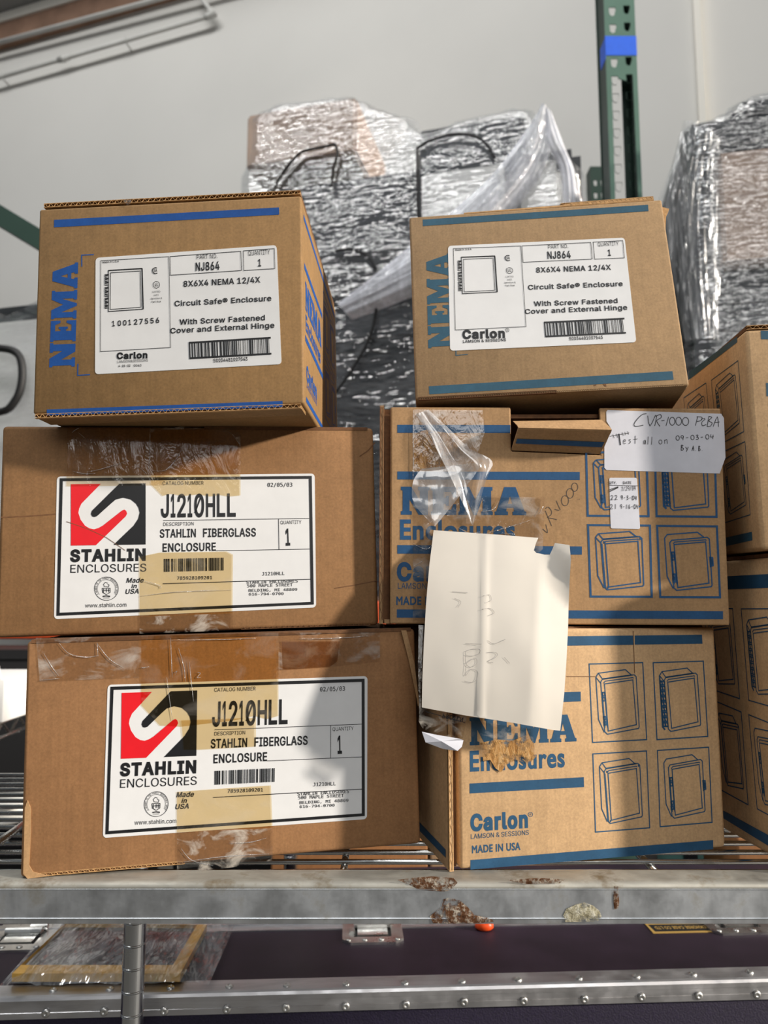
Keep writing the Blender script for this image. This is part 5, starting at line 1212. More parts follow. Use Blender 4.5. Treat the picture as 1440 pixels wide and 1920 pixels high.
def box_a():
    w, d, h = .25, .2728, .1988
    M = pose(-2.94, -.32, -1.50, (-.3215, .669, 1.3664))
    e = empty('small_carton', 'tan carton with bright blue NEMA print, on the upper long brown carton', 'cardboard box', M, 'small cartons on the top row')
    body = rbox('body', (0, 0, 0), (w, d, h), .0022, CARD_A, e)
    fc = front(M)
    stripe(fc, e, INK_BLUE, [[(101.5, 412.5), (523.3, 389), (523.6, 402.5), (101.5, 426.5)], [(88, 768), (529.8, 751.9), (530.4, 763), (88, 779)]])
    def lettering(mb):
        fc.text(mb, 'slab', 'NEMA', (140.4, 687.3), (146.9, 492), 48, H_PRINT)
    printed(fc, e, INK_BLUE, 'printed_lettering', lettering)
    for b in ([(153.5, 500), (153.3, 478.5), (176, 477.5)], [(146.3, 682), (145.8, 704), (169, 702.5)]):
        mb = MB(); fc.stroke(mb, b, 2.0, H_PRINT); mb.build('printed_bracket', INK_BLUE, e)
    small_label(fc, e, A_LAB, 'A')
    # top flaps, standing a little proud
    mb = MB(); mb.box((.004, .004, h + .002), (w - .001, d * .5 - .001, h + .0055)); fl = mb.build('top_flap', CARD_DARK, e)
    mb = MB(); corr_edge(mb, (.004, .0005, h + .0018), (w - .001, .0005, h + .0018), (0, 0, 1), (0, 1, 0), .0040, 46); mb.build('corrugated_edge', CARD_EDGE, fl)
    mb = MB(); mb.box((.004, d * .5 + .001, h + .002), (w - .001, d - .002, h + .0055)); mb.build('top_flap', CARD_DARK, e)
    # bottom flap with its open corrugated edge
    mb = MB(); mb.box((.003, .002, -.0036), (w - .003, .028, -.0003)); fl = mb.build('bottom_flap', CARD_A, e)
    mb = MB(); corr_edge(mb, (.002, -.0003, -.0040), (w - .003, -.0003, -.0040), (0, 0, 1), (0, 1, 0), .0040, 44); mb.build('corrugated_edge', CARD_EDGE, fl)
    # scrap of clear tape on the top edge
    mb = MB(); q = [(233, 377), (240, 374.5), (247, 376), (247, 381), (240, 386), (236, 383)]
    fc.poly(mb, q, .001, .0006); mb.build('tape_scrap', TAPE_CLOUDY, e)
    # print on the right-hand side, in millimetres from its top front corner
    rs = MmFace(M, (w, 0, h), (0, 1, 0), (0, 0, 1))
    for q in ([(12, 12), (262, 12), (262, 17), (12, 17)], [(12, 60), (138, 60), (138, 66), (12, 66)], [(12, 130), (138, 130), (138, 136), (12, 136)], [(12, 189), (262, 189), (262, 194), (12, 194)]):
        mb = MB(); rs.poly(mb, q, H_PRINT); mb.build('printed_stripe', INK_BLUE, e)
    for st, word, x_, y_, w_, c_ in (('slab', 'NEMA', 16, 104, 110, 28), ('F', 'Enclosures', 16, 124, 100, 15), ('H', 'Carlon', 16, 172, 68, 14), ('R', 'LAMSON & SESSIONS', 16, 179, 68, 5)):
        mb = MB(); rs.text(mb, st, word, (x_, y_), (x_ + w_, y_), c_, H_PRINT); mb.build('printed_lettering', INK_BLUE, e)
    for i in (0, 1):
        for j in (0, 1):
            mb = MB(); x = 150 + 56 * i; y = 28 + 76 * j
            enclosure(mb, rs, [(x, y), (x + 50, y), (x + 50, y + 70), (x, y + 70)], ('hinge', 'piano', 'screw', 'latch')[i + 2 * j], .9, H_PRINT)
            mb.build('printed_drawing', INK_BLUE, e)
box_a()

def box_b():
    w, d, h = .2720, .19, .2200
    M = pose(-4.76, -9.96, -1.93, (.0320, .7423, 1.3997))
    e = empty('small_carton', 'tan carton with teal NEMA print leaning back on the torn open carton', 'cardboard box', M, 'small cartons on the top row')
    rbox('body', (0, 0, 0), (w, d, h), .0025, CARD_B, e)
    fc = front(M)
    stripe(fc, e, INK_TEAL, [[(792.5, 412), (1215, 384), (1216, 396), (793, 424)], [(804, 724.4), (1260.8, 696), (1263, 712), (805, 739.4)]])
    printed(fc, e, INK_TEAL, 'printed_lettering', lambda mb: fc.text(mb, 'slab', 'NEMA', (850, 651), (844, 475), 47, H_PRINT))
    mb = MB(); fc.stroke(mb, [(855, 656), (855, 666.5), (877, 664.5)], 1.6, H_PRINT); mb.build('printed_bracket', INK_TEAL, e)
    small_label(fc, e, B_LAB, 'B')
    # top flap stepping up to the right and the torn corner tip
    mb = MB(); mb.prism([[(.06, 0), (w * .97, 0), (w * .97, .0052), (.18, .0048), (.165, .0022), (.06, .0012)]], lambda u, v, hh: (u, hh, h + v), .001, .09); fl = mb.build('top_flap', CARD_EDGE, e)
    mb = MB(); corr_edge(mb, (.165, .0008, h + .0006), (w * .97, .0008, h + .0012), (0, 0, 1), (0, 1, 0), .0040, 22); mb.build('corrugated_edge', CARD_EDGE, fl)
    mb = MB()
    P = [fc.uv(x, y) for x, y in [(1241, 377), (1259, 381.5), (1257, 388), (1253, 396), (1252, 420), (1248, 405), (1246, 385)]]
    mb.prism([P], lambda u, v, hh: (u, .012 - hh, v), 0, .0035); mb.build('corner_tip', CARD_EDGE, e)
    # crushed bottom edge, open towards the left, and side flap edge
    mb = MB(); corr_edge(mb, (.003, -.0004, -.0006), (.142, -.0004, -.0006), (0, 0, 1), (0, 1, 0), .0032, 60, liner=.0004, depth=.003); mb.build('corrugated_edge', CARD_DARK, e)
    mb = MB(); corr_edge(mb, (.142, -.0002, -.0002), (w - .006, -.0002, -.0002), (0, 0, 1), (0, 1, 0), .0020, 60, liner=.0004, depth=.003); mb.build('corrugated_edge', CARD_B, e)
    mb = MB(); fc.poly(mb, [(1113, 722), (1118, 721), (1118, 723), (1114, 724)], H_PRINT); fc.poly(mb, [(1131, 719.5), (1136, 719.5), (1137, 725), (1134, 724.5), (1131, 721)], H_PRINT); mb.build('dent_shade', CARD_DARK, e)  # shade of small dents painted on as flat dark patches
box_b()

# ---- long brown cartons (left) -------------------------------------------------
D_LAB = [(107, 893.5), (590, 888), (592.7, 1139), (101.5, 1161)]
E_LAB = [(202, 1284), (689, 1267.5), (688, 1535.6), (193, 1571)]
LOGO = [(133.3, 908), (273.3, 906.5), (273.3, 1020.8), (133.3, 1023)]
RED = [(0, 0), (.40, 0), (.14, .32), (.11, .40), (.10, .47), (.13, .58), (.19, .68), (.25, .725), (.31, .74), (.37, .72), (.43, .68), (.685, .44), (.715, .425), (.74, .445), (.752, .49), (.735, .535), (.335, 1), (0, 1)]
BLK = [(1, 0), (1, 1), (.57, 1), (.84, .69), (.90, .58), (.92, .48), (.905, .40), (.87, .33), (.80, .26), (.70, .23), (.60, .26), (.54, .32), (.36, .515), (.345, .53), (.315, .54), (.285, .53), (.268, .49), (.28, .44), (.65, 0)]

def long_label(face, root, lab):
    f = homography(D_LAB, lab)
    mb = MB(); face.poly(mb, round_quad(lab, (.014, .026)), .0001, .0003); label = mb.build('shipping_label', LABEL_WHITE, root)
    F_ = MapFace(face, f)
    mb = MB()
    o = [(112.5, 896.9), (584.5, 892.5), (588.5, 1133.3), (106.3, 1154.6)]; i_ = [(118.2, 902.3), (579.2, 897.8), (582.8, 1128.6), (112.2, 1148.8)]
    mb.flat([[F_.uv(*p) for p in o], [F_.uv(*p) for p in i_]], F_.pt, H_TEXT); mb.build('black_border', INK_BLACK, label)
    mb = MB(); F_.poly(mb, [bilin(LOGO, *p) for p in RED], H_TEXT); mb.build('emblem_red', INK_RED, label)
    mb = MB(); F_.poly(mb, [bilin(LOGO, *p) for p in BLK], H_TEXT); mb.build('emblem_black', INK_BLACK, label)
    T = MB()
    t = lambda st, s, a, b, c, **k: F_.text(T, st, s, a, b, c, H_TEXT, **k)
    t('H', 'STAHLIN', (131.7, 1052.5), (273.3, 1050), 20.5)
    t('R', 'ENCLOSURES', (132.3, 1074), (274.6, 1071.5), 15)
    t('B', 'Made', (237, 1092.5), (269, 1092), 8.5, shear=.22); t('B', 'in', (246.5, 1102.5), (256, 1102.5), 7.5, shear=.22); t('B', 'USA', (235, 1113.5), (260.5, 1112.5), 8.5, shear=.22)
    t('R', 'www.stahlin.com', (160, 1139), (237.5, 1137.5), 7.6)
    t('R', 'CATALOG NUMBER', (305.2, 909.6), (381.9, 908.7), 6.6)
    t('M', '02/05/03', (501.7, 913), (548.3, 912.5), 7.2)
    x = 302
    for ch, wd in zip('J1210HLL', (15, 8.5, 16, 8.5, 18.5, 17, 15.5, 16)):
        yy = 969.2 - (x - 302) * .011
        F_.text(T, 'B', ch, (x, yy), (x + wd, yy - wd * .011), 41, H_TEXT); x += wd + 3.6
    F_.stroke(T, [(365.5, 962), (376, 934)], 2.6, H_TEXT)
    for ln, wdt in (([(306.5, 976.2), (580, 972)], 1.0), ([(405, 1032.6), (581.5, 1029.5)], 1.0), ([(305.5, 1094.5), (582.5, 1086)], 1.3), ([(522.5, 973), (523.3, 1030.5)], 1.0)):
        F_.stroke(T, ln, wdt, H_TEXT)
    t('R', 'DESCRIPTION', (306.5, 986.3), (363.5, 985), 6.4)
    t('R', 'QUANTITY', (526, 983), (565.3, 982), 6.4)
    t('B', '1', (536, 1022.3), (544.3, 1022), 30)
    t('B', 'STAHLIN', (300, 1008), (367.5, 1007), 15.2); t('B', 'FIBERGLASS', (381, 1006.8), (480, 1005.6), 15.2)
    t('B', 'ENCLOSURE', (305.2, 1034.4), (405, 1032.3), 14.8)
    t('M', '785928109201', (332.3, 1087), (398, 1086), 6)
    t('M', 'J1210HLL', (491.7, 1079), (533.5, 1078), 6)
    t('M', 'STAHLIN ENCLOSURES', (462.5, 1094.8), (558.5, 1092), 5.4)
    t('M', '500 MAPLE STREET', (464, 1101.2), (549, 1099), 5.4)
    t('M', 'BELDING, MI 48809', (466.5, 1109.5), (557.5, 1107.5), 4.8)
    t('M', '616-794-0700', (467, 1116.5), (532, 1115.3), 4.6)
    T.build('label_text', INK_BLACK, label)
    # round association seal
    S_ = MB(); cx, cy = 200, 1103.7
    ring = lambda r, w: F_.stroke(S_, [(cx + r * math.cos(R(a)), cy + r * .98 * math.sin(R(a))) for a in range(0, 360, 10)], w, H_TEXT, True)
    ring(22.3, .9); F_.stroke(S_, [(cx + 17 * math.cos(R(a)), cy + 17 * math.sin(R(a))) for a in range(140, 400, 10)], .6, H_TEXT)
    word = 'A MEMBER OF THE ROBROY INDUSTRIES GROUP'
    for i, ch in enumerate(word):
        a = R(148 + 244 * i / (len(word) - 1))
        if ch == ' ': continue
        px_, py_ = cx + 18.2 * math.cos(a), cy + 18.2 * math.sin(a)
        tx, ty = -math.sin(a), math.cos(a)
        F_.text(S_, 'R', ch, (px_ - tx * 1.05, py_ - ty * 1.05), (px_ + tx * 1.05, py_ + ty * 1.05), 2.7, H_TEXT)
    F_.stroke(S_, [(cx - 8, cy - 1), (cx + 7, cy - 1), (cx + 7, cy + 7), (cx, cy + 11), (cx - 7, cy + 7), (cx - 8, cy - 1)], 1.1, H_TEXT)
    for x_ in (-5, 0, 4): F_.stroke(S_, [(cx + x_, cy), (cx + x_, cy + 7)], 1.1, H_TEXT)
    F_.stroke(S_, [(cx - 6, cy + 3), (cx + 6, cy + 3)], 1.2, H_TEXT)
    F_.stroke(S_, [(cx + 3, cy - 10), (cx - 2, cy - 12), (cx - 5.5, cy - 8), (cx - 4, cy - 4), (cx + 4, cy - 3), (cx + 5, cy - 7), (cx + 2, cy - 8)], .9, H_TEXT)
    F_.stroke(S_, [(cx - 7, cy + 14.5), (cx, cy + 13.5), (cx + 7, cy + 14.5)], 2.2, H_TEXT); F_.stroke(S_, [(cx - 6, cy + 17.3), (cx + 6, cy + 17.3)], .9, H_TEXT)
    S_.build('seal', INK_BLACK, label)
    mb = MB(); barcode(mb, F_, [(307.5, 1048), (422.5, 1045.5), (422.5, 1069.5), (307.7, 1072.3)], H_TEXT, 5, 70)
    mb.build('barcode', INK_BLACK, label)
    return label

def tape(face, root, pts, mat, name='packing_tape', h=H_TAPE):
    mb = MB(); face.poly(mb, pts, h); return mb.build(name, mat, root)

def creases(face, root, lines, mat, h=H_TAPE + .0004, w=2.0):
    """raised folds in the tape"""
    for l in lines:
        mb = MB()
        q = [face.pt(*face.uv(*p), h) for p in (curve(l, 4) if len(l) > 2 else l)]
        m = len(q)
        mb.tube(q, [max(.00012, .0005 * w / 2 * math.sin(math.pi * (i + .4) / m)) for i in range(m)], 6)
        mb.build('tape_crease', mat, root, True)

CREASE = film_mat('tape_fold', .25, .5, (60, 60, 60), streak=.4, rough=.12)

def box_d():
    w, d, h = .360, .25, .2016
    M = pose(8.12, -.6, -1.57, (-.3616, .7029, 1.1623))
    e = empty('long_carton', 'long brown taped carton with red and black emblem label, upper of two', 'cardboard box', M, 'long brown cartons stacked on the shelf')
    rbox('body', (0, 0, 0), (w, d, h), .004, CARD_D, e)
    fc = front(M)
    # soft bulge lines: dented corner panels
    long_label(fc, e, D_LAB)
    tape(fc, e, [(127, 802), (283, 802), (283, 888), (310, 888), (310, 910), (125, 912)], tape_mat('tape_aged_thin', (.90, .76, .56, 1), .06, .0), h=H_TAPE)
    tape(fc, e, [(283, 802), (451, 804), (451, 929), (430, 931), (412, 928), (395, 931), (372, 927), (345, 930), (320, 926), (305, 930), (283, 908)], TAPE_AGED)
    tape(fc, e, [(262, 1044), (300, 1036), (425, 1034), (437, 1040), (436, 1150), (262, 1156)], TAPE_AGED)
    tape(fc, e, [(262, 1156), (436, 1150), (437, 1182), (262, 1188)], TAPE_CLOUDY)
    tape(fc, e, [(283, 802), (451, 804), (451, 838), (440, 818), (430, 812), (400, 805), (340, 800), (310, 806), (283, 812)], TAPE_CLOUDY, h=H_TAPE + .0004)
    creases(fc, e, [[(165, 885), (190, 880), (243, 864)], [(138, 884), (155, 888), (180, 888)], [(283, 883), (310, 882), (330, 862), (345, 835)], [(282, 803), (281, 850), (279, 885)], [(148, 812), (160, 822)], [(257, 873), (276, 888)], [(263, 1118), (330, 1110), (436, 1106)], [(265, 1088), (300, 1098), (300, 1104)], [(150, 802), (140, 808), (136, 812)], [(436, 815), (450, 835)]], CREASE, w=1.1)
    # dark stain line, and folds with their shade painted as dark strokes
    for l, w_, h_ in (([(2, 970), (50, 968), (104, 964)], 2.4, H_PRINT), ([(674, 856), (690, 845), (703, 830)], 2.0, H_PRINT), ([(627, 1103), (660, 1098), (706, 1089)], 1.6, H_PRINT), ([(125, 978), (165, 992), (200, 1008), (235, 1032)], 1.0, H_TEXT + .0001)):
        mb = MB(); fc.stroke(mb, l, w_, h_); mb.build('painted_crease', CARD_DARK, e)
    # bottom flap edge
    mb = MB(); corr_edge(mb, (.225, .0004, .0002), (.352, .0004, .0002), (0, 0, 1), (0, 1, 0), .004, 24); mb.build('corrugated_edge', CARD_DARK, e)
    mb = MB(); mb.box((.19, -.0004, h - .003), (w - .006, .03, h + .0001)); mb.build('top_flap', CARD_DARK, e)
box_d()

def box_e():
    w, d, h = .36, .25, .2046
    M = pose(10.21, -.2, -1.37, (-.3188, .6856, .9556))
    e = empty('long_carton', 'long brown taped carton with red and black emblem label, standing on the wire shelf', 'cardboard box', M, 'long brown cartons stacked on the shelf')
    rbox('body', (0, 0, 0), (w, d, h), .0035, CARD_E, e)
    fc = front(M)
    long_label(fc, e, E_LAB)
    tape(fc, e, [(68, 1196), (265, 1192), (265, 1270), (75, 1278)], TAPE_CLEAR)
    tape(fc, e, [(522, 1186), (712, 1186), (712, 1240), (640, 1248), (522, 1256)], TAPE_CLEAR)
    tape(fc, e, [(265, 1192), (522, 1186), (522, 1342), (500, 1348), (478, 1342), (440, 1350), (390, 1356), (340, 1362), (300, 1360), (265, 1322)], TAPE_AGED)
    tape(fc, e, [(340, 1350), (480, 1345), (480, 1399), (372, 1405), (345, 1405)], TAPE_AGED, h=H_TAPE + .0003)
    tape(fc, e, [(332, 1484), (430, 1477), (508, 1472), (511, 1552), (332, 1560)], TAPE_AGED)
    tape(fc, e, [(332, 1560), (511, 1552), (511, 1612), (470, 1622), (410, 1628), (332, 1637)], TAPE_CLOUDY)
    tape(fc, e, [(528, 1202), (637, 1202), (632, 1240), (618, 1250), (530, 1255)], tape_mat('glue_stain', (.62, .44, .30, 1), .05, 0), h=H_TAPE + .0003)
    creases(fc, e, [[(112, 1206), (130, 1225), (160, 1232), (186, 1229)], [(182, 1205), (205, 1235), (232, 1252)], [(83, 1225), (98, 1250), (112, 1268)], [(75, 1275), (112, 1272)], [(183, 1205), (184, 1230)], [(320, 1196), (322, 1240), (323, 1270)], [(335, 1215), (345, 1250), (348, 1278)], [(313, 1270), (318, 1310), (324, 1350)], [(355, 1240), (358, 1270), (363, 1315)], [(280, 1250), (265, 1252)], [(320, 1200), (420, 1199), (480, 1196)], [(326, 1262), (332, 1258), (328, 1266)], [(370, 1260), (376, 1262), (370, 1270), (377, 1270)], [(560, 1198), (640, 1196), (690, 1192)], [(345, 1615), (420, 1605), (505, 1600)], [(340, 1590), (360, 1612), (400, 1622)], [(430, 1580), (470, 1578), (500, 1570)]], CREASE, w=1.1)
    # crushed lower left corner, its lit sliver painted in paler card
    mb = MB()
    P = [fc.uv(x, y) for x, y in [(47, 1515), (52, 1500), (58, 1515), (58, 1560), (55, 1622), (62, 1634), (92, 1642), (52, 1647), (44, 1638)]]
    mb.prism([P], fc.pt, 0, .0008); mb.build('lit_corner_sliver', CARD_C, e)
    mb = MB(); corr_edge(mb, (.006, .0002, -.0002), (.14, .0002, -.0002), (0, 0, 1), (0, 1, 0), .003, 30); mb.build('corrugated_edge', CARD_EDGE, e)
    mb = MB(); mb.box((.004, -.0005, h - .002), (w - .004, .03, h + .0012)); mb.build('top_flap', CARD_DARK, e)
    # a loose strip of card peeling off the right-hand corner
    mb = MB()
    a = [at_y(x, y, .742) for x, y in [(752, 1182), (762, 1182), (778, 1245), (787, 1320), (785, 1325), (778, 1290), (766, 1235)]]
    Mi = M.inverted()
    L = [Mi @ p for p in a]
    n_ = len(L)
    mb.prism([[(p.x, p.z) for p in L]], lambda u, v, hh: (u, -.004 - hh, v), 0, .0015)
    mb.build('loose_strip', CARD_C, e)
box_e()

# ---- hand lettering ---------------------------------------------------------
def ell(cx, cy, rx, ry, a0=-90, a1=270, n=12): return [(cx + rx * math.cos(R(a0 + (a1 - a0) * i / n)), cy + ry * math.sin(R(a0 + (a1 - a0) * i / n))) for i in range(n + 1)]
HAND = {
 '0': [ell(.4, .5, .36, .5)], '1': [[(.4, 0), (.3, 1)]], '2': [[(.05, .2), (.3, 0), (.6, .2), (.4, .6), (.05, .95), (.7, .9)]],
 '3': [[(.1, .1), (.5, .02), (.5, .3), (.25, .45), (.6, .6), (.5, .95), (.05, .95)]], '4': [[(.15, 0), (.05, .55), (.7, .5)], [(.6, .1), (.5, 1)]],
 '6': [[(.5, 0), (.15, .5), (.2, .95), (.55, .85), (.5, .55), (.2, .6)]], '7': [[(.05, .1), (.6, .05), (.25, 1)]],
 '9': [ell(.32, .28, .26, .28), [(.58, .25), (.45, 1)]], '-': [[(.05, .55), (.55, .5)]], '/': [[(.5, 0), (.05, 1)]], '.': [[(.1, .95), (.16, 1)]],
 'C': [[(.85, .05), (.55, .05), (.1, .6), (.1, .95), (.4, 1), (.75, .9)]], 'V': [[(.0, .0), (.25, 1), (.75, .0)]], 'R': [[(.2, 0), (.05, 1)], [(.05, .1), (.5, 0), (.6, .25), (.15, .5), (.6, 1)]],
 'P': [[(.25, .05), (.05, 1)], [(.1, .1), (.6, .1), (.55, .4), (.15, .5)]], 'B': [[(.1, 0), (.05, 1)], [(.05, .05), (.5, .1), (.15, .45), (.6, .7), (.4, 1), (.0, 1)]],
 'A': [[(.0, 1), (.4, .0), (.6, 1)], [(.1, .6), (.6, .55)]], 'T': [[(.3, 0), (.35, 1)]], 'e': [[(.1, .7), (.5, .62), (.35, .42), (.1, .6), (.15, .95), (.55, .9)]], 's': [[(.5, .42), (.15, .5), (.45, .75), (.05, .98)]],
 't': [[(.4, 0), (.3, 1)], [(0, .45), (.8, .4)]], 'a': [[(.55, .45), (.15, .55), (.1, .9), (.35, .95), (.6, .5), (.65, 1)]], 'l': [[(.2, -.05), (.25, 1)]], 'o': [ell(.35, .72, .3, .28)],
 'n': [[(.1, .45), (.1, 1)], [(.1, .6), (.5, .42), (.6, 1)]], 'y': [[(.05, .4), (.3, .8)], [(.65, .4), (.2, 1.3)]], ' ': [],
}
def hand(face, mb, string, p0, p1, hgt, lw, h, slant=0.0, flip=False):
    d = Vector((p1[0] - p0[0], p1[1] - p0[1])); n = len(string)
    st = d / max(1, n); u = st
    e2 = Vector((d.y, -d.x)).normalized() * hgt
    if flip: e2 = -e2
    for i, c in enumerate(string):
        o = Vector(p0) + st * i
        for s_ in HAND[c]:
            pts = []
            for x, y in s_:
                q = o + u * (x * .95 + slant * (1 - y)) + e2 * (1 - y)
                pts.append((q.x, q.y))
            face.stroke(mb, curve(pts, 3) if len(pts) > 2 else pts, lw, h)

def nema_prints(fc, e, mat, nema, encl, carl, lam, made, reg=None):
    for st, word, a in (('slab', 'NEMA', nema), ('F', 'Enclosures', encl), ('H', 'Carlon', carl), ('R', 'LAMSON & SESSIONS', lam), ('F', 'MADE IN USA', made)):
        mb = MB(); fc.text(mb, st, word, *a, H_PRINT)
        if reg and word == 'Carlon':
            x, y, r = reg
            fc.stroke(mb, [(x + r * math.cos(R(a_)), y + r * math.sin(R(a_))) for a_ in range(0, 360, 30)], .9, H_PRINT, True)
            fc.text(mb, 'R', 'R', (x - 1.4, y + 2), (x + 1.6, y + 1.8), 4, H_PRINT)
        mb.build('printed_lettering', mat, e)

def box_c():
    w, d, h = .3417, .26, .2186
    M = pose(-.12, .1, .26, (-.0007, .7446, 1.1739))
    e = empty('large_carton', 'tan carton with torn open top, notch flap and handwritten white label', 'cardboard box', M, 'cartons with enclosure drawings')
    Mi = M.inverted()
    fc = front(M)
    # front panel with the torn notch
    notch = [fc.uv(x, y) for x, y in [(957.5, 760), (958.5, 846), (1126, 853), (1123.5, 760)]]
    x0 = .0065
    outl = [(x0, .0), (w, .0), (w + .001, h), (notch[3][0], h), notch[2], notch[1], (notch[0][0], h), (x0, h)]
    mb = MB(); mb.prism([outl], fc.pt, -.004, 0); pn = mb.build('front_panel', CARD_C, e)
    bv = pn.modifiers.new('soft_edges', 'BEVEL'); bv.width = .0014; bv.segments = 2; bv.limit_method = 'ANGLE'; bv.angle_limit = R(50)
    mb = MB(); mb.box((-.0044, -.0020, .0), (-.0002, d, h + .001)); sp = mb.build('side_panel', CARD_C, e)
    mb = MB(); corr_edge(mb, (-.0044, -.0026, .004), (-.0044, -.0026, h), (1, 0, 0), (0, 1, 0), .0040, 12, liner=.0008); mb.build('corrugated_edge', CARD_DARK, sp)
    mb = MB(); mb.box((-.0005, .010, .0), (.0064, .012, h)); mb.build('dark_gap_filler', CARD_DARK, e)  # fills the groove; its shade is put into the dark card
    mb = MB(); mb.box((w - .003, .0042, .0), (w + .001, d, h - .001)); mb.build('side_panel', CARD_C, e)
    mb = MB(); mb.box((.001, d, .0), (w, d + .004, h * .82)); mb.build('back_panel', CARD_C, e)
    mb = MB(); mb.box((.001, .0045, .0), (w - .0035, d - .0005, .004)); mb.build('bottom_panel', CARD_C, e)
    # top flaps caved in below the carton that sits on them
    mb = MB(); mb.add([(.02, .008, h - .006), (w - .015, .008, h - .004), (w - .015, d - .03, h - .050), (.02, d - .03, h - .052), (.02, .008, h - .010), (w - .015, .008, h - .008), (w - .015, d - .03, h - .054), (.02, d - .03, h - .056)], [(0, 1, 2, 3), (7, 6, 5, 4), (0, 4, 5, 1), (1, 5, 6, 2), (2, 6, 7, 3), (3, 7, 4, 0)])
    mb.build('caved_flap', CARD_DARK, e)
    # the piece torn from the notch: hinged below, leaning out, its top folded back
    hg = [Mi @ at_y(959, 844.5, .7444), Mi @ at_y(1125, 851.5, .7444)]
    fo = [Mi @ at_y(972, 804, .719), Mi @ at_y(1147, 808, .719)]
    tp = [Mi @ at_y(962, 789.5, .730), Mi @ at_y(1128, 787, .730)]
    mid = [f.lerp(t, .25) + Vector((0, -.0012, .0012)) for f, t in zip(fo, tp)]
    mb = MB()
    th = Vector((0, .0042, .001))
    strip = [hg, [a.lerp(b, .97) for a, b in zip(hg, fo)], [f + Vector((0, -.0008, .001)) for f in fo], mid, tp]
    vs_ = []
    for a, b in strip: vs_ += [a, b, a + th, b + th]
    fs = []
    for i in range(len(strip) - 1):
        k = 4 * i; j = k + 4
        fs += [(k, k + 1, j + 1, j), (k + 2, j + 2, j + 3, k + 3), (k, j, j + 2, k + 2), (k + 1, k + 3, j + 3, j + 1)]
    fs += [(0, 2, 3, 1), (len(vs_) - 4, len(vs_) - 3, len(vs_) - 1, len(vs_) - 2)]
    mb.add(vs_, fs); fl = mb.build('torn_flap', CARD_C, e)
    mb = MB(); o = Vector((0, -.0004, -.0001))
    mb.add([hg[0].lerp(fo[0], .33) + o + (hg[1] - hg[0]) * .02, hg[1].lerp(fo[1], .30) + o - (hg[1] - hg[0]) * .02, hg[1].lerp(fo[1], .52) + o - (hg[1] - hg[0]) * .02, hg[0].lerp(fo[0], .55) + o + (hg[1] - hg[0]) * .02], [(0, 1, 2, 3)])
    mb.build('printed_stripe', INK_MID, fl)
    stripe(fc, e, INK_MID, [[(745, 796.5), (957, 797), (957, 812), (745, 811.5)], [(745, 884), (1087, 885), (1087, 900), (745, 899)], [(745, 1022), (1091, 1024.5), (1091, 1040), (745, 1038)], [(744, 1142.5), (1355.5, 1146), (1355.6, 1161), (744, 1158)]])
    nema_prints(fc, e, INK_MID, ((751.7, 965), (987, 966), 52.5), ((750, 1010.5), (966, 1011), 35), ((744, 1087.5), (876, 1088), 31), ((746, 1104), (880, 1104.5), 11), ((743, 1133.5), (854, 1134), 14.5))
    for q, k in (([(1099, 848), (1212, 849), (1216, 968), (1102, 967)], 'hinge'), ([(1228, 848), (1340, 849), (1343.5, 969), (1231, 968)], 'piano'), ([(1102.5, 984.5), (1218.5, 985.5), (1222, 1119), (1107.5, 1118.5)], 'screw'), ([(1232, 986), (1344, 987), (1350, 1120), (1238, 1119.5)], 'latch')):
        mb = MB(); enclosure(mb, fc, q, k, 2.3, H_PRINT, 1.7); mb.build('printed_drawing', INK_MID, e)
    # handwriting on the card
    mb = MB()
    z = lambda *p: [(860 + x / 4.8, 760 + y / 4.8) for x, y in p]
    for s_ in (z((757, 1112), (800, 1146), (785, 1072)), z((780, 948), (806, 1010), (838, 1086)), z((782, 930), (806, 915), (836, 950), (832, 985), (800, 1008), (845, 1018), (885, 1030)), z((864, 936), (906, 946)), z((878, 858), (916, 942)),
               z(*ell(958, 858, 32, 46)), z(*ell(1003, 792, 32, 44)), z(*ell(1045, 736, 28, 38)), z((1068, 850), (1072, 852)), z((1085, 843), (1088, 847))):
        fc.stroke(mb, curve(s_, 3) if len(s_) > 2 else s_, 1.1, H_PRINT)
    mb.build('handwriting', PENCIL, e)
    # big handwritten label wrapped over the corner
    mb = MB(); fc.poly(mb, [(1139, 769), (1352, 776), (1357, 784), (1360, 858), (1349, 888), (1137, 881.5), (1133, 877), (1133, 838), (1147, 806), (1137, 790), (1136.5, 772)], .0001, .0003)
    lab = mb.build('handwritten_label', LABEL_GREY, e)
    mb = MB()
    z = lambda *p: [(1120 + x / 4.8, 740 + y / 4.8) for x, y in p]
    L = [z((440, 172), (400, 182), (350, 232), (328, 272), (350, 287), (412, 275)), z((452, 190), (472, 282), (522, 184)), z((535, 186), (515, 282)), z((524, 195), (566, 180), (572, 208), (532, 236), (562, 286)), z((574, 236), (602, 232)), z((640, 200), (616, 282)),
         z(*ell(672, 240, 24, 36)), z(*ell(730, 240, 26, 36)), z(*ell(792, 242, 28, 36)), z((902, 196), (880, 280)), z((892, 200), (938, 204), (932, 232), (895, 244)), z((968, 222), (938, 250), (944, 280), (978, 270)), z((930, 222), (966, 214)), z((1002, 196), (985, 286)),
         z((1000, 196), (1028, 206), (1000, 236), (1032, 256), (1012, 286), (985, 286)), z((1040, 288), (1078, 200), (1088, 290)), z((1050, 252), (1098, 246))]
    L2 = [z((112, 376), (285, 345)), z((138, 358), (150, 392)), z((170, 352), (180, 388)), z((222, 340), (232, 372)), z((246, 336), (254, 366)), z((272, 330), (280, 360))]
    for s_ in L: fc.stroke(mb, curve(s_, 3) if len(s_) > 2 else s_, 1.25, H_TEXT)
    for s_ in L2: fc.stroke(mb, s_, .9, H_TEXT)
    fc.stroke(mb, z((192, 352), (207, 455)), 2.2, H_TEXT)
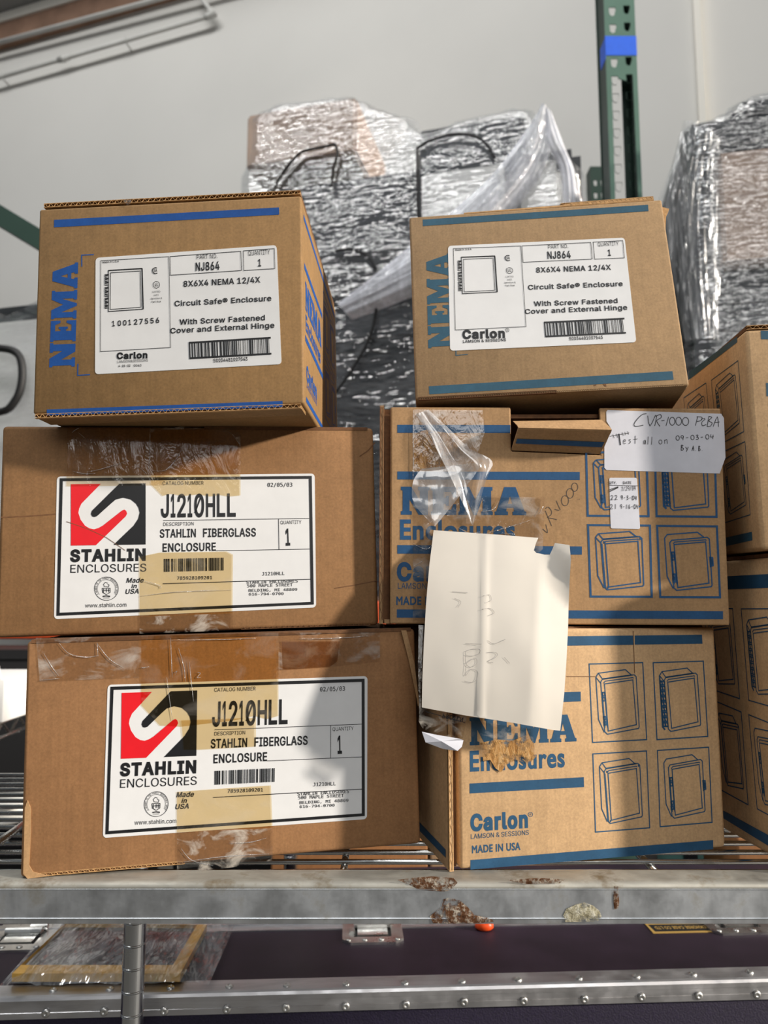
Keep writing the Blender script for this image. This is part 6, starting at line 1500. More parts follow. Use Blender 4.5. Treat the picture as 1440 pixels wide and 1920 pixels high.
    hand(fc, mb, 'est', z((232, 446))[0], z((372, 442))[0], 15, 1.0, H_TEXT); hand(fc, mb, 'all', z((412, 446))[0], z((512, 452))[0], 14, 1.0, H_TEXT); hand(fc, mb, 'on', z((550, 446))[0], z((650, 442))[0], 14, 1.0, H_TEXT)
    hand(fc, mb, '09-03-04', z((705, 412))[0], z((1060, 398))[0], 8.5, 1.2, H_TEXT); hand(fc, mb, 'By', z((750, 500))[0], z((832, 500))[0], 10, 1.2, H_TEXT); hand(fc, mb, 'A.B.', z((850, 506))[0], z((965, 506))[0], 9, 1.2, H_TEXT)
    mb.build('handwriting', PEN_BLACK, lab)
    # small quantity label
    q = [(1142, 896), (1194, 896), (1200, 992), (1145, 991)]
    mb = MB(); fc.poly(mb, round_quad(q, (.06, .03)), .0001, .0003); lab = mb.build('quantity_label', LABEL_GREY, e)
    mb = MB()
    fc.text(mb, 'B', 'QTY.', (1141.5, 908), (1156, 907.8), 4.6, H_TEXT); fc.text(mb, 'B', 'DATE', (1168, 907.7), (1183.5, 907.5), 4.6, H_TEXT)
    fc.stroke(mb, [(1141.5, 910.3), (1196.5, 911)], .6, H_TEXT)
    for k in range(3): fc.stroke(mb, [(1143, 922 - k * 2), (1159, 914.5 - k)], 1.1, H_TEXT)
    hand(fc, mb, '7/29/04', (1165, 921), (1193, 919), 8, .8, H_TEXT, .1); hand(fc, mb, '22', (1145, 938), (1160, 937.5), 9, 1.0, H_TEXT); hand(fc, mb, '9-3-04', (1164, 937), (1195, 938), 8, 1.1, H_TEXT)
    hand(fc, mb, '21', (1144, 955), (1159, 954), 9, 1.0, H_TEXT); hand(fc, mb, '9-16-04', (1163, 954), (1198, 954), 8, 1.0, H_TEXT)
    mb.build('handwriting', PEN_BLACK, lab)
    # clear tape: stuck strip, glue-torn card below it, bubbled second strip
    tape(fc, e, [(776, 812), (800, 806), (858, 815), (866, 850), (850, 872), (812, 880), (776, 878)], FIBRE, 'torn_surface', h=H_PRINT + .0001)
    tape(fc, e, [(774, 768), (905, 770), (908, 812), (880, 905), (880, 1164), (774, 1164)], TAPE_CLEAR)
    tape(fc, e, [(888, 930), (1021, 933), (1017, 1030), (1000, 1045), (880, 1045), (880, 960)], TAPE_CLEAR, h=H_TAPE + .0003)
    creases(fc, e, [[(774, 800), (774.5, 860), (774, 900)], [(905, 960), (925, 955), (935, 940)], [(900, 1005), (930, 995), (965, 985), (995, 975)], [(1010, 965), (1018, 950)], [(860, 990), (880, 1000), (900, 998)], [(776, 1020), (800, 1030), (815, 1015)], [(776, 1062), (792, 1052)], [(940, 1000), (965, 1002)]], CREASE, w=1.2)
    # the lifted, twisted length of tape
    A_ = [(779, 778), (800, 812), (822, 856), (846, 905), (868, 950), (884, 985)]
    B_ = [(803, 769), (842, 806), (880, 842), (922, 866), (909, 905), (886, 986)]
    mb = MB(); n_ = 24; m_ = 8
    ca, cb = curve(A_, 5), curve(B_, 5)
    vs_ = []
    for i in range(len(ca)):
        t = i / (len(ca) - 1)
        pa = fc.pt(*fc.uv(*ca[i]), .003); pb = fc.pt(*fc.uv(*cb[i]), .003)
        for j in range(m_ + 1):
            s_ = j / m_
            lift = .010 * math.sin(math.pi * min(1, t * 1.0)) * (.5 + .5 * math.sin(s_ * 3.1 * math.pi + t * 3)) + .0015 * noise.noise(Vector((t * 6, s_ * 5, 2)))
            vs_.append(pa.lerp(pb, s_) + fc.n * max(0, lift))
    mb.add(vs_, [(i * (m_ + 1) + j, i * (m_ + 1) + j + 1, (i + 1) * (m_ + 1) + j + 1, (i + 1) * (m_ + 1) + j) for i in range(len(ca) - 1) for j in range(m_)])
    mb.build('lifted_tape', FILM_TWIST, e, True)
    mb = MB(); cc = [(790, 880), (774, 905), (776, 945), (812, 985)]; dd = [(905, 868), (880, 905), (850, 945), (815, 988)]
    ca, cb = curve(cc, 5), curve(dd, 5); vs_ = []
    for i in range(len(ca)):
        for j in range(m_ + 1):
            s_ = j / m_
            vs_.append(fc.pt(*fc.uv(*ca[i]), .0022).lerp(fc.pt(*fc.uv(*cb[i]), .0022), s_) + fc.n * (.002 + .002 * noise.noise(Vector((i * .4, s_ * 4, 7)))))
    mb.add(vs_, [(i * (m_ + 1) + j, i * (m_ + 1) + j + 1, (i + 1) * (m_ + 1) + j + 1, (i + 1) * (m_ + 1) + j) for i in range(len(ca) - 1) for j in range(m_)])
    mb.build('lifted_tape', FILM_TWIST, e, True)
box_c()

def box_f():
    w, d, h = .274, .25, .2137
    M = pose(12.8, -.22, -.01, (.0685, .7051, .9556))
    e = empty('large_carton', 'buff carton with blue enclosure drawings standing on shelf behind hanging white paper', 'cardboard box', M, 'cartons with enclosure drawings')
    rbox('body', (0, 0, 0), (w, d, h), .0035, CARD_F, e)
    fc = front(M)
    mb = MB(); mb.box((-.0105, -.002, .0), (-.0065, d, h - .001)); sp = mb.build('side_panel', CARD_F, e)
    mb = MB(); corr_edge(mb, (-.0105, -.0024, .001), (-.0105, -.0024, h - .002), (1, 0, 0), (0, 1, 0), .0036, 14, liner=.0007); mb.build('corrugated_edge', CARD_EDGE, sp)
    mb = MB(); mb.box((-.0064, .010, .0), (-.0004, .012, h - .002)); mb.build('dark_gap_filler', CARD_DARK, e)  # slab closing the side gap, the shade there painted as dark card
    mb = MB(); mb.box((w + .0006, .008, .003), (w + .0046, d, h - .001)); sp = mb.build('side_panel', CARD_F, e)
    mb = MB(); corr_edge(mb, (w + .0006, .0076, .003), (w + .0006, .0076, h - .002), (1, 0, 0), (0, 1, 0), .0038, 44); mb.build('corrugated_edge', CARD_EDGE, sp)
    mb = MB(); mb.box((.004, .014, h), (w - .004, d - .01, h + .0018)); mb.build('top_flap', CARD_DARK, e)
    ls = leftside(M, -.0106, d)
    stripe(ls, e, INK_SLATE, [[(760, 1513.5), (835.8, 1593), (835.8, 1608), (760, 1530)]])
    stripe(fc, e, INK_SLATE, [[(882, 1195), (1187.5, 1191.5), (1187.8, 1209), (882, 1213)], [(1190, 1191.5), (1316, 1190), (1317, 1207), (1190, 1208.7)], [(880, 1304), (1088.7, 1296.7), (1089, 1315), (880, 1323)], [(880.4, 1469), (1094.6, 1457), (1095, 1475.6), (880.5, 1487.6)], [(882, 1612.5), (1337, 1575), (1337, 1592), (882, 1630.5)]])
    nema_prints(fc, e, INK_SLATE, ((880.8, 1397.7), (1081, 1390), 52.5), ((881, 1445.4), (1059, 1437), 36), ((882, 1557), (990, 1550), 28.5), ((883, 1573), (991.5, 1565), 9), ((885, 1599.5), (976, 1593), 13.5), (994.6, 1527, 4.2))
    for q, k in (([(1104.5, 1245), (1205, 1242.3), (1212.3, 1386.7), (1111, 1392)], 'hinge'), ([(1224.5, 1242.5), (1318.5, 1239.5), (1327, 1380.6), (1231.7, 1386.7)], 'piano'), ([(1111.5, 1413.5), (1212, 1408), (1218, 1552), (1116.5, 1560)], 'screw'), ([(1232.5, 1407), (1328.6, 1401), (1335, 1541.7), (1237.7, 1550)], 'latch')):
        mb = MB(); enclosure(mb, fc, q, k, 1.9, H_PRINT, 1.1); mb.build('printed_drawing', INK_SLATE, e)
    for l in ([(1187, 1183), (1188.5, 1225), (1189.5, 1262)], [(1062, 1268.5), (1116, 1268.5)]):
        mb = MB(); fc.stroke(mb, l, 1.2, H_PRINT + .0001); mb.build('painted_crease', CARD_DARK, e)  # shade of the folds painted as flat dark strokes
    # torn, fibrous strip left by old tape
    tape(fc, e, [(882, 1350), (998, 1366), (1000, 1392), (1003, 1420), (985, 1432), (965, 1424), (945, 1436), (935, 1448), (926, 1440), (915, 1425), (905, 1428), (898, 1408), (890, 1398), (884, 1380)], TAPE_CLEAR)
    mb = MB(); fc.poly(mb, [(900, 1392), (930, 1386), (960, 1388), (985, 1378), (999, 1392), (1004, 1418), (990, 1432), (968, 1424), (950, 1432), (938, 1447), (928, 1440), (918, 1424), (905, 1426)], H_TAPE + .0006); mb.build('torn_fibre_patch', FIBRE, e)
box_f()

def paper_sheet():
    """the loose sheet taped to the torn carton, hanging over the carton below"""
    o = Vector((.15, .72, 1.0))
    e = empty('paper_sheet', 'creased white sheet of paper with torn corner, taped over two cartons', 'paper', Matrix.Translation(o))
    outline = [(813, 994), (870, 998), (940, 1003), (1009.5, 1008.5), (1005, 1018), (1001, 1032), (1006, 1037), (1013, 1038), (1021, 1040), (1031, 1040), (1036, 1029), (1040.5, 1018), (1068, 1022), (1070.5, 1050), (1068, 1090), (1066, 1140), (1065, 1180), (1062, 1240), (1058, 1300), (1050.5, 1370), (1038, 1369), (960, 1355), (870, 1341), (791, 1326.5), (792, 1270), (795, 1200), (799, 1130), (805, 1060), (810, 1020)]
    def surf(x, y):
        t = (y - 994) / 376
        Y = .7405 - .0560 * (1 - (1 - t) ** 2) - .0008
        Y -= .0016 * math.exp(-((x - 912 + (y - 994) * .03) / 4.5) ** 2)          # vertical fold
        k = 1013 - (y - 1040) * .06
        if x > k:
            g = ((y - 1038) - (x - 1010) * 1.0) / 45          # above or below the diagonal fold
            f = (x - k) / 55
            Y += f * (.007 * min(1, g) if g > 0 else .010 * max(-1, g))
        Y -= .0045 * (min(x, 1013) - 900) / 110
        Y -= .0035 * math.sin(max(0, min(1, (x - 790) / 240)) * math.pi) * .6
        Y += .0012 * noise.noise(Vector((x / 70, y / 90, 3.1)))
        return Y
    import bisect
    # triangulate finely: clip a grid to the outline
    from mathutils.geometry import delaunay_2d_cdt
    pts = []
    dense = []
    for i in range(len(outline)):
        a, b = Vector(outline[i]), Vector(outline[(i + 1) % len(outline)])
        m = max(1, int((b - a).length / 14))
        for k in range(m): dense.append(a.lerp(b, k / m))
    def inside(p):
        c = False; n = len(outline); j = n - 1
        for i in range(n):
            xi, yi = outline[i]; xj, yj = outline[j]
            if (yi > p[1]) != (yj > p[1]) and p[0] < (xj - xi) * (p[1] - yi) / (yj - yi) + xi: c = not c
            j = i
        return c
    grid = [Vector((x, y)) for x in range(796, 1070, 7) for y in range(998, 1370, 9) if inside((x, y)) and inside((x + 3, y)) and inside((x - 3, y)) and inside((x, y - 3)) and inside((x, y + 3))]
    allp = dense + grid
    n = len(dense)
    r = delaunay_2d_cdt(allp, [(i, (i + 1) % n) for i in range(n)], [list(range(n))], 1, 1e-4)
    V, Fc = r[0], r[2]
    mb = MB()
    mb.add([at_y(p.x, p.y, surf(p.x, p.y)) - o for p in V], [tuple(f) for f in Fc])
    sh = mb.build('sheet', PAPER, e, True)
    class PF(Face):
        def uv(s, px, py): return (px, -py)
        def pt(s, u, v, h=0): return at_y(u, -v, surf(u, -v) - .0006 - h) - o
        def stroke(s, mb, pts, w, h, closed=False, smooth=0):
            ribbon(mb, [Vector((p[0], -p[1])) for p in pts], w / 2, lambda x, y: s.pt(x, y, h), closed)
    pf = PF(Matrix(), (0, 0, 0), (1, 0, 0), (0, 1, 0))
    z = lambda *p: [(760 + x / 4.8, 1180 + y / 4.8) for x, y in p]
    mb = MB()
    for s_ in (z((540, 128), (685, 132)), z((540, 200), (600, 178), (668, 180), (660, 220), (600, 240), (545, 230), (540, 205)), z((540, 230), (545, 310), (590, 340), (640, 310), (640, 265), (600, 270), (545, 310)), z((548, 300), (540, 415), (590, 360), (650, 380), (640, 450), (600, 478), (530, 465)),
               z((740, 100), (800, 130), (900, 90)), z((730, 210), (800, 205), (830, 225), (800, 260), (740, 290), (790, 300)), z((890, 250), (940, 305)), z((420, -340), (560, -330)), z((440, -280), (500, -250), (470, -200)), z((700, -300), (760, -310), (770, -260), (720, -240)), z((690, -180), (760, -190), (800, -150), (740, -120))):
        pf.stroke(mb, curve(s_, 4) if len(s_) > 2 else s_, .8, 0)
    mb.build('pencil_marks', PENCIL_FAINT, e)
    # strip of tape and torn paper backing hanging below its lower edge
    mb = MB()
    def py(p, Y): return at_y(p[0], p[1], Y) - o
    P = [(788, 1327), (828, 1335), (875, 1343), (872, 1368), (868, 1384), (850, 1388), (800, 1376), (790, 1362), (785, 1352)]
    mb.add([py(p, .6935) for p in P], [tuple(range(len(P)))]); mb.build('tape_end', TAPE_CLOUDY, e)
    mb = MB(); P = [(791, 1372), (820, 1378), (862, 1385), (869, 1388), (866, 1400), (858, 1408), (830, 1404), (798, 1392)]
    mb.add([py(p, .6925 - .001 * (i % 3)) for i, p in enumerate(P)] + [py((828, 1390), .689)], [(i, (i + 1) % 8, 8) for i in range(8)]); mb.build('torn_backing', LABEL_GREY, e)
    mb = MB()
    class PL(Face):
        def uv(s, px, py_): return (px, -py_)
        def pt(s, u, v, h=0): return at_y(u, -v, .693) - o
        def stroke(s, mb, pts, w, h, closed=False, smooth=0):
            ribbon(mb, [Vector((p[0], -p[1])) for p in pts], w / 2, lambda x, y: s.pt(x, y, h), closed)
    pl = PL(Matrix(), (0, 0, 0), (1, 0, 0), (0, 1, 0))
    pl.stroke(mb, [(798, 1334), (872, 1355)], 1.2, 0); pl.text(mb, 'B', 'PROTLN', (831, 1338), (869, 1346), 8, 0, flip=True)
    mb.build('show_through_print', PEN_BLACK, e)
    mb = MB(); P = [(785, 1172), (794, 1172), (791, 1240), (790, 1325), (786, 1340), (784, 1250)]
    mb.add([py(p, .7195 - .0305 * (p[1] - 994) / 376 + .004) for p in P], [tuple(range(len(P)))]); mb.build('side_tape', TAPE_CLOUDY, e)
paper_sheet()

# ---- right-hand column ------------------------------------------------------
def box_g():
    w, d, h = .30, .30, .2172
    M = pose(-4.5, .6, -1.2, (.3600, .7114, 1.2442))
    e = empty('large_carton', 'upper tan carton at the right edge showing drawings on its shaded side', 'cardboard box', M, 'cartons with enclosure drawings')
    rbox('body', (0, 0, 0), (w, d, h), .004, CARD_F, e)
    ls = leftside(M, 0, d)
    stripe(ls, e, INK_TEAL, [[(1292, 698), (1382, 631), (1382.6, 641.6), (1292, 712)], [(1345, 1011.5), (1410, 997), (1411, 1013), (1345, 1028)]])
    for q, k in (([(1334, 713), (1384, 676), (1395, 809), (1345, 836)], 'piano'), ([(1282, 746), (1324, 718), (1336, 846), (1293, 872)], 'hinge'), ([(1346, 852), (1397, 828), (1407, 965), (1357, 981)], 'latch')):
        mb = MB(); enclosure(mb, ls, q, k, 1.0, H_PRINT, 1.0); mb.build('printed_drawing', INK_TEAL, e)
    fc = front(M)
    stripe(fc, e, INK_TEAL, [[(1426, 620), (1500, 621), (1500, 637), (1427, 636)], [(1436, 718), (1500, 719), (1500, 745), (1437, 743)]])
    printed(fc, e, INK_TEAL, 'printed_lettering', lambda mb: fc.text(mb, 'slab', 'NEMA', (1440, 800), (1560, 806), 44, H_PRINT))
    mb = MB(); mb.box((.002, .004, h + .0004), (w - .003, .15, h + .0044)); fl = mb.build('top_flap', CARD_DARK, e)
    mb = MB(); corr_edge(mb, (.002, .0004, h + .0004), (w - .003, .0004, h + .0004), (0, 0, 1), (0, 1, 0), .004, 40); mb.build('corrugated_edge', CARD_EDGE, fl)
box_g()

def box_h():
    w, d, h = .30, .30, .2825
    M = pose(5.0, 0, 0, (.3715, .688, .9556))
    e = empty('large_carton', 'lower tan carton at the right edge in shade, standing on shelf', 'cardboard box', M, 'cartons with enclosure drawings')
    rbox('body', (0, 0, 0), (w, d, h), .004, CARD_F, e)
    ls = leftside(M, 0, d)
    stripe(ls, e, INK_SLATE, [[(1320, 1083), (1462, 1075), (1464, 1101), (1320, 1107)], [(1320, 1500), (1462, 1577), (1464, 1600), (1320, 1512)]])
    for q, k in (([(1390, 1141.6), (1460, 1141), (1472, 1332), (1404, 1313)], 'piano'), ([(1320, 1141), (1374, 1141), (1387, 1310), (1334, 1292)], 'hinge'), ([(1404, 1340), (1464, 1364), (1477, 1547), (1420, 1516.5)], 'latch'), ([(1338, 1313), (1390, 1335), (1403, 1509), (1352, 1481)], 'screw')):
        mb = MB(); enclosure(mb, ls, q, k, 1.5, H_PRINT, 1.0); mb.build('printed_drawing', INK_SLATE, e)
    mb = MB(); mb.box((.003, .004, h + .0002), (w - .003, .15, h + .0038)); mb.build('top_flap', CARD_DARK, e)
box_h()

# ------------------------------------------------------------------ pallet rack behind
def flat_frame(yaw, p0):
    """a vertical plane: returns (point from pixel and height off it, its axes)"""
    s_ = Vector((math.cos(yaw), math.sin(yaw), 0)); n = Vector((math.sin(yaw), -math.cos(yaw), 0))
    p0 = Vector(p0)
    def sz(px, py, off=0.0):
        p = on_plane(px, py, p0 + n * off, n)
        return ((p - p0).dot(s_), p.z)
    def pt(s, z, off=0.0): return p0 + s_ * s + n * off + Vector((0, 0, z))
    return sz, pt

UY = 2.1
def upright():
    sz, pt = flat_frame(0, (0, UY, 0))
    s0 = sz(1127, 0)[0]; s1 = sz(1187, 0)[0]
    # the post stands upright; take its width from the photo's upper end
    base = Vector((at_y(1168, 190, UY).x, UY, 0))
    hw = .047
    e = empty('rack_upright', 'green perforated pallet rack upright with a band of blue tape', 'rack post', Matrix.Translation(base))
    e2 = base
    zs = []
    top = 3.2
    def z_at(px, py): return at_y(px, py, UY).z
    hole_rows = [22, 54, 118, 151, 183, 216, 249, 283, 316, 350]
    z0 = z_at(1150, 350); z1 = z_at(1150, 118); pitch = (z1 - z0) / 7
    loops = [[(-hw, .05), (hw, .05), (hw, top), (-hw, top)]]
    z = z0 - pitch * 12
    while z < top - .05:
        if z > .15:
            for cx in (-.022, .022):
                dz = .006 if cx > 0 else 0
                loops.append([(cx - .010, z + .014 + dz), (cx + .010, z + .014 + dz), (cx + .011, z + .006 + dz), (cx + .005, z - .014 + dz), (cx - .003, z - .015 + dz), (cx - .009, z - .008 + dz)])
        z += pitch
    mb = MB(); mb.prism(loops, lambda u, v, h: (u, -h, v), -.003, 0); mb.build('perforated_face', RACK_GREEN, e)
    mb = MB(); mb.box((-hw, .003, .05), (-hw + .003, .07, top)); mb.box((hw - .003, .003, .05), (hw, .07, top)); mb.build('side_flange', RACK_DARK, e)
    mb = MB(); mb.box((-hw - .004, .07, .05), (-hw + .025, .073, top)); mb.box((hw - .025, .07, .05), (hw + .004, .073, top)); mb.build('back_flange', RACK_DARK, e)
    mb = MB(); mb.box((-hw - .06, -.06, 0), (hw + .06, .12, .05)); mb.build('foot_plate', RACK_DARK, e)
    za, zb = z_at(1160, 104), z_at(1160, 68)
    mb = MB(); mb.box((-hw - .001, -.0012, za), (hw + .001, -.0002, zb)); mb.box((-hw - .0012, -.0012, za - .012), (-hw - .0002, .05, zb - .006)); mb.build('tape_band', TAPE_BLUE, e)
upright()

def rear_post():
    Y = 2.75
    b = at_y(1122, 345, Y)
    top = at_y(1122, 312, Y).z
    e = empty('rack_upright', 'short dark green perforated rack post standing behind the taped upright', 'rack post', Matrix.Translation((b.x, Y, 0)))
    loops = [[(-.030, .02), (.034, .02), (.034, top), (-.030, top)]]
    z = top - .07
    while z > 1.2:
        for cx in (-.012, .016): loops.append([(cx - .007, z + .012), (cx + .007, z + .012), (cx + .006, z - .010), (cx - .005, z - .010)])
        z -= .052
    mb = MB(); mb.prism(loops, lambda u, v, h: (u, -h, v), -.003, 0); mb.build('perforated_face', RACK_DARK, e)
    mb = MB(); mb.box((-.030, .003, .02), (-.027, .06, top)); mb.box((.031, .003, .02), (.034, .06, top)); mb.box((-.07, -.03, 0), (.07, .08, .02)); mb.build('side_flange', RACK_DARK, e)
rear_post()

def brace():
    Y = 2.34
    a = at_y(-230, 265, Y); b = at_y(135, 485, Y)
    e = empty('rack_brace', 'dark green diagonal rack brace crossing behind the blue printed carton', 'rack brace', Matrix.Translation((a.x, Y, 0)))
    d = (b - a)
    up = Vector((0, 0, .036)); bk = Vector((0, .03, 0))
    mb = MB(); v = []
    o = Vector((a.x, Y, 0))
    for p in (a, b): v += [p - up - o, p + up - o, p + up + bk - o, p - up + bk - o]
    mb.add(v, [(0, 1, 5, 4), (1, 2, 6, 5), (2, 3, 7, 6), (3, 0, 4, 7), (0, 3, 2, 1), (4, 5, 6, 7)])
    mb.build('bar', RACK_DARK, e)
    mb = MB(); mb.box((-.05, -.004, .0), (.05, .06, a.z + .4)); mb.build('post', RACK_GREEN, e)
brace()

RZ = 1.188
def beam(Y, name_label):
    e = empty('rack_beam', name_label, 'rack beam', Matrix.Translation((0, Y, RZ)))
    rbox('beam_tube', (-2.2, 0, -.11), (2.2, .05, 0), .006, RACK_ORANGE, e)
    for x in (-2.2, 2.2):
        mb = MB(); mb.box((x - .004, -.02, -.2), (x + .004, .07, .06)); mb.build('end_bracket', RACK_ORANGE, e)
beam(2.2, 'orange steel rack beam glimpsed behind the long cartons at the left')

# ------------------------------------------------------------------ film-wrapped loads
def inside_poly(p, poly):
    c = False; j = len(poly) - 1
    for i in range(len(poly)):
        xi, yi = poly[i]; xj, yj = poly[j]
        if (yi > p[1]) != (yj > p[1]) and p[0] < (xj - xi) * (p[1] - yi) / (yj - yi) + xi: c = not c
        j = i
    return c
def poly_dist(p, poly):
    best = 1e9; P = Vector(p)
    for i in range(len(poly)):
        a = Vector(poly[i]); b = Vector(poly[(i + 1) % len(poly)])
        ab = b - a; t = max(0, min(1, (P - a).dot(ab) / max(1e-9, ab.length_squared)))
        best = min(best, (P - (a + ab * t)).length)
    return best

class Load:
    def __init__(s, name, label, yaw, p0, cat='wrapped pallet load', group='film wrapped loads on the rack'):
        s.sz, s.ptw = flat_frame(yaw, p0)
        c = Vector(p0)
        s.o = Vector((c.x, c.y, RZ + .002)); s.e = empty(name, label, cat, Matrix.Translation(s.o), group)
    def pt(s, a, z, off=0): return s.ptw(a, z, off) - s.o
    def block(s, name, mat, px0, px1, py0, py1, off, depth, floor=False, r=.01):
        ym = (py0 + py1) / 2; xm = (px0 + px1) / 2
        a0 = s.sz(px0, ym, off)[0]; a1 = s.sz(px1, ym, off)[0]
        z1 = s.sz(xm, py0, off)[1]; z0 = RZ + .004 if floor else s.sz(xm, py1, off)[1]
        bm = bmesh.new(); bmesh.ops.create_cube(bm, size=1)
        for v in bm.verts:
            v.co = s.pt(a0 + (v.co.x + .5) * (a1 - a0), z0 + (v.co.z + .5) * (z1 - z0), off - (v.co.y + .5) * depth)
        bmesh.ops.bevel(bm, geom=list(bm.edges), offset=r, segments=2, affect='EDGES')
        bmesh.ops.recalc_face_normals(bm, faces=bm.faces)
        me = bpy.data.meshes.new(name); bm.to_mesh(me); bm.free()
        return link(name, me, mat, s.e, False)
    def film(s, outline_px, mat, base, depth, amp, seed, step=.022, curl=.06, name='stretch_film'):
        """a skin drawn over the load: follows its outline, folds back at the edges, wrinkled"""
        from mathutils.geometry import delaunay_2d_cdt
        out = [s.sz(x, y, base) for x, y in outline_px]
        dense = []
        for i in range(len(out)):
            a, b = Vector(out[i]), Vector(out[(i + 1) % len(out)])
            m = max(1, int((b - a).length / step))
            for k in range(m): dense.append(a.lerp(b, k / m))
        xs = [p.x for p in dense]; zs = [p.y for p in dense]
        grid = []
        x = min(xs)
        while x < max(xs):
            z = min(zs)
            while z < max(zs):
                if inside_poly((x, z), out) and poly_dist((x, z), out) > step * .5: grid.append(Vector((x, z)))
                z += step
            x += step
        n = len(dense)
        r = delaunay_2d_cdt(dense + grid, [(i, (i + 1) % n) for i in range(n)], [list(range(n))], 1, 1e-5)
        V = r[0]
        pos = []
        for p in V:
            d = poly_dist(p, out)
            f = min(1, d / curl)
            off = base - .07 * (1 - math.sqrt(max(0, 1 - (1 - f) ** 2)))
            off += amp * noise.noise(Vector((p.x * 3, p.y * 14, seed))) + amp * .5 * noise.noise(Vector((p.x * 9, p.y * 40, seed + 5)))
            pos.append(s.pt(p.x, p.y, off))
        faces = [tuple(f) for f in r[2]]
        nb = len(pos)
        # the sides, running back round the load
        idx = {}
        for i in range(n):
            key = min(range(len(V)), key=lambda k: (V[k] - dense[i]).length_squared) if i >= len(V) or (V[i] - dense[i]).length > 1e-4 else i
            idx[i] = key
        for i in range(n):
            a, z = dense[i]
            c = (sum(xs) / n, sum(zs) / n)
            pos.append(s.pt(a + (c[0] - a) * .02, z + (c[1] - z) * .01, base - depth))
        for i in range(n):
            j = (i + 1) % n
            faces.append((idx[i], idx[j], nb + j, nb + i))
        mb = MB(); mb.add(pos, faces)
        return mb.build(name, mat, s.e, True)
    def band(s, pts, mat, off, name, folds=7, amp=.02):
        """a bunched rope of film: pts = (left px, right px) pairs along it"""
        L = curve([p[0] for p in pts], 6); Q = curve([p[1] for p in pts], 6)
        vs_ = []; m = 22
        for i in range(len(L)):
            for j in range(m + 1):
                t = j / m
                x = L[i][0] + (Q[i][0] - L[i][0]) * t; y = L[i][1] + (Q[i][1] - L[i][1]) * t
                o_ = off + amp * abs(math.sin(t * math.pi * folds + i * .05)) * math.sin(math.pi * t) + amp * .8 * math.sin(math.pi * t)
                vs_.append(s.pt(*s.sz(x, y, off), o_))
        mb = MB(); mb.add(vs_, [(i * (m + 1) + j, i * (m + 1) + j + 1, (i + 1) * (m + 1) + j + 1, (i + 1) * (m + 1) + j) for i in range(len(L) - 1) for j in range(m)])
        return mb.build(name, mat, s.e, True)
    def line(s, pts, off, r, mat, name):
        q = [s.pt(*s.sz(x, y, off), off) for x, y in curve(pts, 4)]
        mb = MB(); mb.tube(q, r, 8); return mb.build(name, mat, s.e, True)

def centre_load():
    p0 = at_y(785, 500, 2.45); p0.z = 0
    L = Load('wrapped_pallet_load', 'big grey film-wrapped pallet load rising between the two small cartons', R(-14), p0)
    L.block('pallet', WOOD, 450, 1085, 1150, 1186, -.05, .8, True)
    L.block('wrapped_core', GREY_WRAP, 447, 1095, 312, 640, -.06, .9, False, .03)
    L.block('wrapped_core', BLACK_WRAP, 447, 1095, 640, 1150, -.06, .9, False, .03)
    L.block('kraft_carton', KRAFT_BG, 462, 668, 198, 300, -.05, .45)
    L.block('black_carton', GREY_WRAP, 785, 985, 228, 318, -.08, .5)
    L.block('dark_layer', BLACK_WRAP, 560, 790, 470, 560, -.035, .1)
    L.block('white_carton', WHITE_BG, 790, 945, 315, 470, -.03, .3)
    L.block('foam_block', WHITE_BG, 955, 1068, 292, 470, -.02, .35, False, .04)
    L.film([(437, 372), (440, 325), (455, 290), (458, 216), (480, 198), (520, 180), (570, 176), (610, 168), (660, 165), (700, 182), (740, 200), (775, 205), (790, 232), (850, 215), (900, 203), (960, 186), (1000, 186), (1022, 210), (1030, 250), (1060, 268), (1095, 300), (1106, 380), (1106, 1150), (437, 1150)], FILM_A, -.012, .92, .007, 3.0)
    L.band([((1012, 205), (1030, 215)), ((960, 280), (1030, 290)), ((900, 350), (985, 370)), ((770, 460), (850, 520)), ((690, 525), (765, 560)), ((632, 570), (660, 600))], FILM_ROPE, .0, 'film_rope', 9, .03)
    L.band([((1018, 215), (1035, 212)), ((1022, 262), (1056, 268)), ((1050, 320), (1078, 325)), ((1055, 395), (1088, 395))], FILM_ROPE, .0, 'film_rope', 3, .02)
    for pts in ([(510, 372), (522, 338), (545, 305), (568, 284), (600, 277), (628, 270)], [(628, 270), (633, 288), (626, 315), (622, 350)], [(785, 420), (783, 350), (783, 300), (782, 276)], [(782, 278), (810, 262), (850, 252), (885, 254), (910, 268), (928, 298)],
                [(628, 470), (660, 468), (690, 480), (705, 505)], [(706, 575), (700, 610), (685, 650), (655, 700), (630, 735)]):
        L.line(pts, .004, .005, BLACK_CORD, 'black_cord')
centre_load()

def left_load():
    p0 = at_y(0, 700, 2.45); p0.z = 0
    L = Load('wrapped_pallet_load', 'white film-wrapped load with black looped line at the left edge', R(-14), p0)
    L.block('pallet', WOOD, -280, 110, 1150, 1186, -.05, .8, True)
    L.block('wrapped_core', GREY_WRAP, -300, 130, 580, 640, -.06, .8, False, .03)
    L.block('white_carton', WHITE_BG, -300, 130, 612, 1150, -.04, .7)
    L.film([(-310, 520), (-60, 560), (0, 578), (30, 566), (62, 545), (130, 540), (140, 1150), (-310, 1150)], FILM_C, -.012, .8, .009, 9.0)
    L.line([(-40, 652), (0, 653), (25, 658), (38, 672), (42, 700), (38, 730), (28, 752), (10, 770), (-30, 775)], .012, .013, BLACK_CORD, 'black_loop')
left_load()

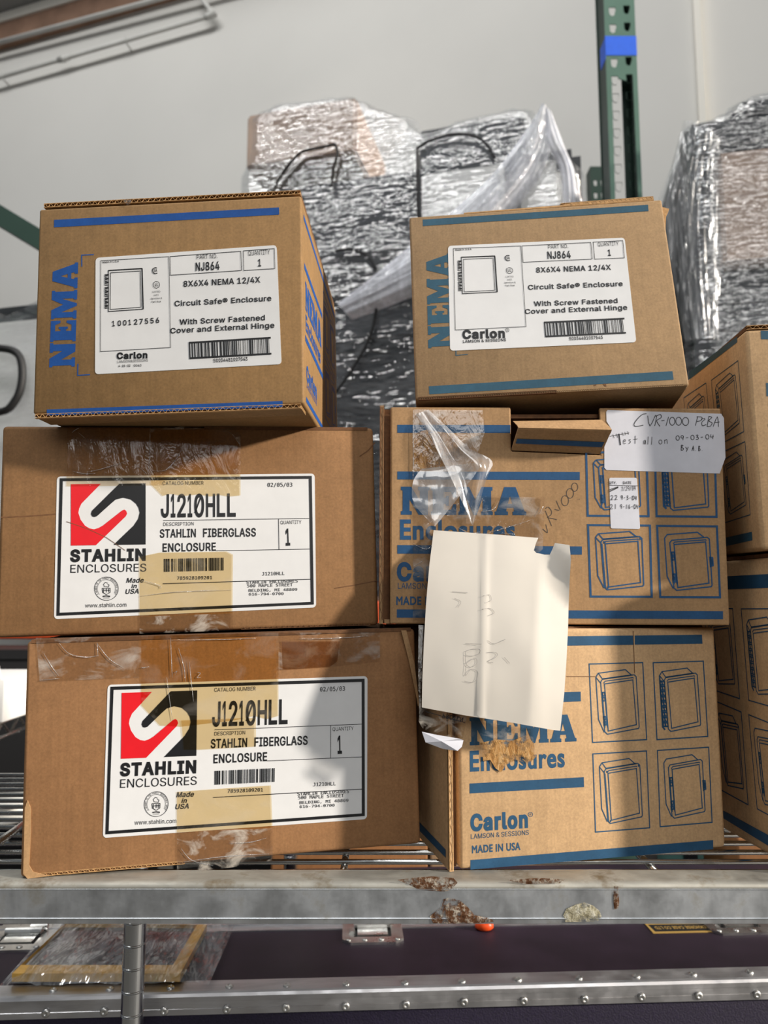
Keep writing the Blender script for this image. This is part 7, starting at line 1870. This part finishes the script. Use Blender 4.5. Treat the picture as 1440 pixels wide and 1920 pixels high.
def right_load():
    p0 = at_y(1347, 400, 2.0); p0.z = 0
    L = Load('wrapped_pallet_load', 'dark film-wrapped load with kraft carton face behind the right-hand column', R(-12), p0)
    L.block('pallet', WOOD, 1300, 1640, 1150, 1190, -.05, .5, True)
    L.block('black_shaded_core', BLACK_WRAP, 1290, 1640, 270, 1150, -.06, .5, False, .02)  # black wrap, also painting in the shaded side left of the kraft carton
    L.block('kraft_carton', KRAFT_BG, 1350, 1640, 268, 484, -.012, .3)
    L.block('black_layer', BLACK_WRAP, 1286, 1640, 205, 268, -.03, .5, False, .02)
    L.block('black_layer', BLACK_WRAP, 1376, 1640, 165, 215, -.06, .4, False, .03)
    L.block('dark_bundle', GREY_WRAP, 1352, 1640, 500, 640, -.01, .3, False, .05)
    L.film([(1284, 222), (1330, 205), (1368, 190), (1376, 174), (1440, 152), (1640, 130), (1640, 1150), (1290, 1150), (1290, 600), (1286, 400)], FILM_C, .004, .56, .008, 21.0)
    L.band([((1282, 226), (1350, 262)), ((1262, 320), (1350, 330)), ((1246, 400), (1350, 420)), ((1262, 520), (1350, 520)), ((1285, 640), (1350, 640))], FILM_B, -.02, 'film_tail', 8, .02)
    L.band([((1256, 318), (1283, 300)), ((1240, 360), (1282, 360)), ((1232, 410), (1290, 420)), ((1260, 560), (1300, 560))], FILM_B, -.20, 'film_tail', 4, .02)
right_load()

# ------------------------------------------------------------------ dim things low behind the boxes
def crate(name, label, cat, lo, hi, mat, lid=None, group=None):
    c = Vector(((lo[0] + hi[0]) / 2, (lo[1] + hi[1]) / 2, lo[2]))
    e = empty(name, label, cat, Matrix.Translation(c), group)
    l = Vector(lo) - c; h_ = Vector(hi) - c
    rbox('body', tuple(l), tuple(h_), .004, mat, e)
    if lid == 'flaps':
        mb = MB(); m = (l.y + h_.y) / 2
        mb.box((l.x + .002, l.y + .002, h_.z + .0004), (h_.x - .002, m - .001, h_.z + .004)); mb.build('top_flap', mat, e)
        mb = MB(); mb.box((l.x + .002, m + .001, h_.z + .0004), (h_.x - .002, h_.y - .002, h_.z + .004)); mb.build('top_flap', mat, e)
    elif lid == 'rim':
        mb = MB(); mb.box((l.x - .008, l.y - .008, h_.z - .02), (h_.x + .008, h_.y + .008, h_.z + .004)); mb.build('lid', mat, e)
        for x in (-.04, .04):
            mb = MB(); mb.box((x - .012, l.y - .012, h_.z - .08), (x + .012, l.y, h_.z - .02)); mb.build('latch', DARK_PLASTIC, e)
    return e
FARBOX = cardboard('card_far', srgb(150, 104, 66))
FARBOX2 = cardboard('card_far_pale', srgb(176, 142, 108))
crate('storage_carton', 'dim brown carton seen through the wires below the lower long carton', 'cardboard box', (-.22, 1.52, 0), (.085, 1.80, .76), FARBOX, 'flaps', 'cartons behind the road case')
crate('storage_carton', 'paler brown carton seen through the wires below the drawings carton', 'cardboard box', (.09, 1.52, 0), (.40, 1.80, .735), FARBOX2, 'flaps', 'cartons behind the road case')
crate('storage_tote', 'teal plastic tote glimpsed through the wires at lower right', 'tote', (.50, 1.56, 0), (.64, 1.8, .75), TEAL_PLASTIC, 'rim')
crate('storage_tote', 'black tote added to stand in for the dark gap behind the shelf', 'tote', (-.46, 1.70, 0), (-.235, 2.05, .80), DARK_PLASTIC, 'rim')  # made-up tote, its black stands in for the shade of the gap
crate('storage_tote', 'black tote added to darken the space below the orange beam at left', 'tote', (-1.9, 1.98, 0), (-.62, 2.15, 1.06), DARK_PLASTIC, 'rim')  # made-up tote that keeps the space under the beam dark
crate('storage_carton', 'brown carton in shade behind the right-hand column', 'cardboard box', (.68, 1.5, 0), (1.25, 1.85, .74), FARBOX, 'flaps', 'cartons behind the road case')

def side_shelf():
    e = empty('wire_rack', 'small wire rack with zigzag edge at the left edge, holding a white carton', 'shelf', Matrix.Translation((-.95, 1.6, 0)))
    o = Vector((-.95, 1.6, 0))
    a = at_z(0, 1375, .955); a = Vector((-.735, 1.34, .955)); b = Vector((-.775, 1.82, .955))
    def rel(mb): mb.v = [tuple(Vector(v) - o) for v in mb.v]; return mb
    up = Vector((0, 0, .028))
    mb = MB(); mb.tube([a, b], .004, 8); mb.tube([a - up, b - up], .004, 8)
    m = 12; z = []
    for i in range(m + 1): z.append(a.lerp(b, i / m) - (up if i % 2 else Vector()))
    mb.tube(z, .003, 6); rel(mb).build('truss_edge', CHROME, e, True)
    mb = MB(); c = a + Vector((-.5, 0, 0)); mb.tube([a, c], .004, 8); mb.tube([a - up, c - up], .004, 8)
    z = [a.lerp(c, i / 12) - (up if i % 2 else Vector()) for i in range(13)]
    mb.tube(z, .003, 6); rel(mb).build('truss_edge', CHROME, e, True)
    for k in range(16):
        f = (k + .5) / 16; p = a.lerp(b, f)
        mb = MB(); mb.tube([p, p + Vector((-.5, 0, 0))], .002, 6); rel(mb).build('wire', CHROME, e, True)
    for p in (b + Vector((0, .02, 0)), c + Vector((-.01, 0, 0)), b + Vector((-.5, .02, 0))):
        mb = MB(); mb.tube([(p.x, p.y, 0), (p.x, p.y, 1.02)], .0125, 16); rel(mb).build('post', CHROME_DARK, e, True)
    # lower deck
    d = Vector((0, 0, .17))
    mb = MB(); mb.box((-1.28, 1.36, .772), (-.76, 1.80, .778)); rel(mb).build('lower_deck', CHROME, e)
side_shelf()
def white_carton():
    M = Matrix.Translation((-.82, 1.47, .9605))
    e = empty('white_carton', 'small white carton with one flap up, on the wire rack at left', 'cardboard box', M)
    rbox('body', (-.16, 0, 0), (.088, .2, .082), .003, WHITE_BG, e)
    mb = MB(); mb.add([(-.16, 0, .0825), (.080, 0, .0825), (.055, .03, .118), (-.16, .03, .150), (-.16, .003, .0825), (.080, .003, .0825), (.055, .033, .118), (-.16, .033, .150)], [(0, 1, 2, 3), (7, 6, 5, 4), (0, 4, 5, 1), (1, 5, 6, 2), (2, 6, 7, 3), (3, 7, 4, 0)]); mb.build('open_flap', WHITE_BG, e)
white_carton()
def spool(x, y, z, r, label):
    mb = MB()
    prof = [(.001, 0), (r, 0), (r, .006), (r * .6, .008), (r * .55, .026), (r, .028), (r, .034), (.001, .034)]
    m = 28
    mb.add([(q * math.cos(2 * math.pi * k / m), q * math.sin(2 * math.pi * k / m), h) for q, h in prof for k in range(m)], [(i * m + k, i * m + (k + 1) % m, (i + 1) * m + (k + 1) % m, (i + 1) * m + k) for i in range(len(prof) - 1) for k in range(m)])
    o = mb.build('cable_spool', WHITE_PLASTIC, None, True); o.location = (x, y, z)
    tag(o, label, 'spool')
p = at_y(18, 1478, 1.45); spool(p.x - .03, 1.50, .7785, .06, 'pale empty spool lying in the shadow below the white carton')
